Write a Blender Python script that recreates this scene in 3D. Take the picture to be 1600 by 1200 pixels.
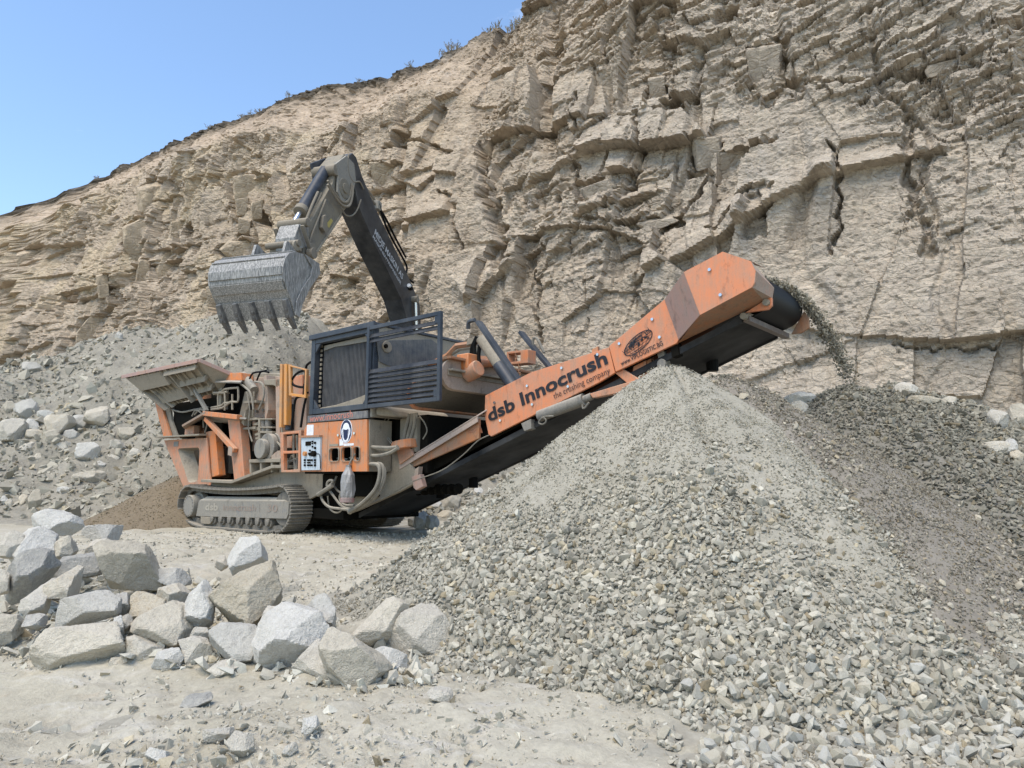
import bpy, bmesh, math, random
import numpy as np
from mathutils import Vector, Matrix
from mathutils.geometry import tessellate_polygon

for _o in list(bpy.data.objects):
    bpy.data.objects.remove(_o, do_unlink=True)
SC = bpy.context.scene
COL = SC.collection
R = math.radians

# ------------------------------------------------------------------ camera
FPX, PITCH, HC = 1100.0, R(8.0), 0.82          # focal length in pixels of the 1600 px frame
cam_d = bpy.data.cameras.new('camera')
cam = bpy.data.objects.new('camera', cam_d)
COL.objects.link(cam)
cam.location = (0, 0, HC)
cam.rotation_euler = (math.pi / 2 + PITCH, 0, 0)
cam_d.sensor_width = 36.0
cam_d.lens = FPX * 36.0 / 1600.0
cam_d.clip_start = 0.05
cam_d.clip_end = 2000.0
SC.camera = cam

# ------------------------------------------------------------------ daylight
SUN_EL, SUN_AZ = R(62), R(212)                 # azimuth clockwise from +Y: the sun stands behind the camera, to the left
world = bpy.data.worlds.new('World')
SC.world = world
world.use_nodes = True
wt = world.node_tree
wt.nodes.clear()
w_out = wt.nodes.new('ShaderNodeOutputWorld')
w_bg = wt.nodes.new('ShaderNodeBackground')
w_sky = wt.nodes.new('ShaderNodeTexSky')
w_sky.sky_type = 'NISHITA'
w_sky.sun_disc = False
w_sky.sun_elevation = SUN_EL
w_sky.sun_rotation = SUN_AZ
w_sky.air_density = 1.25
w_sky.dust_density = 0.2
w_sky.ozone_density = 3.0
w_sky.altitude = 300
w_bg.inputs['Strength'].default_value = 0.14
# thin wisps of cloud
w_tc = wt.nodes.new('ShaderNodeTexCoord')
w_map = wt.nodes.new('ShaderNodeMapping')
w_map.inputs['Scale'].default_value = (2.2, 2.2, 6.0)
w_n = wt.nodes.new('ShaderNodeTexNoise')
w_n.inputs['Scale'].default_value = 2.0
w_n.inputs['Detail'].default_value = 7
w_n.inputs['Roughness'].default_value = 0.6
w_r = wt.nodes.new('ShaderNodeMapRange')
w_r.inputs['From Min'].default_value = 0.62
w_r.inputs['From Max'].default_value = 0.80
w_r.inputs['To Max'].default_value = 0.30
w_mix = wt.nodes.new('ShaderNodeMix')
w_mix.data_type = 'RGBA'
w_mix.inputs['B'].default_value = (6.5, 6.8, 7.2, 1)
L = wt.links.new
L(w_tc.outputs['Generated'], w_map.inputs['Vector'])
L(w_map.outputs['Vector'], w_n.inputs['Vector'])
L(w_n.outputs['Fac'], w_r.inputs['Value'])
L(w_r.outputs['Result'], w_mix.inputs['Factor'])
L(w_sky.outputs['Color'], w_mix.inputs['A'])
L(w_mix.outputs['Result'], w_bg.inputs['Color'])
L(w_bg.outputs['Background'], w_out.inputs['Surface'])

sun_d = bpy.data.lights.new('sun', 'SUN')
sun_d.energy = 2.35
sun_d.angle = R(42)
sun_d.color = (1.0, 0.89, 0.73)
sun = bpy.data.objects.new('sun', sun_d)
COL.objects.link(sun)
_sd = Vector((math.sin(SUN_AZ) * math.cos(SUN_EL), math.cos(SUN_AZ) * math.cos(SUN_EL), math.sin(SUN_EL)))
sun.rotation_euler = _sd.to_track_quat('Z', 'Y').to_euler()
sun.location = _sd * 60

SC.view_settings.view_transform = 'Standard'
SC.view_settings.look = 'None'
SC.view_settings.exposure = 0.92
SC.view_settings.gamma = 1.0
SC.render.engine = 'CYCLES'
SC.cycles.max_bounces = 6
SC.cycles.diffuse_bounces = 3
SC.cycles.glossy_bounces = 2
SC.cycles.use_denoising = True

rng = np.random.default_rng(7)
rnd = random.Random(11)

# ------------------------------------------------------------------ view geometry (pixels are those of the 1600 x 1200 photograph)
_c, _s = math.cos(PITCH), math.sin(PITCH)
def ray(px, py):
    x, u = (px - 800.0) / FPX, (600.0 - py) / FPX
    return np.array([x, _c - u * _s, _s + u * _c])
def at_depth(px, py, Y):
    d = ray(px, py)
    return np.array([0, 0, HC]) + d * (Y / d[1])
def on_plane(px, py, p0, n):
    d = ray(px, py); o = np.array([0, 0, HC]); n = np.asarray(n, float)
    return o + d * (np.dot(np.asarray(p0) - o, n) / np.dot(d, n))
def project(P):
    P = np.asarray(P, float)
    x, y, z = P[..., 0], P[..., 1], P[..., 2] - HC
    d = y * _c + z * _s
    u = -y * _s + z * _c
    d = np.where(d < 0.05, 0.05, d)
    return 800 + FPX * x / d, 600 - FPX * u / d, d

# ------------------------------------------------------------------ noise
def _h(ix, iy, iz, seed):
    h = (ix.astype(np.int64) * 374761393 + iy.astype(np.int64) * 668265263 + iz.astype(np.int64) * 2147483647 + seed * 1274126177) & 0xFFFFFFFF
    h = ((h ^ (h >> 13)) * 1274126177) & 0xFFFFFFFF
    h = ((h ^ (h >> 16)) * 2246822519) & 0xFFFFFFFF
    return ((h ^ (h >> 15)) & 0xFFFFFF) / float(0x1000000)
def vnoise(x, y, z=None, seed=0):
    x = np.asarray(x, float); y = np.asarray(y, float)
    ix, iy = np.floor(x), np.floor(y)
    fx, fy = x - ix, y - iy
    fx = fx * fx * fx * (fx * (fx * 6 - 15) + 10); fy = fy * fy * fy * (fy * (fy * 6 - 15) + 10)
    if z is None:
        k = np.zeros_like(ix)
        a, b = _h(ix, iy, k, seed), _h(ix + 1, iy, k, seed)
        c, d = _h(ix, iy + 1, k, seed), _h(ix + 1, iy + 1, k, seed)
        return ((a + (b - a) * fx) * (1 - fy) + (c + (d - c) * fx) * fy) * 2 - 1
    z = np.asarray(z, float); iz = np.floor(z); fz = z - iz
    fz = fz * fz * (3 - 2 * fz)
    o = 0
    for dz, wz in ((0, 1 - fz), (1, fz)):
        a, b = _h(ix, iy, iz + dz, seed), _h(ix + 1, iy, iz + dz, seed)
        c, d = _h(ix, iy + 1, iz + dz, seed), _h(ix + 1, iy + 1, iz + dz, seed)
        o = o + wz * ((a + (b - a) * fx) * (1 - fy) + (c + (d - c) * fx) * fy)
    return o * 2 - 1
def fbm(x, y, z=None, octs=4, seed=0, gain=0.5):
    o, a, f = 0, 1.0, 1.0
    for i in range(octs):
        o = o + a * vnoise(x * f + 13.7 * i, y * f - 7.1 * i, None if z is None else z * f + 3.3 * i, seed + i * 17)
        a *= gain; f *= 2.03
    return o
def cells(x, y, seed=0, jit=0.9):
    """nearest-cell noise: distances F1, F2, offset from the nearest centre and three random numbers of that cell"""
    ix, iy = np.floor(x), np.floor(y)
    f1 = np.full(x.shape, 9.0); f2 = np.full(x.shape, 9.0)
    ox = np.zeros(x.shape); oy = np.zeros(x.shape); bx = np.zeros(x.shape); by = np.zeros(x.shape)
    k = np.zeros_like(ix)
    for dx in (-1, 0, 1):
        for dy in (-1, 0, 1):
            cx, cy = ix + dx, iy + dy
            qx = cx + 0.5 + jit * (_h(cx, cy, k, seed) - 0.5)
            qy = cy + 0.5 + jit * (_h(cx, cy, k + 1, seed) - 0.5)
            ddx, ddy = x - qx, y - qy
            d = np.hypot(ddx, ddy)
            near = d < f1
            f2 = np.where(near, f1, np.minimum(f2, d))
            ox = np.where(near, ddx, ox); oy = np.where(near, ddy, oy)
            bx = np.where(near, cx, bx); by = np.where(near, cy, by)
            f1 = np.where(near, d, f1)
    return f1, f2, ox, oy, _h(bx, by, k + 2, seed) * 2 - 1, _h(bx, by, k + 3, seed) * 2 - 1, _h(bx, by, k + 4, seed) * 2 - 1
def sstep(a, b, x):
    t = np.clip((x - a) / (b - a), 0, 1)
    return t * t * (3 - 2 * t)

# ------------------------------------------------------------------ object helpers
def tag(o, label=None, cat=None, group=None, kind=None):
    if label: o['label'] = label
    if cat: o['category'] = cat
    if group: o['group'] = group
    if kind: o['kind'] = kind
    return o
def link(o, parent=None):
    COL.objects.link(o)
    if parent is not None:
        o.parent = parent
    return o
def empty(name, loc=(0, 0, 0), rz=0.0, parent=None):
    o = bpy.data.objects.new(name, None)
    o.location = loc; o.rotation_euler = (0, 0, rz)
    o.empty_display_size = 0.3
    return link(o, parent)
def np_mesh(name, verts, faces, smooth=False, tint=None):
    """mesh from numpy arrays; faces (n,3) or (n,4)"""
    verts = np.asarray(verts, np.float32); faces = np.asarray(faces, np.int32)
    me = bpy.data.meshes.new(name)
    n, k = faces.shape
    me.vertices.add(len(verts)); me.vertices.foreach_set('co', verts.ravel())
    me.loops.add(n * k); me.loops.foreach_set('vertex_index', faces.ravel())
    me.polygons.add(n)
    me.polygons.foreach_set('loop_start', np.arange(0, n * k, k, dtype=np.int32))
    me.polygons.foreach_set('loop_total', np.full(n, k, dtype=np.int32))
    me.polygons.foreach_set('use_smooth', np.full(n, smooth, dtype=bool))
    if tint is not None:
        at = me.attributes.new('tint', 'FLOAT_COLOR', 'POINT')
        t = np.ones((len(verts), 4), np.float32); t[:, :tint.shape[1]] = tint
        at.data.foreach_set('color', t.ravel())
    me.update(); me.validate()
    return me
def grid_faces(nr, nc):
    i = np.arange(nr - 1)[:, None] * nc + np.arange(nc - 1)[None, :]
    i = i.ravel()
    return np.stack([i, i + 1, i + nc + 1, i + nc], 1)
def mesh_obj(name, me, mat, parent=None):
    o = bpy.data.objects.new(name, me)
    if mat is not None and not me.materials:
        me.materials.append(mat)
    return link(o, parent)

# ------------------------------------------------------------------ materials
def new_mat(name):
    m = bpy.data.materials.new(name); m.use_nodes = True
    t = m.node_tree
    b = t.nodes['Principled BSDF']
    return m, t, b
def nd(t, kind, **kw):
    n = t.nodes.new('ShaderNode' + kind)
    for k, v in kw.items():
        if k in n.inputs: n.inputs[k].default_value = v
        else: setattr(n, k, v)
    return n
def noise(t, vec, scale, detail=5, rough=0.55, dist=0.0):
    n = nd(t, 'TexNoise', Scale=scale, Detail=detail, Roughness=rough, Distortion=dist)
    if vec is not None: t.links.new(vec, n.inputs['Vector'])
    return n.outputs['Fac']
def coords(t, scale=(1, 1, 1), kind='Object', rot=(0, 0, 0)):
    tc = nd(t, 'TexCoord'); mp = nd(t, 'Mapping')
    mp.inputs['Scale'].default_value = scale
    mp.inputs['Rotation'].default_value = rot
    t.links.new(tc.outputs[kind], mp.inputs['Vector'])
    return mp.outputs['Vector']
def ramp(t, fac, a, b):
    n = nd(t, 'MapRange'); n.inputs['From Min'].default_value = a; n.inputs['From Max'].default_value = b
    t.links.new(fac, n.inputs['Value'])
    return n.outputs['Result']
def mixc(t, fac, A, B, mode='MIX'):
    n = nd(t, 'Mix', data_type='RGBA', blend_type=mode)
    for v, key in ((fac, 'Factor'), (A, 'A'), (B, 'B')):
        if hasattr(v, 'is_output') or isinstance(v, bpy.types.NodeSocket):
            t.links.new(v, n.inputs[key])
        elif key == 'Factor':
            n.inputs[0].default_value = v
        else:
            n.inputs[key].default_value = tuple(v) + (1,) if len(v) == 3 else v
    return n.outputs['Result']
def math2(t, op, a, b=0.0):
    n = nd(t, 'Math', operation=op)
    for i, v in enumerate((a, b)):
        if isinstance(v, bpy.types.NodeSocket): t.links.new(v, n.inputs[i])
        else: n.inputs[i].default_value = v
    return n.outputs[0]
def bump(t, b, hgt, strength=0.4, dist=0.02):
    n = nd(t, 'Bump', Strength=strength, Distance=dist)
    t.links.new(hgt, n.inputs['Height'])
    t.links.new(n.outputs['Normal'], b.inputs['Normal'])
    return n

def rock_mat(name, c1, c2, c3, scale=2.0, bumps=0.5, bdist=0.03, use_tint=False, use_rand=False, rough=0.9):
    m, t, b = new_mat(name)
    v = coords(t)
    n1 = noise(t, v, scale, 6, 0.6)
    n2 = noise(t, v, scale * 5, 6, 0.65)
    n3 = noise(t, v, scale * 22, 4, 0.6)
    c = mixc(t, ramp(t, n1, 0.38, 0.62), c1, c2)
    c = mixc(t, ramp(t, n2, 0.50, 0.72), c, c3)
    c = mixc(t, 0.35, c, mixc(t, ramp(t, n3, 0.3, 0.7), (0.55, 0.55, 0.55), (1.25, 1.25, 1.25)), 'MULTIPLY')
    if use_tint:
        a = nd(t, 'Attribute', attribute_name='tint')
        c = mixc(t, 1.0, c, a.outputs['Color'], 'MULTIPLY')
    if use_rand:
        oi = nd(t, 'ObjectInfo')
        cr = nd(t, 'ValToRGB')
        e = cr.color_ramp.elements
        e[0].color = (0.88, 0.87, 0.84, 1); e[1].color = (1.12, 1.10, 1.06, 1)
        for pos, col in ((0.25, (0.97, 0.97, 0.96, 1)), (0.5, (1.1, 1.04, 0.93, 1)), (0.75, (0.85, 0.80, 0.70, 1))):
            k = e.new(pos); k.color = col
        t.links.new(oi.outputs['Random'], cr.inputs['Fac'])
        c = mixc(t, 1.0, c, cr.outputs['Color'], 'MULTIPLY')
    t.links.new(c, b.inputs['Base Color'])
    b.inputs['Roughness'].default_value = rough
    b.inputs['Specular IOR Level'].default_value = 0.25
    hsum = math2(t, 'ADD', math2(t, 'MULTIPLY', n2, 0.6), math2(t, 'MULTIPLY', n3, 0.4))
    bump(t, b, hsum, bumps, bdist)
    return m

def paint(name, col, dust=0.35, dcol=(0.40, 0.35, 0.28), rough=0.5, col2=None, metal=0.0, streak=True, scuff=0.0):
    """worn paint: the colour fades, dust lies on it in patches, in runs and on what faces up"""
    m, t, b = new_mat(name)
    v = coords(t)
    vs = coords(t, (14, 14, 1.2))
    n1 = noise(t, v, 1.7, 6, 0.6)
    n2 = noise(t, v, 9.0, 6, 0.65)
    n3 = noise(t, vs, 2.2, 5, 0.6)
    n4 = noise(t, v, 60.0, 3, 0.6)
    c = mixc(t, ramp(t, n1, 0.35, 0.65), col, col2 or tuple(x * 0.8 + 0.05 for x in col))
    k = math2(t, 'ADD', math2(t, 'MULTIPLY', n2, 0.5), math2(t, 'MULTIPLY', n3, 0.5 if streak else 0.1))
    k = math2(t, 'ADD', k, math2(t, 'MULTIPLY', n1, 0.4))
    lo = 1.02 - dust
    mask = ramp(t, k, lo - 0.16, lo + 0.14)
    mask = math2(t, 'MULTIPLY', mask, 0.85)
    g = nd(t, 'NewGeometry'); sx = nd(t, 'SeparateXYZ')
    t.links.new(g.outputs['Normal'], sx.inputs[0])
    up = ramp(t, math2(t, 'ADD', sx.outputs['Z'], math2(t, 'MULTIPLY', n2, 0.3)), 0.55, 1.0)
    mask = math2(t, 'MAXIMUM', mask, math2(t, 'MULTIPLY', up, min(1.0, dust * 2.2)))
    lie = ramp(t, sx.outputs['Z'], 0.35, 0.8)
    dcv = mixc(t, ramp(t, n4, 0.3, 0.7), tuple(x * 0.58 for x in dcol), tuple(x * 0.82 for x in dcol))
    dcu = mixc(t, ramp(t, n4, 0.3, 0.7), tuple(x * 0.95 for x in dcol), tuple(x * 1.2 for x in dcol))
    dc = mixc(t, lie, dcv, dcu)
    c = mixc(t, mask, c, dc)
    n5 = noise(t, coords(t, (3, 3, 1.4)), 2.6, 7, 0.7)
    c = mixc(t, ramp(t, n5, 0.56, 0.72), c, mixc(t, 0.55, c, (0.045, 0.038, 0.03)))
    if scuff:
        ns = noise(t, coords(t, (7, 7, 1.6), rot=(0.0, 0.5, 0.3)), 3.5, 6, 0.8, 1.2)
        c = mixc(t, math2(t, 'MULTIPLY', ramp(t, ns, 0.66, 0.70), scuff), c, (0.09, 0.05, 0.035))
    t.links.new(c, b.inputs['Base Color'])
    r = math2(t, 'ADD', rough, math2(t, 'MULTIPLY', mask, 0.4))
    t.links.new(r, b.inputs['Roughness'])
    b.inputs['Metallic'].default_value = metal
    b.inputs['Specular IOR Level'].default_value = 0.35
    bump(t, b, math2(t, 'ADD', math2(t, 'MULTIPLY', n2, 0.5), math2(t, 'MULTIPLY', n4, 0.3)), 0.15, 0.01)
    return m
def flat(name, col, rough=0.6, metal=0.0, spec=0.3):
    m, t, b = new_mat(name)
    v = coords(t)
    n = noise(t, v, 25, 4)
    c = mixc(t, ramp(t, n, 0.3, 0.7), tuple(x * 0.85 for x in col), tuple(min(1, x * 1.1) for x in col))
    t.links.new(c, b.inputs['Base Color'])
    b.inputs['Roughness'].default_value = rough; b.inputs['Metallic'].default_value = metal
    b.inputs['Specular IOR Level'].default_value = spec
    return m
# ================================================================== THE PLACE
# ------------------------------------------------------------------ ground
def ground_base(x, y):
    return -0.45 * (1 - sstep(3.2, 9.8, y))
def bank(x, y):
    """the heap of blasted rock behind the machine, as a height above the quarry floor"""
    toe = 14.6 + 0.10 * np.maximum(x + 6, -20) + 0.9 * vnoise(x * 0.35, y * 0.2, seed=5)
    t = np.clip((y - toe), 0, None)
    left = 6.0 * sstep(0, 13.5, t) * (1 - .34 * sstep(-12, -21, x)) + 0.5 * sstep(0, 1.5, t)
    crest = 1.3 * np.exp(-((x + 9.0) / 3.2) ** 2 - ((y - 23) / 4.0) ** 2)
    mid = 2.1 * sstep(0, 5.5, t) + 0.2 * sstep(0, 1.0, t)
    w = sstep(-7.6, -4.2, x)
    h = left * (1 - w) + mid * w + crest
    h = h * (1 - 0.35 * sstep(3, 8, x))
    k = np.clip(t / 2.0, 0, 1)
    h = h + k * (0.30 * fbm(x * 0.5, y * 0.5, octs=3, seed=3) + 0.16 * fbm(x * 2.0, y * 2.0, octs=3, seed=9))
    pad = sstep(4.6, 2.8, np.hypot((x + 2.2) * 1.15, (y - 21.6) * .85))        # levelled for the excavator
    h = h * (1 - pad) + 1.2 * pad
    return np.maximum(h, 0)
def ground_z(x, y):
    x = np.asarray(x, float); y = np.asarray(y, float)
    n = 0.035 * fbm(x * 0.8, y * 0.8, octs=3, seed=21) + 0.014 * fbm(x * 4, y * 4, octs=3, seed=22)
    f = 1 - sstep(25, 60, np.hypot(x, y))
    # shallow wheel ruts in front of the rocks
    rut = 0.03 * np.cos((y - 0.25 * x) * 3.1) * sstep(8.0, 5.0, y) * sstep(1.5, 3.0, y)
    return ground_base(x, y) + (n + rut) * f + bank(x, y)
def hit_ground(px, py, zf=ground_z):
    d = ray(px, py); tprev = 0.5
    for k in range(1, 900):
        tt = 0.5 + k * 0.06
        p = np.array([0, 0, HC]) + d * tt
        if p[2] < float(zf(p[0], p[1])):
            a, b = tprev, tt
            for _ in range(18):
                m = (a + b) / 2
                p = np.array([0, 0, HC]) + d * m
                if p[2] < float(zf(p[0], p[1])): b = m
                else: a = m
            return p
        tprev = tt
    return None

# dusty quarry floor
def floor_mat():
    m, t, b = new_mat('quarry_dust')
    v = coords(t)
    n1 = noise(t, v, 0.55, 6, 0.6, 0.6)
    n2 = noise(t, v, 3.0, 7, 0.68)
    n3 = noise(t, v, 28.0, 6, 0.7)
    n5 = noise(t, v, 130.0, 3, 0.7)
    n4 = noise(t, coords(t, (1.0, 3.0, 1.0)), 1.5, 6, 0.65, 0.5)
    c = mixc(t, ramp(t, n1, 0.38, 0.62), (0.385, 0.352, 0.272), (0.445, 0.412, 0.330))
    c = mixc(t, ramp(t, n4, 0.55, 0.74), c, (0.50, 0.475, 0.42))
    c = mixc(t, ramp(t, n2, 0.60, 0.75), c, (0.425, 0.355, 0.26))
    c = mixc(t, 0.45, c, mixc(t, ramp(t, n3, 0.3, 0.7), (0.62, 0.62, 0.62), (1.22, 1.22, 1.22)), 'MULTIPLY')
    t.links.new(c, b.inputs['Base Color'])
    b.inputs['Roughness'].default_value = 0.95
    b.inputs['Specular IOR Level'].default_value = 0.15
    h = math2(t, 'ADD', math2(t, 'MULTIPLY', n2, 0.7), math2(t, 'ADD', math2(t, 'MULTIPLY', n3, 0.35), math2(t, 'MULTIPLY', n5, 0.10)))
    bump(t, b, h, 0.85, 0.045)
    return m
M_FLOOR = floor_mat()
def axis(a, b, da, far):
    core = np.arange(a, b + da / 2, da)
    lo, hi, st = [], [], da
    p = a
    while p > -far:
        st *= 1.22; p -= st; lo.append(p)
    p, st = b, da
    while p < far:
        st *= 1.22; p += st; hi.append(p)
    return np.array(lo[::-1] + list(core) + hi)
gx, gy = axis(-7.5, 3.5, 0.036, 400), axis(2.7, 11.5, 0.036, 400)
GX, GY = np.meshgrid(gx, gy)
GZ = ground_z(GX, GY) - bank(GX, GY)
gl = sstep(14, 8, GY)
clod = np.clip(fbm(GX * 3.2, GY * 3.2, octs=3, seed=72), -.2, 1)
GZ = GZ + gl * (0.017 * fbm(GX * 8, GY * 8, octs=3, seed=71) + 0.022 * np.maximum(0, clod) * np.abs(fbm(GX * 11, GY * 11, octs=2, seed=73)) + .012 * (cells(GX * 5, GY * 5, 74)[4] > .55) * sstep(.1, .5, clod))
for cx0, ang, wid in ((3.55, .10, .26), (4.15, .10, .26), (5.9, -.55, .22), (10.2, .03, .25)):                 # lug prints of tyres
    dd_ = (GY - cx0 - GX * ang) / math.hypot(1, ang); al = GX + GY * ang
    GZ = GZ - gl * sstep(wid, wid * .8, np.abs(dd_)) * (.010 + .014 * (np.sin((al + .5 * np.abs(dd_)) * 2 * math.pi / .16) > 0)) * sstep(-.35, .15, fbm(GX * .6 + cx0, GY * .6, octs=2, seed=76))
g_me = np_mesh('ground', np.stack([GX, GY, GZ], -1).reshape(-1, 3), grid_faces(len(gy), len(gx)), True)
tag(mesh_obj('ground', g_me, M_FLOOR), kind='structure')

# heap of blasted rock
M_RUB = rock_mat('rubble_dust', (0.245, 0.225, 0.18), (0.295, 0.273, 0.222), (0.20, 0.188, 0.158), 0.7, 0.9, 0.08)
bx, by = np.linspace(-40, 14, 330), np.linspace(12.5, 42, 200)
BX, BY = np.meshgrid(bx, by)
BZ = ground_z(BX, BY) + np.where(bank(BX, BY) > 0.01, 0.02, -0.12) + 0.05 * fbm(BX * 5, BY * 5, octs=2, seed=31)
b_me = np_mesh('rubble_slope', np.stack([BX, BY, BZ], -1).reshape(-1, 3), grid_faces(200, 330), True)
tag(mesh_obj('rubble_slope', b_me, M_RUB), kind='structure')

# ------------------------------------------------------------------ the cliff
C0, C1 = np.array([13.5, 18.0]), np.array([-34.0, 46.0])
cdir = (C1 - C0) / np.linalg.norm(C1 - C0)
cnor = np.array([-cdir[1], cdir[0]])
if np.dot(cnor, -C0) < 0: cnor = -cnor            # faces the camera
CLEN = float(np.linalg.norm(C1 - C0))
# columns spaced evenly in view, so that detail follows distance
cpx = np.concatenate([np.linspace(2100, 1665, 40), np.linspace(1662, -62, 790), np.linspace(-75, -480, 30)])
tx = (cpx - 800) / FPX / _c
# ray x = tx*y meets the line C0 + s*cdir
cs = (C0[0] - tx * C0[1]) / (tx * cdir[1] - cdir[0])
NROW = 430
rim_px = np.array([-600, -300, -100, 0, 30, 75, 100, 140, 180, 215, 240, 270, 300, 330, 350, 380, 420, 455, 480, 500, 545, 580, 600, 640, 690, 730, 760, 785, 800, 815, 840, 1000, 1300, 2500], float)
rim_py = np.array([620, 470, 375, 335, 311, 300, 289, 277, 262, 237, 223, 205, 190, 168, 160, 152, 142, 122, 106, 98, 92, 86, 76, 67, 58, 52, 44, 33, 18, 8, -8, -110, -300, -900], float)
soil_w = sstep(14, 30, cs)                         # the soil slope on top runs out towards the right
Bk_rock = 0.24
Hs = 5.2 + 0.9 * vnoise(cs * 0.16, cs * 0, seed=41) - 1.2 * sstep(30, 50, cs)      # height of the soil slope under the rim
zr = np.full(len(cs), 19.0)
for _ in range(14):
    bk = Bk_rock * np.maximum(zr - Hs, 0) + Hs * (0.35 + 0.55 * soil_w)
    X = C0[0] + cdir[0] * cs - cnor[0] * bk
    Y = C0[1] + cdir[1] * cs - cnor[1] * bk
    pxx, _, _ = project(np.stack([X, Y, zr], -1))
    rp = np.interp(pxx, rim_px, rim_py)
    u = (600 - rp) / FPX
    zr = 0.4 * zr + 0.6 * np.clip(HC + Y * (_s + u * _c) / (_c - u * _s), 6, 27)
zsoil = zr - Hs
zr = zr + 0.16 * fbm(cs * 0.9, cs * 0, octs=3, seed=43)
vv = np.linspace(0, 1, NROW)
S = np.repeat(cs[None, :], NROW, 0)
Z = -1.0 + (zr[None, :] + 1.0) * vv[:, None]
ZR = np.repeat(zr[None, :], NROW, 0)
ZS = np.repeat(zsoil[None, :], NROW, 0)
SW = np.repeat(soil_w[None, :], NROW, 0)
bk = Bk_rock * np.minimum(Z, ZS) + np.maximum(Z - ZS, 0) * (0.35 + 0.55 * SW)
soil = sstep(-0.6, 0.9, Z - ZS + 0.8 * fbm(S * 0.4, Z * 0.5, octs=3, seed=44)) * np.maximum(SW, 0.15)
# region masks
slabby = sstep(10.7, 12.0, Z - 0.50 * S + 0.7 * fbm(S * 0.22, Z * 0.3, octs=3, seed=45)) * (1 - SW)   # layered beds high on the right
mass = (1 - slabby) * np.clip(sstep(11, 6, S) + 0.8 * sstep(8, 5, Z - 0.1 * S) * sstep(24, 18, S), 0, 1) * (0.75 + 0.25 * vnoise(S * 0.18, Z * 0.2, seed=46))            # massive smooth faces low on the right
blocky = sstep(20, 32, S)
dip = 0.30
U = S * math.cos(dip) - Z * math.sin(dip)          # bedding climbs towards the right of the picture
V = S * math.sin(dip) + Z * math.cos(dip)
wx = 0.5 * fbm(S * 0.5, Z * 0.5, octs=3, seed=50)
wy = 0.5 * fbm(S * 0.5, Z * 0.5, octs=3, seed=51)
D = 0.55 * fbm(S * 0.10, Z * 0.09, octs=2, seed=52)
def facets(x, y, sx, sy, off, tilt, seed, warp=0.35, crack=0.0, cw=0.06):
    f1, f2, ox, oy, a, b, c = cells((x + wx * warp) / sx, (y + wy * warp) / sy, seed)
    d = off * a + tilt * (b * ox * sx + c * oy * sy)
    if crack:
        d = d - crack * (1 - sstep(0.0, cw, f2 - f1))
    return d
def bricks(x, y, w, h, off, tilt, seed, warp=0.12, crack=0.0, cw=0.03, vary=0.8):
    """jointed rock: beds of uneven thickness cut by joints that do not line up, every block set and tilted on its own"""
    x = x + wx * warp; y = y + wy * warp
    yr = y / h; yr = yr + vary * 0.45 * np.sin(1.7 * yr + 0.6 * np.sin(0.9 * yr + seed))
    # beds pinch out sideways
    yr = yr + 0.55 * vnoise(x / (w * 5), y / (h * 9), seed=seed + 3)
    r = np.floor(yr); fy = yr - r
    k = np.zeros_like(r)
    xr = x / (w * (0.6 + 0.9 * _h(r, k, k, seed + 1))) + 37.0 * _h(r, k, k, seed + 2)
    xr = xr + vary * 0.4 * np.sin(2.1 * xr + r)
    xr = xr + (fy - .5) * (_h(r, k, k + 1, seed + 6) - .5) * .5          # joints lean
    c = np.floor(xr); fx = xr - c
    a, b_, c_ = _h(c, r, k, seed + 4) * 2 - 1, _h(c, r, k + 1, seed + 4) * 2 - 1, _h(c, r, k + 2, seed + 4) * 2 - 1
    d = off * a + tilt * (b_ * (fx - .5) * w + c_ * (fy - .5) * h)
    if crack:
        e = np.minimum(np.minimum(fx, 1 - fx) * w, np.minimum(fy, 1 - fy) * h)
        d = d - crack * (1 - sstep(0, cw, e)) * sstep(-.1, .5, vnoise(x * .9, y * .9, seed=seed + 9))
    return d
def chips(x, y, sx, sy, off, tilt, seed): return facets(x, y, sx, sy, off, tilt, seed, 0.15)
zone = lambda lo, hi, f, sd: sstep(lo, hi, fbm(S * f, Z * f * 1.2, octs=3, seed=sd))
wall = bricks(S + .08 * Z, Z, 3.4, 4.2, 0.50, 0.16, 60, .25) + chips(S, Z, 2.9, 3.8, .26, .20, 160)
joint = bricks(S, Z, 1.15, 3.6, 0.23, 0.12, 161, .12, 0.12, 0.05) + bricks(S + .1 * Z, Z, .5, 1.5, .11, .16, 162, .1)
bedb = bricks(U, V, 1.7, 0.75, 0.20, 0.16, 61, .15, .10, .04) + bricks(U, V, .75, .30, .085, .18, 62, .1, .05, .03)
thin = bricks(U, V, 1.3, 0.15, 0.040, 0.10, 63, .1) + bricks(U, V, .5, .07, .018, .1, 64, .05)
slab = bricks(U, V, 1.5, .40, .26, .26, 67, .2, .12, .05) + bricks(U, V, .6, .17, .11, .26, 68, .1) + chips(U, V, .9, .35, .10, .3, 69)
blk = bricks(S + .06 * Z, Z, 2.2, 1.9, 0.34, 0.15, 65, .3, .42, .05) + bricks(S - .1 * Z, Z, .85, .6, .13, .2, 66, .2, .14, .04)
crumb = chips(U, V, .55, .30, .085, .34, 70) + chips(S, Z, .24, .15, .040, .36, 71)
rz = zone(-.15, .5, .16, 77)
colw = np.exp(-((S - 14.0) / 5.0) ** 2) * (1 - slabby)
rough = np.clip(rz * (1 - .8 * mass) + .08, 0, 1)
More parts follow.
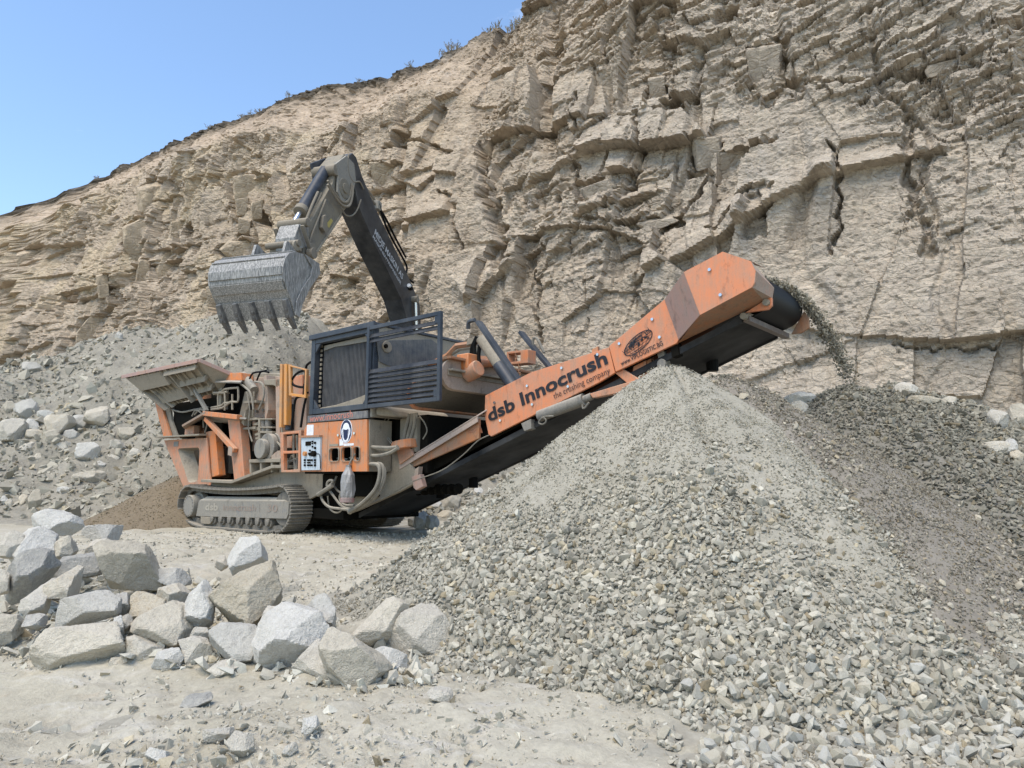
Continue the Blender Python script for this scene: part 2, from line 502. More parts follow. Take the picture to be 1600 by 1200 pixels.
rock = wall * (1 - .62 * mass) * (1 - .3 * blocky) + joint * np.clip(colw + .25 * zone(0, .5, .12, 78), 0, 1) * (1 - .6 * mass) \
    + bedb * rough * (1 - .5 * slabby) + slab * slabby * .78 + thin * (.12 + .5 * rough) * (1 - .5 * mass) + crumb * (.10 + .70 * rough * zone(-.3, .3, .3, 79)) \
    + blk * blocky * (.25 + .75 * zone(-.25, .2, .13, 75))
# clefts and holes, where the photograph shows them: (pixels on the face) -> position along the wall and height
_bpx, _bpy, _ = project(np.stack([C0[0] + cdir[0] * S - cnor[0] * bk, C0[1] + cdir[1] * S - cnor[1] * bk, Z], -1))
def on_wall(px, py):
    k = int(np.argmin((_bpx - px) ** 2 + (_bpy - py) ** 2)); return S.ravel()[k], Z.ravel()[k]
clefts = 0
sw_, zw_ = S + .16 * fbm(S * 2.2, Z * 2.2, octs=3, seed=191), Z + .16 * fbm(S * 2.2, Z * 2.2, octs=3, seed=192)
for wd, dp, pts in ((.30, 1.0, ((752, 222), (758, 265), (772, 310), (788, 360), (796, 420))), (.14, .5, ((742, 200), (752, 225))), (.20, .45, ((1418, 185), (1424, 270), (1438, 350), (1450, 400))),
        (.13, .5, ((990, 358), (1042, 358), (1075, 320), (1112, 276), (1172, 240), (1232, 210))), (.22, .8, ((1022, 168), (1052, 168), (1078, 154))), (.12, .45, ((1255, 134), (1330, 137), (1400, 124), (1495, 100))),
        (.06, .22, ((1400, 541), (1500, 549), (1560, 543))), (.16, .7, ((214, 328), (240, 348), (260, 366), (243, 402))), (.14, .6, ((236, 404), (240, 430), (246, 462), (254, 464))), (.12, .5, ((262, 366), (287, 348), (292, 384), (286, 440))),
        (.16, .6, ((370, 345), (392, 344), (412, 350))), (.10, .5, ((392, 276), (394, 315), (420, 318))), (.12, .5, ((150, 515), (160, 500), (180, 468))), (.10, .4, ((836, 425), (846, 470), (858, 545))), (.10, .4, ((905, 150), (912, 215), (905, 300))),
        (.10, .4, ((1000, 180), (1005, 235), (985, 300), (960, 330))), (.08, .35, ((1110, 360), (1150, 330), (1185, 300))), (.10, .4, ((1300, 230), (1318, 330), (1300, 400))), (.12, .45, ((600, 230), (660, 215), (700, 240))), (.10, .4, ((690, 300), (720, 330), (735, 400))), (.09, .35, ((585, 250), (582, 300), (560, 340)))):
    q = [on_wall(*p_) for p_ in pts]
    dmin = np.full(S.shape, 9.0)
    for (s0, z0), (s1, z1) in zip(q[:-1], q[1:]):
        ds, dz = s1 - s0, z1 - z0
        tt = np.clip(((sw_ - s0) * ds + (zw_ - z0) * dz) / (ds * ds + dz * dz + 1e-6), 0, 1)
        dmin = np.minimum(dmin, np.hypot(sw_ - s0 - tt * ds, zw_ - z0 - tt * dz))
    clefts = clefts + dp * sstep(wd, wd * .35, dmin)
for px_, py_, rs, rz_, dp in ((277, 350, .45, .45, 1.6), (288, 386, .4, .5, 1.6), (402, 338, .45, .55, 1.5), (384, 316, .35, .25, 1.2), (252, 464, .5, .25, 1.4), (155, 513, .5, .5, 1.4), (106, 455, .9, .8, 1.6), (84, 470, .5, .9, 1.2), (1052, 163, .55, .40, 1.2), (1135, 25, .5, .5, .8), (776, 130, .3, .3, .6), (625, 215, .6, .45, 1.0), (560, 225, .7, .4, .9), (1180, 345, .35, .9, .5), (1190, 320, .5, .5, .4), (1090, 268, .5, .25, .7), (500, 230, .5, .35, .9), (330, 300, .5, .4, .8)):
    s0, z0 = on_wall(px_, py_)
    clefts = clefts + dp * sstep(1.0, .72, np.maximum(np.abs(sw_ - s0) / rs, np.abs(zw_ - z0) / rz_))
BLOCKS = [(((212, 292), (235, 284), (268, 283), (287, 308), (286, 345), (262, 366), (238, 347), (213, 326)), .25, 'ochre'),
    (((187, 352), (212, 340), (235, 346), (257, 372), (240, 405), (205, 405), (190, 385)), .25, 'ochre'),
    (((238, 410), (262, 388), (285, 384), (284, 440), (262, 462), (240, 452)), .2, 'ochre'),
    (((216, 406), (235, 408), (238, 456), (222, 470), (212, 440)), .1, 'ochre'),
    (((270, 350), (290, 345), (298, 362), (285, 382), (268, 376)), .1, 'ochre'),
    (((366, 277), (392, 274), (420, 277), (417, 318), (368, 314)), .15, 'ochre'),
    (((372, 316), (392, 313), (395, 340), (374, 342)), .1, 'ochre'), (((396, 322), (415, 316), (414, 346), (398, 348)), .05, 'ochre'),
    (((348, 392), (360, 380), (390, 375), (402, 388), (398, 404), (362, 408)), .2, 'ochre'),
    (((378, 345), (396, 350), (394, 372), (376, 368)), .1, 'ochre'),
    (((325, 452), (340, 440), (352, 455), (350, 490), (335, 500), (326, 480)), .1, 'ochre'),
    (((135, 490), (175, 462), (185, 470), (180, 500), (150, 540), (108, 552), (112, 520)), .25, 'ochre'),
    (((155, 435), (172, 430), (176, 465), (158, 468)), .1, 'ochre'),
    (((20, 392), (60, 384), (92, 386), (84, 412), (22, 418)), .1, 'ochre'),
    (((578, 255), (620, 252), (622, 288), (600, 300), (585, 292)), .12, 'ochre'),
    (((905, 300), (948, 285), (955, 300), (925, 330)), .1, None), (((1170, 76), (1222, 68), (1226, 145), (1200, 162), (1172, 130)), .10, None),
    (((1080, 222), (1120, 220), (1122, 262), (1085, 272)), .2, None), (((1120, 240), (1188, 225), (1150, 266), (1122, 276)), .2, None), (((985, 355), (1045, 345), (1055, 352), (1030, 362), (990, 362)), .2, None),
    (((1430, 115), (1490, 100), (1495, 118), (1440, 132)), .15, None), (((1010, 130), (1035, 128), (1040, 160), (1015, 170)), .15, None)]
for poly, pro, _m in BLOCKS:
    px_ = np.array([p_[0] for p_ in poly]); py_ = np.array([p_[1] for p_ in poly]); cxp, cyp = px_.mean(), py_.mean()
    q = np.array([on_wall(cxp + (a_ - cxp) * 1.10, cyp + (b_ - cyp) * 1.10) for a_, b_ in poly]); c0 = q.mean(0)
    m_ = np.zeros(S.shape)
    ins = np.ones(S.shape, bool); sg = None
    area = np.sum(q[:, 0] * np.roll(q[:, 1], -1) - np.roll(q[:, 0], -1) * q[:, 1])
    for (s0, z0), (s1, z1) in zip(q, np.roll(q, -1, 0)):
        ins &= ((s1 - s0) * (zw_ - z0) - (z1 - z0) * (sw_ - s0)) * np.sign(area) > -.05
    clefts = np.where(ins, np.maximum(clefts, .55), clefts)
rock = rock - clefts
# wedge-shaped overhangs where a bed has dropped out
for s0, z0, wd, hg, dep, ang in ((9.0, 9.2, 3.2, 1.0, .65, .42), (6.2, 10.4, 2.2, .7, .5, .36), (12.2, 11.6, 1.8, .8, .7, .2), (3.4, 11.0, 2.4, .5, .6, .10), (11.0, 7.2, 1.0, 1.8, .35, -.9), (17.5, 9.0, 1.5, 1.2, .6, .7), (22.0, 13.0, 2.0, .8, .6, .1), (14.6, 14.0, 2.4, .6, .5, .25)):
    lu = (S - s0) * math.cos(ang) - (Z - z0) * math.sin(ang); lv = (S - s0) * math.sin(ang) + (Z - z0) * math.cos(ang)
    rock = rock + dep * sstep(wd, wd * .6, np.abs(lu + .3 * wx)) * sstep(0.0, .06, lv + .12 * wy) * sstep(hg * 1.6, 0, lv) * (1 - soil)
# long gullies and fissures that cut the face from top to bottom
for s0, dep, wd, lean, sd in ((5.3, 1.2, 0.55, 0.06, 1), (9.6, 0.9, 0.30, -0.04, 2), (15.5, 1.6, 0.7, 0.10, 3), (17.0, 0.8, 0.25, -0.05, 4), (24.5, 1.4, 0.5, 0.08, 5), (34.0, 1.0, 0.5, 0.0, 6), (45.0, 1.8, 0.8, 0.05, 7), (2.2, 0.7, 0.2, 0.02, 8), (12.4, 0.6, 0.2, 0.05, 9), (20.6, 0.8, 0.25, 0.0, 10)):
    zq = Z * 1.1 + .3 * wx; c = s0 + lean * (Z - 8) + 0.55 * fbm(Z * 0.35, Z * 0 + sd, octs=2, seed=80 + sd) + .0 * (_h(np.floor(zq), np.zeros_like(Z), np.zeros_like(Z), 88 + sd) - .5)
    rock = rock - .38 * dep * sstep(1.0, .15, np.abs((S - c) / (wd * .8))) * (0.4 + 0.6 * sstep(-0.3, 0.3, vnoise(Z * 0.3, Z * 0 + sd * 3.1, seed=90)))
soft = 0.22 * fbm(S * 0.7, Z * 0.7, octs=4, seed=54) + 0.6 * crumb + 0.3 * thin + 0.08 * bedb + 0.10 * fbm(S * 3.0, Z * 2.0, octs=3, seed=57)
soft = soft - 0.18 * np.abs(fbm(S * 0.8, Z * 0.08, octs=3, seed=55))      # rills washed down the soil
D = D + rock * (1 - soil) + soft * soil
top = ZR - Z
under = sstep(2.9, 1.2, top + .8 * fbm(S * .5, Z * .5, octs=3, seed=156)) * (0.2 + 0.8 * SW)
turf = sstep(1.25, 0.7, top + 0.35 * fbm(S * 0.9, Z * 0.9, octs=3, seed=56)) * (0.25 + 0.75 * SW)
D = D + 0.22 * turf + 0.10 * turf * fbm(S * 4, Z * 4, octs=3, seed=58)
D = D + 0.030 * fbm(S * 8, Z * 8, octs=2, seed=59) - 0.05 * np.abs(fbm(S * 3.1, Z * 3.5, octs=3, seed=158)) * (1 - .5 * soil)
# talus foot
off = -bk + D
CX = C0[0] + cdir[0] * S + cnor[0] * off
CY = C0[1] + cdir[1] * S + cnor[1] * off
CZ = Z - 0.35 * (rock - np.clip(rock, -0.3, 0.3)) * 0.2
# plateau behind the rim
pl = []
for k, (dist, dz) in enumerate(((0.4, 0.05), (1.5, 0.15), (5, 0.3), (40, 0.5))):
    pl.append(np.stack([CX[-1] - cnor[0] * dist, CY[-1] - cnor[1] * dist, CZ[-1] + dz], -1))
cv = np.concatenate([np.stack([CX, CY, CZ], -1).reshape(-1, 3)] + pl)
hue = np.clip(0.5 + 0.55 * fbm(S * 0.09, Z * 0.13, octs=3, seed=76), 0, 1)
warm = np.clip(0.10 + 0.70 * sstep(6, 26, S) + 0.35 * (hue - 0.5), 0, 1)
_f1, _f2, _ox, _oy, ca, cb, cc = cells((S + wx * .7) / 2.3, (Z + wy * .7) / 2.0, 65)
ochre = blocky * sstep(0.25, 0.6, ca) * (1 - soil)
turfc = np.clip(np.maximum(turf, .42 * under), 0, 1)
tint = np.stack([warm, ochre, turfc, soil], -1).reshape(-1, 4)
tint = np.concatenate([tint] + [np.tile(np.array([[0.5, 0, 1.0, 1.0]]), (len(cs), 1))] * 4)
c_me = np_mesh('cliff', cv, grid_faces(NROW + 4, len(cs)), False)
_at = c_me.attributes.new('rockkind', 'FLOAT_COLOR', 'POINT')
_at.data.foreach_set('color', tint.astype(np.float32).ravel())
def cliff_mat():
    m, t, b = new_mat('cliff_rock')
    a = nd(t, 'Attribute', attribute_name='rockkind')
    sp = nd(t, 'SeparateColor'); t.links.new(a.outputs['Color'], sp.inputs[0])
    v = coords(t)
    vb = coords(t, (0.5, 0.5, 3.2), rot=(0.12, -0.14, 0))
    n1 = noise(t, v, 0.45, 6, 0.6)
    nb = noise(t, vb, 1.6, 7, 0.66)
    n2 = noise(t, v, 3.2, 7, 0.68)
    n3 = noise(t, v, 17.0, 5, 0.7)
    grey = mixc(t, ramp(t, n1, 0.35, 0.65), (0.400, 0.350, 0.285), (0.470, 0.415, 0.345))
    warmc = mixc(t, ramp(t, n1, 0.35, 0.65), (0.405, 0.322, 0.235), (0.475, 0.388, 0.292))
    c = mixc(t, sp.outputs['Red'], grey, warmc)
    c = mixc(t, math2(t, 'MULTIPLY', sp.outputs['Green'], 0.75), c, (0.50, 0.41, 0.29))
    c = mixc(t, ramp(t, nb, 0.52, 0.72), c, mixc(t, 0.5, c, (0.52, 0.455, 0.365)))
    c = mixc(t, ramp(t, nb, 0.46, 0.30), c, mixc(t, 0.55, c, (0.30, 0.26, 0.21)))
    c = mixc(t, a.outputs['Alpha'], c, mixc(t, ramp(t, n2, 0.4, 0.65), (0.395, 0.312, 0.232), (0.460, 0.375, 0.288)))
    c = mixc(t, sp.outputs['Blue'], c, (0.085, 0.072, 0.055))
    c = mixc(t, 0.5, c, mixc(t, ramp(t, n2, 0.3, 0.7), (0.68, 0.68, 0.68), (1.2, 1.2, 1.2)), 'MULTIPLY')
    c = mixc(t, 0.4, c, mixc(t, ramp(t, n3, 0.3, 0.7), (0.65, 0.65, 0.65), (1.22, 1.22, 1.22)), 'MULTIPLY')
    t.links.new(c, b.inputs['Base Color'])
    b.inputs['Roughness'].default_value = 0.95
    b.inputs['Specular IOR Level'].default_value = 0.15
    # broken rock: angular cells of three sizes, each at its own height, with fissures between them
    dist = nd(t, 'Mix', data_type='VECTOR'); dist.inputs[0].default_value = 0.10
    nv = nd(t, 'TexNoise', Scale=1.6, Detail=4); t.links.new(v, nv.inputs['Vector'])
    hgt = None; cellc = []
    for sc_, st_, wc, we in ((1.1, 2.0, 0.55, 0.5), (3.2, 2.3, 0.34, 0.30), (9.0, 2.0, 0.20, 0.14)):
        cv_ = coords(t, (1, 1, st_), rot=(0.10, -0.16, 0))
        ad = nd(t, 'VectorMath', operation='MULTIPLY_ADD'); t.links.new(nv.outputs['Color'], ad.inputs[0]); ad.inputs[1].default_value = (0.35, 0.35, 0.35); t.links.new(cv_, ad.inputs[2])
        f1_ = nd(t, 'TexVoronoi', Scale=sc_); f1_.feature = 'F1'; t.links.new(ad.outputs[0], f1_.inputs['Vector'])
        sr = nd(t, 'SeparateColor'); t.links.new(f1_.outputs['Color'], sr.inputs[0])
        h_ = math2(t, 'MULTIPLY', sr.outputs['Red'], wc)
        if sc_ < 5:
            ed_ = nd(t, 'TexVoronoi', Scale=sc_); ed_.feature = 'DISTANCE_TO_EDGE'; t.links.new(ad.outputs[0], ed_.inputs['Vector'])
            h_ = math2(t, 'ADD', h_, math2(t, 'MULTIPLY', ramp(t, ed_.outputs['Distance'], 0.0, 0.07), we))
        hgt = h_ if hgt is None else math2(t, 'ADD', hgt, h_)
        cellc.append(sr.outputs['Green'])
    c = mixc(t, 0.55, c, mixc(t, cellc[0], (0.80, 0.79, 0.78), (1.14, 1.13, 1.10)), 'MULTIPLY')
    c = mixc(t, 0.5, c, mixc(t, cellc[1], (0.80, 0.80, 0.80), (1.15, 1.14, 1.12)), 'MULTIPLY')
    # rusty and grey stains run down the face
    sn = noise(t, coords(t, (0.9, 0.9, 0.16)), 1.3, 6, 0.65)
    c = mixc(t, ramp(t, sn, 0.56, 0.74), c, mixc(t, 0.5, c, (0.32, 0.25, 0.175)))
    c = mixc(t, ramp(t, sn, 0.42, 0.28), c, mixc(t, 0.4, c, (0.36, 0.34, 0.31)))
    t.links.new(c, b.inputs['Base Color'])
    nf = noise(t, v, 60.0, 4, 0.75)
    h = math2(t, 'ADD', hgt, math2(t, 'ADD', math2(t, 'MULTIPLY', n3, 0.45), math2(t, 'MULTIPLY', nf, 0.25)))
    bn = bump(t, b, h, 1.0, 0.075)
    t.links.new(math2(t, 'SUBTRACT', 0.85, math2(t, 'MULTIPLY', a.outputs['Alpha'], 0.6)), bn.inputs['Strength'])
    return m
tag(mesh_obj('cliff', c_me, cliff_mat()), kind='structure')
# ================================================================== MESH BUILDER
class MB:
    """collects shapes in the thing's own axes; build() links them as one mesh object"""
    def __init__(s): s.v = []; s.f = []
    def add(s, verts, faces):
        o = len(s.v)
        s.v += [tuple(float(c) for c in p) for p in verts]
        s.f += [tuple(i + o for i in f) for f in faces]
        return s
    def hexa(s, a, b):
        """a, b: two loops of the same number of points, joined and capped"""
        n = len(a)
        fs = [tuple(range(n - 1, -1, -1)), tuple(range(n, 2 * n))]
        fs += [(i, (i + 1) % n, n + (i + 1) % n, n + i) for i in range(n)]
        return s.add(list(a) + list(b), fs)
    def box(s, x0, x1, y0, y1, z0, z1):
        return s.hexa([(x0, y0, z0), (x1, y0, z0), (x1, y1, z0), (x0, y1, z0)], [(x0, y0, z1), (x1, y0, z1), (x1, y1, z1), (x0, y1, z1)])
    def prism(s, poly, y0, y1, holes=()):
        """poly: (x, z) outline extruded along y"""
        if not holes:
            return s.hexa([(x, y0, z) for x, z in poly], [(x, y1, z) for x, z in poly])
        loops = [list(poly)] + [list(h) for h in holes]
        tri = tessellate_polygon([[Vector((x, z, 0)) for x, z in l] for l in loops])
        pts = [p for l in loops for p in l]; n = len(pts)
        fs = [tuple(t) for t in tri] + [tuple(i + n for i in reversed(t)) for t in tri]
        st = 0
        for l in loops:
            m = len(l)
            fs += [(st + i, st + (i + 1) % m, n + st + (i + 1) % m, n + st + i) for i in range(m)]
            st += m
        return s.add([(x, y0, z) for x, z in pts] + [(x, y1, z) for x, z in pts], fs)
    def slab(s, quad, t, n=None):
        """a plate: outline of 3-D points, thickness t along its normal"""
        q = [np.array(p, float) for p in quad]
        if n is None:
            n = np.cross(q[1] - q[0], q[-1] - q[0])
        n = np.asarray(n, float); n = n / np.linalg.norm(n)
        return s.hexa(q, [p + n * t for p in q])
    def bar(s, p, q, w, h, up=(0, 0, 1)):
        p, q = np.array(p, float), np.array(q, float)
        d = q - p; d /= np.linalg.norm(d)
        side = np.cross(d, up); side /= np.linalg.norm(side) + 1e-9
        u = np.cross(side, d)
        c = [(-w / 2, -h / 2), (w / 2, -h / 2), (w / 2, h / 2), (-w / 2, h / 2)]
        return s.hexa([p + side * a + u * b for a, b in c], [q + side * a + u * b for a, b in c])
    def cyl(s, p, q, r, n=14, r2=None):
        p, q = np.array(p, float), np.array(q, float)
        d = q - p; d /= np.linalg.norm(d)
        a = np.cross(d, (0, 0, 1) if abs(d[2]) < 0.9 else (1, 0, 0)); a /= np.linalg.norm(a); b = np.cross(d, a)
        r2 = r if r2 is None else r2
        ang = [2 * math.pi * i / n for i in range(n)]
        return s.hexa([p + r * (a * math.cos(t) + b * math.sin(t)) for t in ang], [q + r2 * (a * math.cos(t) + b * math.sin(t)) for t in ang])
    def tube(s, pts, r, n=7, smooth=3):
        P = [np.array(p, float) for p in pts]
        if smooth and len(P) > 2:                   # Catmull-Rom
            Q = [2 * P[0] - P[1]] + P + [2 * P[-1] - P[-2]]
            out = []
            for i in range(1, len(Q) - 2):
                for k in range(smooth):
                    t = k / smooth
                    a, b, c, d = Q[i - 1], Q[i], Q[i + 1], Q[i + 2]
                    out.append(0.5 * (2 * b + (c - a) * t + (2 * a - 5 * b + 4 * c - d) * t * t + (3 * b - a - 3 * c + d) * t ** 3))
            P = out + [P[-1]]
        rings, prev = [], None
        for i, p in enumerate(P):
            d = P[min(i + 1, len(P) - 1)] - P[max(i - 1, 0)]
            d /= np.linalg.norm(d) + 1e-9
            if prev is None:
                a = np.cross(d, (0, 0, 1) if abs(d[2]) < 0.9 else (1, 0, 0))
            else:
                a = prev - d * np.dot(prev, d)
            a /= np.linalg.norm(a) + 1e-9; prev = a; b = np.cross(d, a)
            rings.append([p + r * (a * math.cos(2 * math.pi * k / n) + b * math.sin(2 * math.pi * k / n)) for k in range(n)])
        fs = [tuple(range(n - 1, -1, -1))]
        for i in range(len(rings) - 1):
            fs += [(i * n + k, i * n + (k + 1) % n, (i + 1) * n + (k + 1) % n, (i + 1) * n + k) for k in range(n)]
        fs.append(tuple((len(rings) - 1) * n + k for k in range(n)))
        return s.add([p for r_ in rings for p in r_], fs)
    def build(s, name, mat, parent=None, bev=0.0, smooth=False, label=None):
        me = bpy.data.meshes.new(name)
        me.from_pydata(s.v, [], s.f); me.update()
        bm = bmesh.new(); bm.from_mesh(me)
        bmesh.ops.recalc_face_normals(bm, faces=bm.faces)
        bm.to_mesh(me); bm.free()
        if smooth:
            me.polygons.foreach_set('use_smooth', [True] * len(me.polygons))
            try: me.set_sharp_from_angle(angle=R(40))
            except Exception: pass
        me.materials.append(mat)
        o = bpy.data.objects.new(name, me); link(o, parent)
        if bev:
            m = o.modifiers.new('bevel', 'BEVEL'); m.width = bev; m.segments = 2; m.limit_method = 'ANGLE'; m.angle_limit = R(35)
            m.harden_normals = False
        if label: o['label'] = label
        return o
def share(o, parent, M=None):
    c = o.copy(); COL.objects.link(c); c.parent = parent
    if M is not None: c.matrix_basis = M
    return c
def text(name, body, mat, parent, origin, along, up, height, parent_bold=0.0, width=None, align='LEFT', off=0.004, spacing=1.0, shear=0.0):
    """flat lettering in the plane of 'along' and 'up', cap height 'height', stretched to 'width' if given"""
    cu = bpy.data.curves.new(name, 'FONT'); cu.body = body; cu.size = 1.0
    cu.offset = parent_bold; cu.space_character = spacing; cu.resolution_u = 3; cu.shear = shear
    tmp = bpy.data.objects.new(name, cu); COL.objects.link(tmp)
    dg = bpy.context.evaluated_depsgraph_get(); dg.update()
    me = bpy.data.meshes.new_from_object(tmp.evaluated_get(dg))
    bpy.data.objects.remove(tmp, do_unlink=True)
    me.name = name
    n = len(me.vertices); co = np.zeros(n * 3); me.vertices.foreach_get('co', co); co = co.reshape(-1, 3)
    x0, x1 = co[:, 0].min(), co[:, 0].max()
    k = height / 0.70
    kx = k if width is None else width / (x1 - x0)
    a = np.array(along, float); a /= np.linalg.norm(a)
    u = np.array(up, float); u -= a * np.dot(a, u); u /= np.linalg.norm(u)
    nn = np.cross(a, u)
    xs = (co[:, 0] - x0) * kx
    P = np.array(origin)[None] + xs[:, None] * a + (co[:, 1] * k)[:, None] * u + off * nn
    me.vertices.foreach_set('co', P.ravel()); me.update()
    me.materials.clear(); me.materials.append(mat)
    o = bpy.data.objects.new(name, me)
    return link(o, parent)

# ================================================================== PAINTS
M_OR = paint('orange_paint', (0.60, 0.180, 0.042), 0.27, (0.42, 0.34, 0.26), col2=(0.56, 0.20, 0.07), scuff=0.6)
M_ORF = paint('faded_orange', (0.56, 0.195, 0.078), 0.30, (0.41, 0.33, 0.245), col2=(0.53, 0.25, 0.15), scuff=0.6)
M_ORC = paint('guard_orange', (0.60, 0.205, 0.085), 0.24, (0.48, 0.33, 0.24), col2=(0.55, 0.225, 0.12), scuff=0.7)
M_ORY = paint('yellow_orange', (0.60, 0.25, 0.045), 0.25, (0.42, 0.35, 0.26))
M_ORB = paint('brown_orange', (0.40, 0.15, 0.055), 0.30, (0.34, 0.27, 0.19))
M_WORN = paint('scraped_orange', (0.34, 0.215, 0.185), 0.30, (0.42, 0.34, 0.29), col2=(0.42, 0.22, 0.15), scuff=0.8)
M_TAN = paint('dust_caked_steel', (0.20, 0.165, 0.12), 0.42, (0.38, 0.335, 0.26), 0.7)
M_PINK = paint('dusty_pink_steel', (0.46, 0.235, 0.145), 0.42, (0.43, 0.37, 0.30), 0.6)
M_DUSTY = flat('pale_dust', (0.34, 0.31, 0.255), 0.9)
M_GREYD = paint('dusty_grey_steel', (0.10, 0.105, 0.11), 0.45, (0.36, 0.325, 0.27), 0.55)
M_BLUE = paint('slate_blue_paint', (0.016, 0.022, 0.033), 0.10, (0.20, 0.195, 0.18), 0.45)
M_BLUED = paint('dusty_blue_steel', (0.085, 0.11, 0.145), 0.50, (0.37, 0.335, 0.27), 0.5)
M_BLACK = flat('black_rubber', (0.006, 0.006, 0.006), 0.7, 0, 0.12)
M_BELT = flat('conveyor_belt', (0.006, 0.006, 0.0065), 0.55, 0, 0.2)
M_DARK = flat('dark_steel_and_shade', (0.011, 0.010, 0.008), 0.9, 0, 0.05)  # near black for dark steel parts and for plates that imitate shade
M_HOSE = paint('dusty_hose', (0.07, 0.065, 0.06), 0.62, (0.36, 0.325, 0.26), 0.7, streak=False)
M_STEEL = flat('bare_steel', (0.55, 0.56, 0.58), 0.25, 0.9)
M_TRACK = paint('track_steel', (0.045, 0.041, 0.036), 0.38, (0.33, 0.30, 0.245), 0.55)
M_WHITE = flat('white_plate', (0.66, 0.67, 0.68), 0.5)
M_INK = flat('black_lettering', (0.017, 0.017, 0.022), 0.55)
M_RED = flat('red_lettering', (0.40, 0.09, 0.07), 0.6)
M_FADE = paint('faded_lettering', (0.33, 0.17, 0.14), 0.5, (0.36, 0.32, 0.26), 0.7)
M_NAVY = flat('navy_print', (0.012, 0.020, 0.060), 0.5)
M_WPRT = flat('white_print', (0.72, 0.74, 0.78), 0.5)
M_PALE = flat('pale_lettering', (0.42, 0.43, 0.44), 0.6)

# ================================================================== THE CRUSHER
MO, TH = np.array([-2.61, 11.95, 0.0]), R(39.8)
_mx = np.array([math.cos(TH), -math.sin(TH), 0]); _my = np.array([math.sin(TH), math.cos(TH), 0])
def _loc(p):
    q = p - MO
    return (float(q @ _mx), float(q @ _my), float(q[2]))
def LY(px, py, y): return _loc(on_plane(px, py, MO + _my * y, _my))
def LX(px, py, x): return _loc(on_plane(px, py, MO + _mx * x, _mx))
def XZ(y, *pts): return [(lambda q: (q[0], q[2]))(LY(a, b, y)) for a, b in pts]
def YZ(x, *pts): return [(lambda q: (q[1], q[2]))(LX(a, b, x)) for a, b in pts]
CR = empty('rock_crusher', tuple(MO), -TH)
tag(CR, 'orange tracked rock crusher with a raised discharge conveyor, dusty all over', 'crusher')

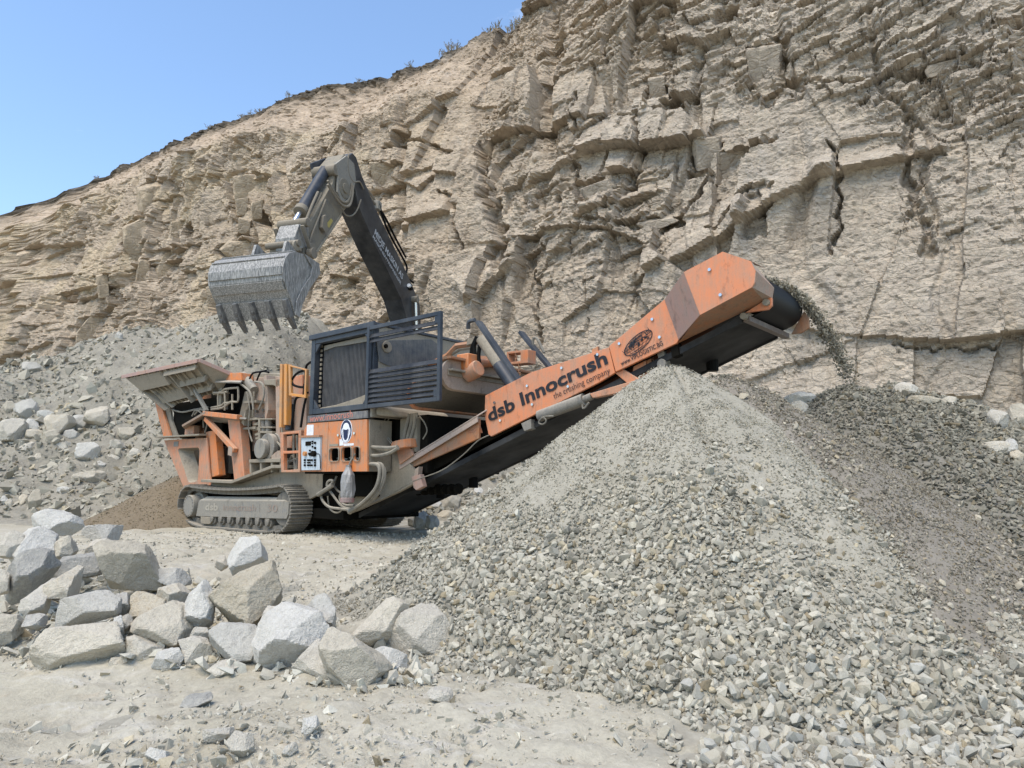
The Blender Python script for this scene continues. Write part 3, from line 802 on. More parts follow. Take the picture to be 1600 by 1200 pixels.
# ---- crawler tracks
def track(yn, far=False):
    """one crawler; yn is the y of its outer face"""
    sgn = 1 if not far else -1
    y0, y1 = (yn, yn + 0.40) if not far else (yn - 0.40, yn)
    T = empty('crawler_track', (0, 0, 0), 0, CR)
    xr, xf, zc, rr = -3.48, -0.44, 0.395, 0.345
    path = []
    def put(x, z): path.append(np.array([x, z]))
    n = 240
    for i in range(n):                        # bottom, rising a little at the sprocket
        x = xr + (xf - xr) * i / n
        put(x, zc - rr + 0.10 * max(0, 1 - (x - xr) / 0.7) ** 2 + 0.05 * max(0, 1 - (xf - x) / 0.5) ** 2)
    zf = zc + 0.02; rf = rr
    for i in range(1, n):
        a = -math.pi / 2 + math.pi * i / n
        put(xf + rf * math.cos(a), (zf if a > -0.5 else zc + 0.05 * 0.6) + rf * math.sin(a) * (1.0))
    for i in range(n):
        t = i / n
        put(xf + (xr - xf) * t, zf + rf - 0.065 * math.sin(math.pi * t) ** 0.8 * (1 if t < .99 else 1) - 0.01 * t)
    for i in range(1, n):
        a = math.pi / 2 + math.pi * i / n
        put(xr + rr * 0.93 * math.cos(a), zc + 0.02 + (rr - 0.02) * math.sin(a) + 0.06 * (1 - math.sin(a)) / 2)
    path.append(path[0])
    P = np.array(path)
    # drop kinks
    seg = np.linalg.norm(np.diff(P, axis=0), axis=1); cum = np.concatenate([[0], np.cumsum(seg)])
    N = 50; pitch = cum[-1] / N
    sh = MB()
    hw = pitch * 0.48
    sh.box(-hw, hw, y0, y1, 0.0, 0.022)
    for gx_, gh in ((-hw * 0.72, 0.040), (0, 0.034), (hw * 0.72, 0.030)):
        sh.hexa([(gx_ - .014, y0, .022), (gx_ + .014, y0, .022), (gx_ + .014, y1, .022), (gx_ - .014, y1, .022)],
                [(gx_ - .007, y0 + .004, gh + .006), (gx_ + .007, y0 + .004, gh + .006), (gx_ + .007, y1 - .004, gh + .006), (gx_ - .007, y1 - .004, gh + .006)])
    ym = (y0 + y1) / 2
    for q in (-0.055, 0.055):
        sh.box(-hw * 1.02, hw * 1.02, ym + q - .016, ym + q + .016, -0.075, 0.0)
    proto = None
    for i in range(N):
        s_ = i * pitch
        x, z = np.interp(s_, cum, P[:, 0]), np.interp(s_, cum, P[:, 1])
        xa, za = np.interp((s_ + .03) % cum[-1], cum, P[:, 0]), np.interp((s_ + .03) % cum[-1], cum, P[:, 1])
        xb, zb = np.interp((s_ - .03) % cum[-1], cum, P[:, 0]), np.interp((s_ - .03) % cum[-1], cum, P[:, 1])
        d = np.array([xa - xb, za - zb]); d /= np.linalg.norm(d)
        # outward = right-hand side of the direction of travel
        M = Matrix(((d[0], 0, d[1], x), (0, 1, 0, 0), (d[1], 0, -d[0], z), (0, 0, 0, 1)))
        M = M @ Matrix.Translation((0, 0, 0.0))
        if proto is None:
            proto = sh.build('track_shoe', M_TRACK, T); proto.matrix_basis = M
        else:
            share(proto, T, M)
    # side frame, final drive, idler, rollers
    fy = yn + sgn * 0.06
    fr = MB()
    fr.prism([(-3.13, 0.50), (-0.22, 0.53), (-0.22, 0.33), (-0.27, 0.26), (-3.20, 0.215)], fy, fy + sgn * 0.28)
    fr.hexa([(-3.13, fy, 0.502), (-0.30, fy, 0.532), (-0.30, fy + sgn * .28, 0.532), (-3.13, fy + sgn * .28, 0.502)],
            [(-3.02, fy + sgn * .10, 0.575), (-0.50, fy + sgn * .10, 0.59), (-0.50, fy + sgn * .24, 0.59), (-3.02, fy + sgn * .24, 0.575)])
    fo = fr.build('track_frame', M_BLUED, T, 0.008)
    d = MB(); d.cyl((-3.43, yn + sgn * 0.02, 0.40), (-3.43, yn + sgn * 0.22, 0.40), 0.20, 28); d.cyl((-3.43, yn + sgn * 0.2, 0.40), (-3.43, yn + sgn * 0.3, 0.40), 0.25, 24)
    d.build('final_drive', M_BLUED, T, 0.006, True)
    for k in range(18):
        a = 2 * math.pi * k / 18
        p = (-3.43 + .175 * math.cos(a), yn + sgn * .02, .40 + .175 * math.sin(a))
        b_ = MB().cyl(p, (p[0], p[1] - sgn * .012, p[2]), 0.010, 6) if k == 0 else b_.cyl(p, (p[0], p[1] - sgn * .012, p[2]), 0.010, 6)
    b_.build('bolt_ring', M_TRACK, T)['kind'] = 'stuff'
    d = MB(); d.cyl((-0.42, yn + sgn * 0.1, 0.41), (-0.42, yn + sgn * 0.3, 0.41), 0.27, 26); d.build('idler', M_TRACK, T, 0.01, True)
    rp = None
    for k in range(7):
        x = -2.62 + k * 0.30
        if rp is None:
            d = MB(); d.cyl((0, yn + sgn * .09, 0), (0, yn + sgn * .31, 0), 0.085, 18); d.cyl((0, yn + sgn * .05, 0), (0, yn + sgn * .09, 0), 0.05, 12)
            d.box(-.06, .06, min(yn + sgn * .055, yn + sgn * .1), max(yn + sgn * .055, yn + sgn * .1), 0.01, 0.07)
            rp = d.build('roller', M_TRACK, T, 0.006, True); rp.location = (x, 0, 0.175)
        else:
            c = share(rp, T); c.location = (x, 0, 0.175)
    d = MB(); d.prism([(-3.02, .215), (-2.62, .215), (-2.62, .12), (-2.70, .09), (-2.98, .09), (-3.02, .13)], fy, fy + sgn * .1)
    d.build('chain_guide', M_TAN, T, 0.006)
    return T, fo
TN, fon = track(-1.2)
TF, _f = track(1.2, True)
# raised lettering on the near frame
def on_frame(name, body, x, h, w, bold, mat):
    text(name, body, mat, fon, (x, -1.14, 0.0), (1, 0, 0.01), (0, 0, 1), h, bold, w, off=0.006)
for body, xp, zz, h, w, bold, mat in (('dsb', -2.86, .335, .125, .46, 0.035, M_DUSTY), ('innocrush', -2.22, .345, .115, 1.05, 0.0, M_FADE), ('30', -0.82, .355, .12, .30, 0.0, M_FADE)):
    text('lettering', body, mat, fon, (xp, -1.14, zz), (1, 0, 0.012), (0, 0, 1), h, bold, w, off=0.006)

# ---- chassis
b = MB()
b.box(-4.3, 0.9, -0.55, 0.55, 0.42, 0.78)                                    # main beam between the tracks
b.box(-3.2, -2.7, -0.85, 0.85, 0.34, 0.66); b.box(-0.9, -0.4, -0.85, 0.85, 0.34, 0.66)
b.box(-3.95, 0.7, -.78, .78, .26, .42)  # belly plate added to block light, so the ground beneath stays dark
b.build('chassis', M_DARK, CR, 0.01)
b = MB()                                                                      # side sill with its sloping foot, above the track
b.prism(XZ(-0.85, (318, 764), (334, 753), (380, 754), (443, 733), (472, 736), (530, 738), (516, 752), (493, 775), (480, 782), (440, 775)), -0.85, -0.80)
b.build('side_sill', M_TAN, CR, 0.008)
b = MB()                                                                      # ledge that carries the crusher
P0 = XZ(-0.85, (330, 749), (378, 751), (442, 727), (470, 727))
b.prism(P0 + [(x, z - .05) for x, z in reversed(P0)], -1.05, -0.30)
b.build('ledge', M_TAN, CR, 0.006)

# ---- rear side panel with the triangular window
def round_poly(pts, r=0.06, n=4):
    out = []
    m = len(pts)
    for i in range(m):
        p0, p1, p2 = (np.array(pts[(i + k - 1) % m], float) for k in range(3))
        a = p1 + (p0 - p1) / np.linalg.norm(p0 - p1) * min(r, np.linalg.norm(p0 - p1) * .45)
        c = p1 + (p2 - p1) / np.linalg.norm(p2 - p1) * min(r, np.linalg.norm(p2 - p1) * .45)
        for k in range(n + 1):
            t = k / n
            out.append(tuple((1 - t) ** 2 * a + 2 * t * (1 - t) * p1 + t * t * c))
    return out
outer = XZ(-0.85, (256, 688), (323, 684), (327, 739), (331, 763), (288, 765))
hole = round_poly(XZ(-0.85, (277, 701), (312, 699), (309, 752), (295, 755)), 0.10)
for sy in (-1, 1):
    b = MB(); y = sy * 0.85
    b.prism(outer, y, y + (-sy) * 0.035, [hole])
    b.build('rear_side_panel', M_ORF, CR, 0.006)
    b = MB()                                                                  # the deep frame of the window
    n = len(hole); hi = [(x * 0.86 + 0.14 * np.mean([h[0] for h in hole]) + .10, z * 0.9 + 0.1 * np.mean([h[1] for h in hole])) for x, z in hole]
    ring = [(x, y - sy * .006 * 0, z) for x, z in hole]; rin = [(x, y - sy * 0.24, z) for x, z in hi]
    b.add(ring + rin, [(i, (i + 1) % n, n + (i + 1) % n, n + i) for i in range(n)])
    b.build('window_frame', M_TAN, CR)
    b = MB(); L0 = XZ(-0.85, (255, 685), (323, 681)); 
    b.hexa([(L0[0][0], y - .0, L0[0][1] + .04), (L0[1][0], y, L0[1][1] + .04), (L0[1][0], y, L0[1][1] - .0), (L0[0][0], y, L0[0][1] - .0)],
           [(L0[0][0], y + sy * .16, L0[0][1] + .03), (L0[1][0], y + sy * .16, L0[1][1] + .03), (L0[1][0], y + sy * .16, L0[1][1]), (L0[0][0], y + sy * .16, L0[0][1])])
    b.build('panel_flange', M_TAN, CR, 0.004)
b = MB(); q = LY(276, 699, -0.855)
b.box(q[0] - .14, q[0] + .06, -.858, -.851, q[2] + .02, q[2] + .12); b.build('warning_sticker', M_BLUED, CR)
# end wall and cross plates under the hopper
b = MB(); X0 = outer[0][0]; X4 = outer[4][0]
b.hexa([(X0 + .02, -.81, outer[0][1]), (X0 + .02, .81, outer[0][1]), (X4 + .02, .81, outer[4][1]), (X4 + .02, -.81, outer[4][1])],
       [(X0 + .06, -.81, outer[0][1]), (X0 + .06, .81, outer[0][1]), (X4 + .06, .81, outer[4][1]), (X4 + .06, -.81, outer[4][1])])
b.build('end_wall', M_ORB, CR)
b = MB(); b.box(-4.9, -3.3, -.5, .5, 1.0, 1.5); b.build('feeder_housing', M_GREYD, CR, 0.01)

# ---- feed hopper: two long wings and a rear wing, ribbed underneath
def wing(sy):
    yt, yb = sy * 1.35, sy * 0.80
    T0, T1 = np.array(LY(193, 588, -1.35)), np.array(LY(311, 563, -1.35))
    B0, B1 = np.array(LY(266, 634, -0.80)), np.array(LY(345, 611, -0.80))
    F1 = np.array(LY(362, 585, -0.80))
    for v_ in (T0, T1): v_[1] = yt
    for v_ in (B0, B1, F1): v_[1] = yb
    W = lambda u, v_: (T0 * (1 - u) + T1 * u) * (1 - v_) + (B0 * (1 - u) + B1 * u) * v_
    nrm = np.cross(T1 - T0, B0 - T0); nrm /= np.linalg.norm(nrm)
    if nrm[1] * sy < 0: nrm = -nrm
    h = empty('hopper_wing', (0, 0, 0), 0, CR)
    b = MB(); b.slab([T0, T1, B1, B0], -0.03, nrm); b.slab([T1, F1, B1], -0.03); b.build('wing_plate', M_TAN, h, 0.004)
    # rim
    b = MB(); up = np.array([0, 0, .055]); out = np.array([0, sy * .045, 0])
    b.hexa([T0 - up + out, T0 - out, T0 + up * .4 - out, T0 + up * .4 + out], [T1 - up + out, T1 - out, T1 + up * .4 - out, T1 + up * .4 + out])
    b.bar(T1, F1, 0.07, 0.07)
    b.build('rim', M_WORN, h, 0.006)
    def on(u, v_, hgt): return W(u, v_) + nrm * hgt
    # three boxed stringers and the recesses between them
    for (v0, v1, u0, u1) in ((0.06, 0.42, 0.05, 0.52), (0.62, 0.86, 0.10, 0.60), (0.08, 0.16, 0.56, 0.97), (0.44, 0.55, 0.60, 0.98), (0.72, 0.84, 0.62, 0.98)):
        b = MB(); b.hexa([on(u0, v0, 0.0), on(u1, v0, 0.0), on(u1, v1, 0.0), on(u0, v1, 0.0)], [on(u0, v0, .05), on(u1, v0, .05), on(u1, v1, .13), on(u0, v1, .13)])
        b.build('stringer', M_TAN, h, 0.005)
    for k, u in enumerate(np.concatenate([np.linspace(0.12, 0.52, 6), np.linspace(0.66, 0.95, 4)])):
        b = MB()
        for v0, v1 in ((0.03, 0.97),):
            w_ = 0.006
            b.hexa([on(u - w_, v0, 0), on(u + w_, v0, 0), on(u + w_, v1, 0), on(u - w_, v1, 0)], [on(u - w_, v0, .045), on(u + w_, v0, .045), on(u + w_, v1, .085), on(u - w_, v1, .085)])
        b.build('rib', M_TAN, h)
    # deep gussets
    for u, du, dep in ((0.05, 0.030, 0.20), (0.17, 0.020, 0.16), (0.60, 0.022, 0.20), (0.70, 0.012, 0.16)):
        b = MB()
        w_ = du / 3
        b.hexa([on(u - w_, 0.02, 0), on(u + w_, 0.02, 0), on(u + w_, 1.0, 0), on(u - w_, 1.0, 0)], [on(u - w_, 0.02, .05), on(u + w_, 0.02, .05), on(u + w_, 1.0, dep), on(u - w_, 1.0, dep)])
        b.build('gusset', M_TAN, h, 0.004)
    return h, T0, T1, B0, B1
hw_, T0, T1, B0, B1 = wing(-1)
wing(1)
b = MB(); e0, e1 = T0.copy(), T0.copy(); e1[1] = 1.35; f0 = B0.copy(); f1 = B0.copy(); f1[1] = 0.8
b.slab([e0 + np.array([.02, .03, 0]), e1 + np.array([.02, -.03, 0]), f1, f0], 0.03); b.build('rear_wing', M_TAN, CR)
b = MB(); zt = B0[2]
for sy in (-1, 1): b.box(B0[0] + .05, B1[0], min(sy * .70, sy * .74), max(sy * .70, sy * .74), 1.75, zt + .05)
b.box(B0[0], B0[0] + .04, -.7, .7, 1.75, zt); b.build('hopper_box', M_DARK, CR, 0.01)
# posts under the wings
for sy in (-1, 1):
    MB().prism(XZ(-0.85, (242, 630), (251, 631), (267, 684), (256, 685)), .85 * sy, .80 * sy).build('rear_post', M_OR, CR, 0.005)
    MB().prism(XZ(-0.78, (249, 628), (266, 633), (269, 658), (279, 685), (263, 685)), .79 * sy, .745 * sy).build('post_gusset', M_TAN, CR, 0.005)
b = MB(); b.cyl(LY(318, 700, -.55), LY(318, 606, -.55), 0.15, 18); b.build('support_column', M_ORB, CR, 0, True)

# ---- between hopper and jaw: brown tank, orange columns and braces
b = MB(); b.prism(XZ(-0.80, (321, 675), (336, 672), (342, 742), (330, 746)), -0.80, -0.66); b.build('brace_column', M_OR, CR, 0.008)
b = MB(); q0, q1 = LY(341, 700, -.25), LY(374, 747, -.25)
b.cyl(((q0[0] + q1[0]) / 2, -.48, q0[2]), ((q0[0] + q1[0]) / 2, -.48, q1[2]), abs(q1[0] - q0[0]) * .34, 20); b.build('tank', M_ORB, CR, 0.01, True)
b = MB(); b.prism(XZ(-0.80, (363, 651), (382, 651), (390, 748), (374, 751)), -0.90, -0.74); b.build('front_column', M_ORF, CR, 0.008)
b = MB(); b.prism(XZ(-0.92, (380, 651), (384, 640), (381, 665), (377, 660)), -0.92, -.78); b.build('column_bracket', M_TAN, CR)
b = MB(); b.bar(LY(322, 654, -.95), LY(368, 704, -.95), .085, .085); b.build('diagonal_brace', M_OR, CR, 0.008)
b = MB(); b.prism(XZ(-0.9, (365, 697), (371, 700), (370, 713), (364, 711)), -1.0, -.9); b.build('brace_lug', M_PINK, CR)
b = MB(); b.bar(LY(320, 646, -1.0), LY(374, 652, -1.0), .10, .085); b.build('cross_arm', M_OR, CR, 0.008)
b = MB(); b.slab([LY(285, 667, -1.05), LY(321, 646, -1.05), LY(321, 652, -.75), LY(290, 672, -.75)], 0.04); b.build('deck_edge', M_PINK, CR, 0.004)
b = MB(); b.slab([LY(321, 649, -1.0), LY(384, 655, -1.0), LY(384, 660, -.55), LY(321, 664, -.55)], 0.03); b.build('deck_plate', M_GREYD, CR)
b = MB(); b.bar(LY(300, 600, -.98), LY(323, 642, -.98), .075, .05); b.build('lift_strut', M_BLUED, CR, 0.006)
b = MB(); b.prism(XZ(-0.6, (268, 634), (345, 628), (345, 660), (290, 668), (275, 650)), -.62, -.58); b.build('side_plate', M_BLUED, CR)
b = MB(); b.box(*(lambda a, c: (a[0], c[0], -.86, -.6, c[2], a[2]))(LY(289, 666, -.86), LY(302, 679, -.86))); b.build('junction_box', M_ORF, CR, 0.01)
b = MB(); b.prism(XZ(-0.70, (311, 664), (322, 664), (322, 681), (311, 681)), -.74, -.70); b.build('small_panel', M_OR, CR)
# roof plate over the valves
b = MB(); b.slab([LY(336, 598, -1.0), LY(376, 599, -1.0), LY(384, 592, -.5), LY(345, 591, -.5)], 0.025); b.build('valve_roof', M_GREYD, CR)
b = MB(); b.prism(XZ(-0.75, (358, 584), (384, 583), (385, 595), (357, 596)), -.85, -.6); b.build('orange_cover', M_OR, CR, 0.01)
b = MB(); b.prism(XZ(-.50, (330, 598), (394, 592), (396, 650), (330, 652)), -.50, -.46); b.prism(XZ(-.32, (322, 652), (396, 650), (398, 752), (330, 752)), -.32, -.28); b.build('shade_plate', M_DARK, CR)  # black plates added as stand-ins for shade behind the pipes and columns
for yy, r_, pts in ((-.8, .018, ((268, 640), (285, 644), (304, 640), (326, 636))), (-.84, .016, ((304, 648), (312, 640), (322, 645), (324, 660), (320, 676))), (-.86, .016, ((300, 650), (306, 641), (316, 648), (318, 668))),
                    (-.9, .014, ((386, 612), (390, 640), (388, 668), (394, 690))), (-.9, .018, ((376, 600), (384, 606), (392, 616), (396, 640))), (-.86, .02, ((398, 596), (410, 600), (412, 620), (404, 640))),
                    (-.9, .016, ((446, 640), (440, 662), (442, 690), (437, 712))), (-.88, .018, ((432, 690), (440, 700), (438, 716), (430, 722)))):
    MB().tube([LY(a, c, yy) for a, c in pts], r_, 6).build('hydraulic_hose', M_HOSE, CR, 0, True)
# grease and oil lines round the valve block
vb = empty('valve_block', (0, 0, 0), 0, CR)
b = MB(); q0, q1 = LY(345, 640, -.78), LY(352, 606, -.78); b.box(q0[0], q1[0], -.85, -.70, q0[2], q1[2])
q0, q1 = LY(340, 618, -.80), LY(360, 613, -.80); b.box(q0[0], q1[0], -.9, -.8, q0[2], q1[2]); b.build('valve_body', M_TAN, vb, 0.008)
for pts in (((333, 614), (345, 613), (352, 608), (370, 606), (372, 607), (372, 626), (366, 628), (350, 630)),
            ((341, 640), (341, 616), (348, 614), (355, 612)), ((351, 641), (352, 634), (351, 612)), ((363, 640), (363, 616)),
            ((330, 637), (345, 634), (352, 628)), ((330, 640), (348, 637), (360, 628), (368, 628))):
    MB().tube([LY(a, c, -.93) for a, c in pts], 0.020, 6).build('pipe', M_TAN, vb, 0, True)

# ---- jaw crusher
J = empty('jaw_crusher', (0, 0, 0), 0, CR)
b = MB(); jp = XZ(-0.62, (394, 612), (397, 590), (432, 588), (470, 590), (470, 700), (440, 705), (394, 705))
b.prism(jp, -.62, .62); b.build('jaw_frame', M_PINK, J, 0.012)
b = MB()
for (a, c) in ((392, 628), (391, 669), (393, 655)):
    b.prism(XZ(-0.7, (a, c), (a + 20, c - 2), (a + 20, c + 2), (a, c + 3)), -.85, -.62)
b.build('flange', M_TAN, J)
b = MB(); b.prism(XZ(-0.8, (412, 588), (416, 586), (419, 640), (414, 660)), -.80, -.62); b.prism(XZ(-0.8, (432, 592), (438, 592), (439, 705), (433, 705)), -.82, -.62); b.build('web_plate', M_PINK, J, 0.006)
b = MB(); b.prism(XZ(-0.72, (384, 612), (394, 610), (383, 665), (378, 690), (372, 665)), -.74, -.70); b.build('web_plate', M_TAN, J, 0.004)
b = MB(); b.prism(XZ(-0.78, (415, 594), (440, 592), (441, 602), (436, 606), (430, 602), (416, 602)), -.82, -.62); b.build('toggle_cover', M_TAN, J, 0.01)
b = MB(); b.prism(XZ(-0.5, (398, 590), (402, 583), (440, 584), (470, 589), (470, 592), (398, 596)), -.6, .5); b.build('dusty_top', M_TAN, J, 0.02)
bp = None
for (a, c) in ((418, 611), (424, 621), (419, 623), (413, 641), (402, 643), (424, 629), (416, 649), (423, 643), (417, 611), (386, 619), (384, 628), (389, 645), (406, 631), (423, 652), (424, 676), (429, 664)):
    q = LY(a, c, -.63)
    if bp is None:
        bp = MB().cyl((0, -.035, 0), (0, .03, 0), .026, 6).build('bolt', M_GREYD, J); bp.location = q
    else:
        n_ = share(bp, J); n_.location = q
# spring box with shelves
S_ = MB()
for (a0, c0, a1, c1) in ((402, 654, 430, 656), (409, 667, 430, 669), (409, 674, 430, 677)):
    S_.prism(XZ(-0.82, (a0, c0), (a1, c0), (a1, c1), (a0, c1)), -.88, -.62)
S_.prism(XZ(-0.82, (408, 655), (411, 655), (411, 686), (408, 686)), -.88, -.62)
S_.build('shelf_frame', M_TAN, J, 0.004)
for k, (a, c) in enumerate(((416, 661), (424, 661), (418, 671), (425, 671))):
    q = LY(a, c, -.75); MB().cyl((q[0], -.80, q[2] - .06), (q[0], -.80, q[2] + .05), .06, 10).build('spring', M_GREYD, J, 0, True)
for (a, c) in ((397, 662), (396, 670), (399, 678), (400, 684)):
    MB().prism(XZ(-0.8, (a, c), (a + 8, c - 3), (a + 10, c + 2), (a + 1, c + 3)), -.82, -.66).build('adjusting_wedge', M_TAN, J, 0.005)
# hydraulic motor
Mt = empty('hydraulic_motor', (0, 0, 0), 0, CR)
q = np.array(LY(405, 701, -1.05))
b = MB(); b.cyl(q, q + np.array([0, .10, 0]), .17, 26); b.build('motor_disc', M_BLUED, Mt, 0.012, True)
b = MB(); b.cyl(q + np.array([.05, .10, .03]), q + np.array([.05, .2, .03]), .235, 26); b.cyl(q + np.array([.05, .22, .03]), q + np.array([.05, .26, .03]), .25, 26); b.build('motor_flange', M_GREYD, Mt, 0.012, True)
b = MB(); b.cyl(q + np.array([.05, .26, .05]), q + np.array([.05, .6, .05]), .20, 22); b.build('motor_case', M_TAN, Mt, 0.012, True)
b = MB(); ms = XZ(-1.0, (389, 718), (438, 716), (438, 722), (389, 723)); b.prism(ms, -1.0, -.55); b.build('motor_shelf', M_TAN, CR, 0.006)
for (a, c) in ((390, 723), (406, 723), (423, 722), (437, 721)):
    MB().prism(XZ(-0.98, (a, c), (a + 2.5, c), (a + 2.5, c + 16), (a, c + 16)), -.98, -.6).build('shelf_web', M_TAN, CR)
b = MB(); b.prism(XZ(-0.98, (424, 712), (434, 704), (440, 718), (424, 718)), -.98, -.94); b.build('shelf_gusset', M_PINK, CR)
# big blue ram and small rods over the hopper front
b = MB(); b.cyl(LY(380, 586, -.7), LY(397, 610, -.7), .085, 14); b.build('ram', M_BLUED, CR, 0, True)
b = MB(); b.cyl(LY(397, 612, -.82), LY(395, 652, -.82), .022, 8); b.build('rod', M_TAN, CR, 0, True)
# black handrails on top
for pts in (((390, 592), (395, 583), (407, 581), (416, 579)), ((400, 598), (406, 583), (411, 580), (420, 582))):
    MB().tube([LY(a, c, -.75) for a, c in pts], .018, 6, 2).build('handrail', M_BLACK, CR, 0, True)
for pts in (((455, 671), (459, 640), (463, 622), (474, 618), (476, 600)), ((470, 668), (474, 640), (478, 622), (481, 612)), ((477, 600), (478, 575), (482, 568), (486, 566)),
            ((479, 578), (466, 582), (457, 592), (458, 601), (470, 605), (477, 604))):
    MB().tube([LY(a, c, -1.1) for a, c in pts], .020, 7, 3).build('handrail', M_BLACK, CR, 0, True)
# orange posts, gate and step frame
b = MB(); b.prism(XZ(-1.1, (439, 569), (442.5, 569), (441, 668), (437.5, 668)), -1.12, -1.02); b.prism(XZ(-1.1, (443.5, 568.5), (448, 568.5), (447, 664), (443, 664)), -1.1, -1.0); b.build('gate_post', M_ORY, CR, 0.006)
b = MB(); go = XZ(-1.12, (452, 570), (480.5, 577), (479, 622), (453, 618)); gi = XZ(-1.12, (455, 573), (478, 579), (476.5, 617), (456, 614.5)); b.prism(go, -1.14, -1.09, [gi]); b.build('gate', M_ORY, CR, 0.005)
b = MB(); fo_ = XZ(-1.15, (439, 676), (472, 672), (470, 738), (441, 738)); h1 = XZ(-1.15, (444, 679), (468, 677), (467.5, 704), (444.5, 705)); h2 = XZ(-1.15, (444.5, 709), (467.5, 708), (467, 733), (445, 735))
b.prism(fo_, -1.17, -1.10, [h1, h2]); b.build('step_frame', M_ORF, CR, 0.006)
b = MB(); b.prism(XZ(-.85, (440, 680), (472, 676), (472, 736), (440, 736)), -.85, -.8); b.build('cabinet_back', M_DARK, CR)
b = MB(); q0, q1 = LY(447, 700, -1.0), LY(456, 681, -1.0); b.box(q0[0], q1[0], -1.0, -.86, q0[2], q1[2]); b.build('filter_housing', M_ORF, CR, 0.008)
for pts in (((448, 735), (452, 722), (458, 712), (463, 735)), ((446, 722), (456, 720), (466, 716)), ((459, 678), (459, 706), (461, 734)), ((464, 680), (465, 704), (464, 733))):
    MB().tube([LY(a, c, -1.02) for a, c in pts], .022, 6).build('hose', M_HOSE, CR, 0, True)
b = MB(); b.prism(XZ(-0.9, (462, 622), (480, 618), (480, 672), (450, 674), (449, 628)), -.92, -.5); b.build('oil_cabinet', M_PINK, CR, 0.01)
b = MB(); b.cyl(LY(452, 632, -.98), LY(452, 672, -.98), .07, 12); b.build('accumulator', M_BLUE, CR, 0, True)
b = MB(); b.prism(XZ(-.6, (455, 592), (480, 586), (480, 622), (455, 622)), -.7, .6); b.build('jaw_cover', M_ORF, CR, 0.015)
# ---- power unit: orange box with the controls
PB = empty('power_unit', (0, 0, 0), 0, CR)
face = XZ(-1.2, (475, 672), (481, 661.5), (573.5, 655), (574, 736.5), (473, 737))
XF = 1.755
wins = [round_poly(XZ(-1.2, *w), 0.045, 3) for w in (((516, 701), (530.5, 700), (530.5, 720), (516, 720.5)), ((535, 699.5), (550, 698), (550, 720), (535, 720)), ((553.5, 698.5), (563, 698), (563, 719.5), (553.5, 719.5)))]
b = MB(); b.prism(face, -1.20, -1.17, wins); b.build('front_panel', M_OR, PB, 0.006)
zt_, zb_ = face[2][1], face[3][1]
b = MB(); b.box(XF - .03, XF, -1.168, -.76, zb_, zt_); b.build('end_panel', M_TAN, PB, 0.006)
b = MB(); b.box(face[0][0] + .02, XF - .03, -.80, -.76, zb_, zt_); b.box(face[0][0] + .02, XF - .03, -1.168, -.8, zb_ - .02, zb_ + .01); b.build('back_panel', M_DARK, PB)
b = MB()
for k, w in enumerate(wins):
    cx = np.mean([p[0] for p in w]); cz = np.mean([p[1] for p in w])
    b.cyl((cx + .05, -1.08, cz - .25), (cx + .03, -1.08, cz + .2), .012, 6); b.cyl((cx - .12, -1.06, cz - .05), (cx + .12, -1.06, cz - .07), .018, 6)
    b.box(cx - .05, cx + .08, -1.1, -1.0, cz - .16, cz - .09)
b.build('wiring', M_HOSE, PB)
for w in wins:
    n = len(w); cx = np.mean([p[0] for p in w]); cz = np.mean([p[1] for p in w])
    o_ = [(cx + (x - cx) * 1.10 + .0, -1.203, cz + (z - cz) * 1.10) for x, z in w]; i_ = [(x, -1.203, z) for x, z in w]
    o2 = [(x, -1.222, z) for x, _, z in o_]; i2 = [(x, -1.222, z) for x, _, z in i_]
    bb = MB(); bb.add(o2 + i2 + o_, [(i, (i + 1) % n, n + (i + 1) % n, n + i) for i in range(n)] + [(i, (i + 1) % n, 2 * n + (i + 1) % n, 2 * n + i) for i in range(n)])
    bb.build('window_rim', M_TAN, PB)
seam = XZ(-1.2, (513, 659), (514, 735)); b = MB(); b.box(seam[0][0], seam[0][0] + .008, -1.2035, -1.199, seam[1][1], seam[0][1]); b.build('door_seam', M_ORB, PB)
# control panel
CP = MB(); cpx = XZ(-1.2, (473.5, 684), (503.5, 683), (502.5, 734.5), (474, 735)); CP.prism(cpx, -1.235, -1.2); cpo = CP.build('control_panel', paint('panel_grey_blue', (0.46, 0.53, 0.58), 0.12, (0.45, 0.42, 0.36), 0.45), PB, 0.004)
b = MB(); q = XZ(-1.2, (472, 681), (504, 680), (504, 683), (472, 684)); b.prism(q, -1.26, -1.2); b.build('panel_hood', M_ORB, PB)
def on_cp(px, py): return LY(px, py, -1.236)
b = MB(); q0, q1 = on_cp(478, 690), on_cp(486, 696); b.box(q0[0], q1[0], -1.245, -1.236, q1[2], q0[2]); b.build('display', M_DARK, cpo)
kb = None
for (a, c, r_) in ((489, 690, .8), (489, 693, .6), (493, 692, 1.2), (489, 698, .8), (493, 700, 1.2), (485, 704, .9), (484, 709, 1.2), (486, 709, 1.2), (485, 711, .8), (477, 719, 1.1), (477, 727, 1.1), (477, 723, .7), (482, 719, .9), (484.5, 719, 1), (488, 719, 1),
                   (482, 727, .9), (485, 727, .9), (488, 727, .9), (482, 723, .7), (485, 723, .7), (493, 719, 1.1), (493, 723, .9), (493, 727, 1.2)):
    q = on_cp(a, c)
    MB().cyl(q, (q[0], q[1] - .02, q[2]), .012 * r_ + .004, 8).build('button', M_DARK, cpo)
q = on_cp(478, 709); MB().cyl(q, (q[0], q[1] - .04, q[2]), .035, 12).build('emergency_button', flat('button_orange', (0.5, 0.22, 0.08)), cpo)
q = on_cp(492, 709); MB().cyl(q, (q[0], q[1] - .05, q[2]), .045, 14).build('rotary_switch', M_DARK, cpo)
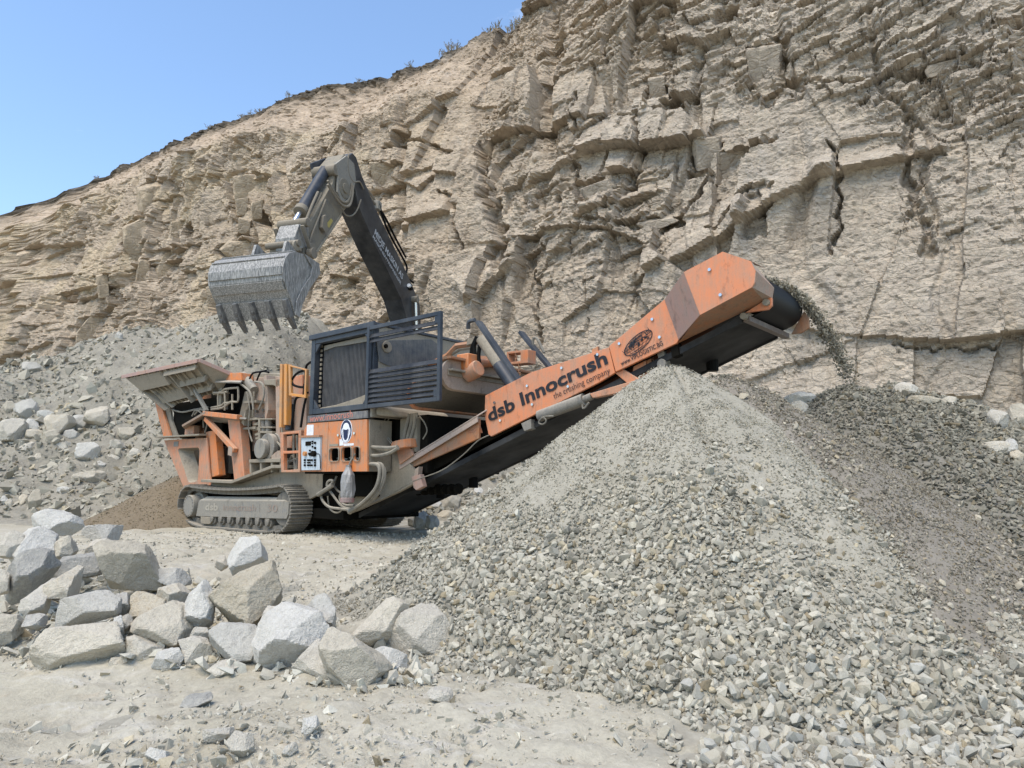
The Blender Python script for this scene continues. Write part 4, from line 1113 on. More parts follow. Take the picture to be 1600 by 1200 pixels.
MB().tube([on_cp(494, 709), on_cp(499, 710), on_cp(500, 718), on_cp(501, 732)], .006, 5).build('key_cord', M_DARK, cpo)
for nm, pts in (('notice', ((480, 664), (490.5, 663.5), (490, 680), (479.5, 680.5))), ('sticker', ((531, 686.5), (537, 686), (537, 696), (531, 696.5))), ('sticker', ((537.5, 693), (553, 692.5), (553, 696), (537.5, 697)))):
    MB().prism(XZ(-1.2, *pts), -1.206, -1.2005).build(nm, M_WHITE, PB)
MB().prism(XZ(-1.2, (515, 694), (529, 693.5), (529, 697), (515, 697.5)), -1.205, -1.2005).build('worn_plate', M_TAN, PB)
for (a, c) in ((529.5, 680), (554.5, 677)):
    q = LY(a, c, -1.2); MB().cyl(q, (q[0], q[1] - .02, q[2]), .02, 8).build('panel_bolt', M_STEEL, PB)
# safety sign
sc = np.array(LY(541.2, 673.5, -1.2)); sx_, sz_ = .130, .165
def disc(cx, cz, rx, rz, y, n=28, sq=2.0, cut=None):
    pts = []
    for k in range(n):
        a = 2 * math.pi * k / n
        c_, s_ = math.cos(a), math.sin(a)
        pts.append((cx + rx * math.copysign(abs(c_) ** (2 / sq), c_), cz + rz * math.copysign(abs(s_) ** (2 / sq), s_)))
    return pts
SG = MB().prism(disc(sc[0], sc[2], sx_ * 1.06, sz_ * 1.05, 0), -1.2045, -1.2005).build('safety_sign', M_WPRT, PB)
MB().prism(disc(sc[0], sc[2], sx_ * .98, sz_ * .98, 0), -1.207, -1.2047).build('sign_field', M_NAVY, SG)
MB().prism(disc(sc[0], sc[2] - .02, sx_ * .64, sz_ * .84, 0, sq=2.4), -1.2095, -1.2072).build('sign_head', M_WPRT, SG)
for dx in (-1, 1): MB().prism(disc(sc[0] + dx * sx_ * .62, sc[2] - .01, sx_ * .18, sz_ * .34, 0), -1.2095, -1.2072).build('sign_ear', M_WPRT, SG)
MB().prism([(sc[0] - .055, sc[2] + .03), (sc[0] - .02, sc[2] + .018), (sc[0] + .02, sc[2] + .018), (sc[0] + .055, sc[2] + .03), (sc[0] + .05, sc[2] - .09), (sc[0] + .02, sc[2] - .13), (sc[0] - .02, sc[2] - .13), (sc[0] - .05, sc[2] - .09)], -1.212, -1.2097).build('sign_mask', M_NAVY, SG)

# ---- engine hood
HD = empty('engine_hood', (0, 0, 0), 0, CR)
HX0, HX1, HZ0, HZ1 = 0.31, 1.83, 1.86, 3.06
b = MB()
b.box(HX0, HX0 + .10, -1.2, -1.10, HZ0, HZ1); b.box(HX1 - .10, HX1, -1.2, -1.10, HZ0, HZ1)
b.box(HX0 + .10, HX1 - .10, -1.198, -1.10, HZ1 - .10, HZ1); b.box(HX0 + .10, HX1 - .10, -1.198, -1.10, HZ0, HZ0 + .08)
for (x, z, sx, sz) in ((HX0 + .1, HZ1 - .1, 1, -1), (HX1 - .1, HZ1 - .1, -1, -1), (HX0 + .1, HZ0 + .08, 1, 1), (HX1 - .1, HZ0 + .08, -1, 1)):
    b.prism([(x, z), (x + sx * .13, z), (x, z + sz * .15)], -1.19, -1.15)
b.build('hood_frame', M_BLUE, HD, 0.008)
b = MB(); b.box(HX0 - .02, HX1 + .02, -1.22, 1.2, HZ1 + .003, HZ1 + .045); b.box(HX0 - .03, HX1 + .03, -1.235, -1.19, HZ1 - .03, HZ1 + .05); b.build('hood_roof', M_BLUE, HD, 0.008)
b = MB(); b.box(HX0, HX0 + .05, -1.098, 1.2, HZ0, HZ1); b.box(HX0 + .05, HX1 - .06, 1.15, 1.2, HZ0, HZ1); b.box(HX0 + .05, HX1 - .06, -1.095, 1.15, HZ0 - .03, HZ0 + .02); b.build('hood_walls', M_BLUE, HD, 0.006)
# radiator behind the open door: fins
b = MB(); b.box(HX0 + .16, HX1 - .12, -1.02, -.98, HZ0 + .12, HZ1 - .12); b.build('radiator_core', M_DARK, HD)
fin = None
NF = 40
fb = MB()
for k in range(NF):
    x = HX0 + .17 + (HX1 - HX0 - .30) * k / (NF - 1)
    fb.box(x - .006, x + .006, -1.075, -1.02, HZ0 + .11, HZ1 - .17)
_f = fb.build('radiator_fins', paint('radiator_grey', (0.05, 0.052, 0.058), 0.34, (0.20, 0.195, 0.19), 0.6), HD); _f['kind'] = 'stuff'
b = MB()
for k in range(14): b.box(HX0 + .115, HX0 + .15, -1.11, -1.09, HZ0 + .12 + k * .072, HZ0 + .16 + k * .072)
_f = b.build('perforated_strip', M_TAN, HD); _f['kind'] = 'stuff'
b = MB(); b.prism([(HX0 + .18, HZ1 - .20), (HX0 + .45, HZ1 - .17), (HX0 + .72, HZ1 - .18), (HX1 - .15, HZ1 - .19), (HX1 - .15, HZ1 - .10), (HX0 + .18, HZ1 - .12)], -1.095, -1.08); b.build('radiator_header', M_BLUED, HD, 0.004)
b = MB(); b.prism([(HX0 + .14, HZ0 + .06), (HX1 - .11, HZ0 + .06), (HX1 - .11, HZ0 + .24), (HX0 + 1.0, HZ0 + .17), (HX0 + .6, HZ0 + .12), (HX0 + .2, HZ0 + .10)], -1.14, -1.06); b.build('dust_drift', M_TAN, HD, 0.01)
# lettered strip under it
st = XZ(-1.2, (481.5, 650), (575, 641.5), (575, 653), (481, 660.5)); b = MB(); b.prism(st, -1.21, -1.10); sto = b.build('sill_strip', paint('sill_blue', (0.035, 0.037, 0.055), 0.30, (0.36, 0.34, 0.30), 0.5), HD, 0.004)
p0, p1 = LY(484, 659.5, -1.211), LY(551, 651.8, -1.211)
text('lettering', 'www.innocrush', flat('salmon_lettering', (0.52, 0.20, 0.15), 0.6), sto, p0, np.array(p1) - np.array(p0), (0, 0, 1), .105, 0.0, float(np.linalg.norm(np.array(p1) - np.array(p0))), off=0.003)
# front wall of the hood, dusty, with a dark pane
b = MB(); b.prism([(-1.19, HZ0 - .12), (1.2, HZ0 - .12), (1.2, HZ1), (-1.19, HZ1)], 0, 1)
fwv = [(HX1 - .05 + .05 * (p[1]), p[0], p[2]) for p in b.v]
b.v = fwv; b.build('front_wall', M_TAN, HD, 0.006)
pane = YZ(1.85, (589, 534), (614, 531.5), (674, 530), (688, 540), (689, 557), (675, 566), (650, 571), (626, 575), (606, 571), (593, 565))
b = MB(); b.prism(pane, 0, 1); b.v = [(HX1 + .004 + .012 * p[1], p[0], p[2]) for p in b.v]
b.build('dark_pane', paint('dusty_pane', (0.030, 0.036, 0.045), 0.34, (0.22, 0.21, 0.19), 0.35), HD, 0.003)
q = LX(605, 542, 1.86); MB().cyl((1.846, q[1], q[2]), (1.87, q[1], q[2]), .085, 16).build('filler_cap', M_TAN, HD, 0.004)
q = LX(602, 541, 1.87); MB().cyl((1.87, q[1], q[2]), (1.90, q[1], q[2]), .03, 10).build('cap_latch', M_DARK, HD)
b = MB(); b.hexa([(HX1 + .02, -1.15, HZ0 - .10), (HX1 + .02, .2, HZ0 - .10), (HX1 + .30, .1, HZ0 - .12), (HX1 + .25, -1.0, HZ0 - .12)], [(HX1 + .02, -1.15, HZ0 + .05), (HX1 + .02, .2, HZ0 + .05), (HX1 + .2, .1, HZ0 + .0), (HX1 + .2, -1.05, HZ0 + .0)])
b.build('lower_cowl', M_TAN, HD, 0.03)
# louvred door, swung right open along the machine's side
DR = empty('louvre_door', (0, 0, 0), 0, CR)
D0, D1 = np.array(LY(575, 505.5, -1.25)), np.array(LY(692.5, 493, -1.22))
d0, d1 = np.array(LY(573.5, 634.5, -1.25)), np.array(LY(692.5, 631.5, -1.22))
dx0, dx1, dzb, dzt = (D0[0] + d0[0]) / 2, (D1[0] + d1[0]) / 2, (d0[2] + d1[2]) / 2, (D0[2] + D1[2]) / 2
b = MB(); t_ = .055
b.box(dx0, dx0 + t_, -1.28, -1.23, dzb, dzt); b.box(dx1 - t_, dx1, -1.28, -1.23, dzb, dzt); b.box(dx0 + t_, dx1 - t_, -1.278, -1.232, dzt - t_, dzt); b.box(dx0 + t_, dx1 - t_, -1.278, -1.232, dzb, dzb + t_)
for (x, z) in ((dx1 - t_, dzt - t_), (dx1 - t_, dzb + t_)):
    b.box(x - .06, x + .001, -1.276, -1.234, min(z, z + (-.10 if z > 2.4 else .10)), max(z, z + (-.10 if z > 2.4 else .10)))
b.build('door_frame', M_BLUE, DR, 0.006)
sl = None
for k, zf in enumerate([0.905, 0.845] + [0.46 - i * 0.058 for i in range(8)] ):
    z = dzb + (dzt - dzb) * zf - (.03 if k < 2 else 0.02)
    if sl is None:
        s_ = MB(); s_.hexa([(dx0 + t_, -1.275, -.028), (dx0 + t_, -1.265, -.032), (dx0 + t_, -1.235, .028), (dx0 + t_, -1.245, .032)], [(dx1 - t_, -1.275, -.028), (dx1 - t_, -1.265, -.032), (dx1 - t_, -1.235, .028), (dx1 - t_, -1.245, .032)])
        sl = s_.build('louvre_slat', paint('slat_black', (0.006, 0.007, 0.009), 0.14, (0.16, 0.16, 0.16), 0.5), DR); sl.location = (0, 0, z)
    else:
        c = share(sl, DR); c.location = (0, 0, z)
MB().cyl((dx0 - .01, -1.24, dzb + .1), (dx0 - .01, -1.24, dzt - .1), .018, 8).build('hinge', M_BLUE, DR)

# ---- frame below the power unit
b = MB(); b.prism(XZ(-0.72, (571, 742), (600, 690), (624, 700), (640, 722), (650, 738), (656, 752), (622, 770), (560, 798), (545, 803), (540, 792), (572, 762)), -.74, -.68); b.build('frame_cheek', M_TAN, CR, 0.008)
b = MB(); b.prism(XZ(-0.74, (648, 745), (661, 741), (666, 760), (655, 766), (651, 762)), -.80, -.72); b.build('lifting_lug', M_WORN, CR, 0.006)
b = MB(); b.prism(XZ(-0.7, (655, 733), (661, 729), (659, 746), (652, 750)), -.78, -.70); b.build('lug_plate', M_PINK, CR, 0.004)
b = MB(); b.box(0.2, 2.4, -.66, .9, .95, 1.78); b.box(.3, 1.5, -.9, .9, .62, .96); b.build('engine_block', M_DARK, CR, 0.02)
b = MB(); b.box(1.9, 2.25, -.74, -.5, 1.25, 1.75); b.build('valve_bank', M_TAN, CR, 0.02)
for nm, yy, r_, pts in (
    ('hydraulic_hose', -1.12, .024, ((576, 698), (590, 699), (608, 699.5), (621, 698))), ('hydraulic_hose', -1.05, .024, ((576, 700), (592, 703), (608, 704), (621, 700))),
    ('hydraulic_hose', -1.12, .026, ((576, 712), (594, 711.5), (610, 707), (622, 700))),
    ('hydraulic_hose', -1.15, .026, ((576, 725), (588, 725.5), (593, 732), (592, 748), (585, 766), (567, 785), (546, 799.5))),
    ('hydraulic_hose', -1.10, .026, ((590, 724), (597, 727), (599, 738), (597, 752), (588, 770), (570, 788), (550, 798))),
    ('hydraulic_hose', -1.08, .024, ((596, 726), (601, 735), (600, 752), (592, 770), (576, 785), (556, 796))),
    ('hydraulic_hose', -1.12, .020, ((548, 797), (532, 795), (514, 792), (504, 782), (502, 770), (511, 762), (520, 753), (517, 750.5), (512, 753), (511, 760))),
    ('hydraulic_hose', -1.08, .018, ((512, 762), (522, 776), (534, 791), (548, 796))), ('hydraulic_hose', -1.05, .018, ((534, 768), (531, 776), (533, 785), (540, 789), (553, 790))),
    ('hydraulic_hose', -1.00, .012, ((512, 775), (515, 794), (524, 801), (532, 799), (536, 792))), ('hydraulic_hose', -1.02, .016, ((526, 744), (522, 757), (527, 766), (533, 770))),
    ('hydraulic_hose', -.80, .026, ((630, 692), (633, 675), (637, 660), (640, 646))), ('hydraulic_hose', -.78, .026, ((635, 691), (640, 672), (643, 660), (644, 646))),
    ('hydraulic_hose', -.76, .026, ((640, 690), (645, 674), (648, 660), (647, 646))), ('hydraulic_hose', -.74, .020, ((628, 690), (636, 668), (650, 655), (651, 645))),
    ('thin_cable', -.85, .008, ((612, 694), (602, 682), (598, 666), (604, 652), (616, 645))), ('thin_cable', -.83, .008, ((616, 694), (605, 682), (602, 668), (608, 654), (618, 647))), ('thin_cable', -.7, .010, ((661, 686), (667, 674), (664, 662), (655, 650))),
    ('thin_cable', -.80, .008, ((572, 786), (600, 778), (628, 762), (650, 750), (690, 735), (722, 712), (745, 690), (757, 683), (764, 680)))):
    MB().tube([LY(a, c, yy) for a, c in pts], r_, 7, 4).build(nm, M_HOSE, CR, 0, True)
b = MB(); b.tube([LY(496.5, 773, -1.16), LY(520, 758, -1.12)], .034, 8); b.build('hose_end', M_HOSE, CR, 0, True)
b = MB(); b.cyl(LY(546, 800, -1.13), LY(556, 793, -1.12), .04, 8); b.build('hose_clamp', M_TAN, CR)

# ---- discharge conveyor
CV = empty('discharge_conveyor', (0, 0, 0), 0, CR)
SL = 0.352; ZL = lambda x: .84 + SL * (x - 2.19)
cn = np.array([-SL, 0, 1]) / math.hypot(SL, 1); ct = np.array([1, 0, SL]) / math.hypot(SL, 1)
HC_ = np.array([7.045, 0, 2.745]); RH = .185
TC_ = np.array([0.85, 0, ZL(.85) + .22])
def belt_loop(r):
    out = []
    for k in range(17):
        a = math.pi / 2 - math.pi * k / 16
        p = HC_ + r * (ct * math.cos(a) + cn * math.sin(a)); out.append((p[0], p[2]))
    for k in range(13):
        a = -math.pi / 2 - math.pi * k / 12
        p = TC_ + r * .95 * (ct * math.cos(a) + cn * math.sin(a)); out.append((p[0], p[2]))
    return out
bo, bi_ = belt_loop(RH + .012), belt_loop(RH)
b = MB(); n = len(bo); yb_ = .45
for A, Bq in ((bo, None),):
    V = [(x, -yb_, z) for x, z in bo] + [(x, yb_, z) for x, z in bo] + [(x, -yb_, z) for x, z in bi_] + [(x, yb_, z) for x, z in bi_]
    F = []
    for i in range(n):
        j = (i + 1) % n
        F += [(i, j, n + j, n + i), (2 * n + i, 2 * n + j, 3 * n + j, 3 * n + i), (i, j, 2 * n + j, 2 * n + i), (n + i, n + j, 3 * n + j, 3 * n + i)]
    b.add(V, F)
b.build('belt', M_BELT, CV, 0, True)
b = MB(); b.cyl(HC_ + np.array([0, -.47, 0]), HC_ + np.array([0, .47, 0]), RH - .004, 28); b.cyl(HC_ + np.array([0, -.60, 0]), HC_ + np.array([0, .60, 0]), .05, 12); b.build('head_drum', M_DARK, CV, 0.006, True)
b = MB(); x0, x1 = .75, 6.93                                  # pan under the return belt with lipped edges
b.hexa([(x0, -.5, ZL(x0) - .03), (x1, -.5, ZL(x1) - .03), (x1, .5, ZL(x1) - .03), (x0, .5, ZL(x0) - .03)], [(x0, -.5, ZL(x0) - .012), (x1, -.5, ZL(x1) - .012), (x1, .5, ZL(x1) - .012), (x0, .5, ZL(x0) - .012)])
for sy in (-1, 1):
    b.hexa([(x0, sy * .5, ZL(x0) - .05), (x1, sy * .5, ZL(x1) - .05), (x1, sy * .53, ZL(x1) - .05), (x0, sy * .53, ZL(x0) - .05)], [(x0, sy * .5, ZL(x0) + .03), (x1, sy * .5, ZL(x1) + .03), (x1, sy * .53, ZL(x1) + .03), (x0, sy * .53, ZL(x0) + .03)])
b.build('belt_pan', paint('black_pan', (0.005, 0.005, 0.005), 0.02, (0.02, 0.018, 0.016), 0.75), CV, 0.006)
for sy in (-1, 1):
    b = MB(); x0, x1 = 1.4, 6.9
    b.hexa([(x0, sy * .47, ZL(x0) + .09), (x1, sy * .47, ZL(x1) + .09), (x1, sy * .52, ZL(x1) + .09), (x0, sy * .52, ZL(x0) + .09)], [(x0, sy * .47, ZL(x0) + .34), (x1, sy * .47, ZL(x1) + .34), (x1, sy * .52, ZL(x1) + .34), (x0, sy * .52, ZL(x0) + .34)])
    b.build('conveyor_frame', M_DARK, CV, 0.008)
b = MB(); b.bar((6.98, -.54, 2.49), (7.02, .54, 2.475), .07, .06); b.build('cross_bar', paint('rusty_bar', (0.11, 0.075, 0.055), 0.2), CV, 0.006)
b = MB(); b.cyl((6.97, -.60, 2.51), (6.97, -.52, 2.51), .035, 10); b.build('bar_end', M_TAN, CV)
b = MB(); b.prism(XZ(.5, (1256, 486), (1263, 496), (1264, 512), (1252, 520), (1236, 522)), .50, .54); b.build('bearing_plate', M_ORB, CV, 0.006)
b = MB(); b.prism(XZ(-.56, (1165, 489), (1192, 472), (1200, 463), (1207, 466), (1207, 478), (1201, 484)), -.58, -.54); b.build('bearing_plate', M_ORC, CV, 0.006)
q = LY(1198, 473, -.59); MB().cyl(q, (q[0], q[1] - .03, q[2]), .035, 10).build('bearing_bolt', M_TAN, CV)
# side beams of the folding section
for sy in (-1, 1):
    e0, e1 = np.array(LY(624, 726, -.75)), np.array(LY(746, 651, -.75)); g0, g1 = np.array(LY(655, 733, -.70)), np.array(LY(748, 685, -.70))
    for v_ in (e0, e1): v_[1] = sy * .75
    i0, i1 = e0 + np.array([.05, -sy * .24, .14]), e1 + np.array([.05, -sy * .24, .14])
    b = MB(); b.slab([e0, e1, i1, i0], .018); b.hexa([e0 - (0, 0, .07), e0, e0 + (0, -sy * .02, 0), e0 - (0, sy * .02, .07)], [e1 - (0, 0, .07), e1, e1 + (0, -sy * .02, 0), e1 - (0, sy * .02, .07)])
    b.build('belt_skirt', paint('skirt_paint', (0.55, 0.24, 0.15), 0.55, (0.50, 0.44, 0.38)) if sy < 0 else M_PINK, CV, 0.004)
    b = MB(); z0, z1 = e0[2] + .03, e1[2]
    b.hexa([(g0[0] - .25, sy * .66, z0 - .10), (g0[0] - .25, sy * .66, z0 + .02), (g1[0], sy * .66, z1 - .02), (g1[0], sy * .66, g1[2])], [(g0[0] - .25, sy * .70, z0 - .10), (g0[0] - .25, sy * .70, z0 + .02), (g1[0], sy * .70, z1 - .02), (g1[0], sy * .70, g1[2])])
    b.build('side_beam', M_ORB, CV, 0.006)
    b = MB(); b.prism(XZ(-.66, (731, 667), (744, 655), (750, 676), (736, 679)), sy * .70, sy * .60); b.build('beam_bracket', M_ORF, CV, 0.006)
b = MB(); b.prism(XZ(-.78, (618, 692), (622, 689), (643, 703), (645, 711), (624, 726)), -.78, -.74); b.build('beam_end', M_ORF, CV, 0.006)
b = MB(); qc = np.array(LY(632, 700, -.75)); b.hexa([qc + (.22 * math.cos(a), .16 * math.sin(a), .10 + .10 * math.cos(a) * .3) for a in np.linspace(0, 2 * math.pi, 16)[:-1]], [qc + (.24 * math.cos(a), .18 * math.sin(a), -.02 + .10 * math.cos(a) * .3) for a in np.linspace(0, 2 * math.pi, 16)[:-1]]); b.build('end_cap', M_OR, CV, 0.01)
# guards: lettered plate, logo plate, spread head guard, on both sides
g1p = XZ(-.6, (758, 618), (829, 582), (922, 552), (951, 542.5), (960.5, 582.5), (937, 597), (767, 682), (763, 678.5), (757, 650))
g2p = XZ(-.6, (951.4, 541), (1038, 468), (1060.5, 531), (1057, 536.5), (962, 581))
GU = {}
for sy in (-1, 1):
    b = MB(); b.prism(g1p, sy * .60, sy * .56); GU[sy, 1] = b.build('guard_plate', M_ORC, CV, 0.006)
    b = MB(); b.prism(g2p, sy * .602, sy * .562); GU[sy, 2] = b.build('guard_plate', M_ORC, CV, 0.006)
    if sy > 0: continue
    a_in = [np.array(LY(p[0], p[1], -.60)) for p in ((1038, 468), (1060, 531))]
    a_out = [np.array(LY(p[0], p[1], -.95)) for p in ((1068, 425), (1093.6, 492.5))]
    top = [np.array(LY(p[0], p[1], -.95)) for p in ((1068, 425), (1129, 393), (1173, 408), (1180.5, 423), (1179, 441), (1175, 449), (1093.6, 492.5))]
    nose = [np.array(LY(p[0], p[1], -.56)) for p in ((1194, 470.5), (1206, 466), (1208.5, 449))]
    low = [np.array(LY(p[0], p[1], -.60)) for p in ((1060, 535),)]
    H_ = empty('head_guard', (0, 0, 0), 0, CV)
    inn = np.array([0, -sy * .025, 0])
    def shell(nm, pts, mat): 
        b = MB(); b.hexa(pts, [p + inn for p in pts]); return b.build(nm, mat, H_, 0.004)
    shell('outer_face', top, M_ORC)
    shell('front_facet', [a_in[0], a_out[0], a_out[1], a_in[1]], M_WORN)
    shell('lower_facet', [low[0], a_out[1], top[5], nose[0]], M_ORB)
    shell('nose_facet', [top[5], top[4], top[3], top[2], nose[2], nose[1], nose[0]][0:7], M_PINK)
    tin = [p * np.array([1, 0, 1]) + np.array([0, sy * .58, .02]) for p in (top[0], top[1], top[2])]
    shell('upper_facet', [top[0], top[1], tin[1], tin[0]], M_ORC); shell('upper_facet', [top[1], top[2], tin[2], tin[1]], M_ORC)
for (a, c, y_) in ((1109, 421.5, -.955), (1126, 461, -.955), (1075, 460, -.62), (1062, 513, -.62), (773, 629, -.605), (824, 603, -.605), (878, 575, -.605), (934, 554, -.605), (782, 657, -.605), (832, 632, -.605), (888, 604, -.605), (1019.5, 499, -.607), (968, 537, -.607), (1031, 527, -.607)):
    q = LY(a, c, y_); MB().cyl((q[0], q[1] + .01, q[2]), (q[0], q[1] - .014, q[2]), .018, 6).build('guard_bolt', M_STEEL, CV)
def onface(g, body, y, a, bq, cap, bold, nm='lettering', mat=M_INK, off=.004):
    p, q = np.array(LY(*a, y)), np.array(LY(*bq, y))
    return text(nm, body, mat, g, p, q - p, (0, 0, 1), cap, bold, float(np.linalg.norm(q - p)), off=off)
onface(GU[-1, 1], 'dsb Innocrush', -.605, (764.5, 659), (950.5, 567), .165, 0.030)
onface(GU[-1, 1], 'the crushing company', -.605, (866, 623.5), (954, 582.5), .075, -0.004)
onface(GU[-1, 2], 'www.VIPLOGISTIC.BG', -.606, (971, 571.5), (1036.5, 539), .052, 0.012)
onface(GU[-1, 2], 'VIP LOGISTIC Ltd.', -.614, (977, 556), (1018.5, 517), .066, 0.014, off=.006)
# globe emblem
gc = np.array(LY(997, 536, -.607)); gw = (np.array(LY(1019, 521, -.607)) - gc); gh = np.array([0, 0, .105]); gn = np.array([0, -1, 0])
def gp(u, v_, o=0.0): return gc + gw * u + gh * v_ * .95 + gn * (.001 + o)
def strip(b, pts, w, o=0.0):
    P = [np.array(p) for p in pts]
    for i in range(len(P) - 1):
        d = P[i + 1] - P[i]; s_ = np.cross(d, gn); s_ = s_ / (np.linalg.norm(s_) + 1e-9) * w
        b.add([P[i] - s_, P[i + 1] - s_, P[i + 1] + s_, P[i] + s_], [(0, 1, 2, 3)])
b = MB()
for k in range(-2, 3):
    a0 = k / 3.0
    strip(b, [gp(a0 * math.cos(t), math.sin(t)) for t in np.linspace(-1.57, 1.57, 14)], .0022)
    c_ = math.sqrt(max(0, 1 - a0 * a0)); strip(b, [gp(-c_, a0), gp(0, a0 - .06), gp(c_, a0)], .0022)
strip(b, [gp(math.cos(t), math.sin(t), .001) for t in np.linspace(0, 2 * math.pi, 33)], .005)
b.build('globe_grid', M_INK, GU[-1, 2])
def blob(cu, cv, ru, rv, sd):
    r_ = random.Random(sd); n = 14
    return [gp(cu + ru * (0.7 + .5 * r_.random()) * math.cos(2 * math.pi * k / n), cv + rv * (0.7 + .5 * r_.random()) * math.sin(2 * math.pi * k / n), .0022) for k in range(n)]
b = MB()
for sd, (cu, cv, ru, rv) in enumerate(((-.42, .35, .26, .28), (-.18, .62, .20, .14), (.12, .68, .10, .10), (.55, .05, .10, .16), (.28, .10, .10, .14), (-.05, -.72, .34, .07), (.05, -.25, .09, .20), (.72, -.22, .10, .10))):
    b.add(blob(cu, cv, ru, rv, sd), [tuple(range(14))])
b.build('globe_land', M_INK, GU[-1, 2])
# braces and the cylinder under the guards
for nm, pts, y0, y1 in (('support_leg', ((921, 615), (984, 596), (1002, 591), (1005, 600), (962, 615), (926, 622)), -.62, -.54), ('support_leg', ((961, 583), (974, 577), (1003, 595), (986, 604)), -.56, -.50),
                        ('support_leg', ((990, 567), (1009, 559), (1009, 590), (998, 597), (987, 590)), -.50, -.44), ('leg_plate', ((1010, 559), (1016.5, 556), (1016.5, 584), (1010, 590)), -.48, -.40)):
    b = MB(); b.prism(XZ(y0, *pts), y0, y1); b.build(nm, M_ORF if nm == 'support_leg' else M_ORB, CV, 0.008)
b = MB(); b.cyl(LY(843, 650, -.56), LY(913, 624, -.56), .075, 14); b.cyl(LY(913, 624, -.56), LY(925, 619, -.56), .045, 12); b.build('fold_cylinder', M_GREYD, CV, 0, True)
b = MB(); b.prism(XZ(-.56, (817, 662), (832, 655), (833, 670), (822, 674)), -.6, -.5); b.build('cylinder_foot', M_GREYD, CV, 0.005)
MB().tube([LY(a, c, -.62) for a, c in ((865, 650), (851, 651), (844, 656), (842, 661), (848, 663), (853, 659), (852, 654), (846, 652))], .010, 6).build('thin_cable', M_HOSE, CV, 0, True)
MB().tube([LY(a, c, -.62) for a, c in ((910, 632), (911, 638), (915, 636), (920, 629))], .012, 6).build('thin_cable', M_HOSE, CV, 0, True)
b = MB(); b.prism(XZ(-.5, (1026, 548), (1036, 543), (1044, 566), (1034, 572)), -.52, -.44); b.build('idler_bracket', M_GREYD, CV, 0.006)
q = LY(1033, 568, -.55); MB().cyl(q, (q[0], q[1] + .12, q[2]), .055, 12).build('idler', M_GREYD, CV, 0.006)
b = MB(); b.prism(XZ(-.5, (1050, 540), (1062, 536), (1065, 556), (1054, 560)), -.56, -.46); b.build('idler_bracket', M_DARK, CV, 0.006)
for (a, c) in ((745, 755), (694, 771), (1117, 572)):
    q = LY(a, c, .35); MB().cyl((q[0], q[1] - .07, q[2] + .08), (q[0], q[1] - .07, q[2] - .07), .07, 12).build('belt_guide', M_BLACK, CV, 0.006)
MB().cyl(LY(720, 762, .1), LY(760, 750, .1), .05, 8) 
rl = None
for k in range(9):
    q = LY(632 + k * 10.5, 767 - k * .4, -.2)
    if rl is None: rl = MB().cyl((-.02, 0, 0), (.03, 0, 0), .075, 12).build('spiral_idler', M_DARK, CV); rl.location = q
    else: c_ = share(rl, CV); c_.location = q
b = MB(); b.prism(XZ(-.58, (925, 546), (934, 541), (934, 552), (925, 554)), -.58, -.54); b.build('guard_tab', M_OR, CV)

# ---- magnet above the belt
MG = empty('overband_magnet', (0, 0, 0), 0, CR)
mx0, mx1, mz0 = 2.34, 3.03, 1.86
def stad(hh, y0, y1, n=8):
    out = []
    for k in range(n + 1):
        a = -math.pi / 2 - math.pi * k / n; out.append((y0 + hh * math.cos(a) + hh, hh * math.sin(a)))
    for k in range(n + 1):
        a = math.pi / 2 - math.pi * k / n; out.append((y1 + hh * math.cos(a) - hh, hh * math.sin(a)))
    return out
def mag(nm, xa, xb, hh, y0, y1, mat, dz=0.0):
    pr = stad(hh, y0, y1)
    za, zb = mz0 + SL * (xa - mx0) + .17 + dz, mz0 + SL * (xb - mx0) + .17 + dz
    b = MB(); b.hexa([(xa, y, za + z) for y, z in pr], [(xb, y, zb + z) for y, z in pr]); return b.build(nm, mat, MG, 0.006)
mag('magnet_belt', mx0 + .05, mx1 - .04, .18, -.99, 1.05, paint('magnet_belt', (0.03, 0.028, 0.025), 0.45, (0.20, 0.175, 0.135), 0.7))
mag('side_plate', mx0, mx0 + .05, .20, -1.02, 1.08, M_ORF)
mag('side_plate', mx1 - .04, mx1 + .01, .21, -1.02, 1.08, paint('magnet_plate', (0.60, 0.27, 0.14), 0.55, (0.45, 0.385, 0.31), 0.6))
zq = mz0 + SL * (mx1 - mx0) + .17
b = MB(); b.box(mx1 + .012, mx1 + .10, -.92, .95, zq + .03, zq + .06); b.box(mx1 + .012, mx1 + .03, -.92, .95, zq - .03, zq + .03); b.build('plate_rib', M_TAN, MG, 0.005)
b = MB(); b.box(mx1 - .06, mx1 + .10, -.95, 1.0, zq + .19, zq + .225); b.build('top_flange', M_ORB, MG, 0.005)
b = MB(); q = np.array([mx1 + .02, -.55, zq + .02]); b.cyl(q, q + (.22, 0, .075), .115, 16); b.build('drive_gearbox', M_ORF, MG, 0.012, True)
b = MB(); q = np.array([mx1 + .04, -.50, zq + .18]); b.box(q[0] - .12, q[0] + .1, q[1] - .16, q[1] + .05, q[2] - .10, q[2] + .12); b.cyl(q + (.02, .05, 0), q + (.06, .38, .06), .06, 12); b.build('drive_motor', M_OR, MG, 0.015, True)
for k, pts in enumerate((((747, 528), (741, 540), (742, 555), (740, 571)), ((752, 530), (749, 545), (748, 558), (750, 570)), ((745, 526), (737, 545), (738, 560), (742, 573)))):
    MB().tube([LY(a, c, -.46) for a, c in pts], .028, 7).build('magnet_hose', M_BLACK, MG, 0, True)
MB().slab([LY(a, c, .3) for a, c in ((715, 556), (770, 556), (785, 570), (765, 572))], .04).build('magnet_deck', M_ORF, MG)
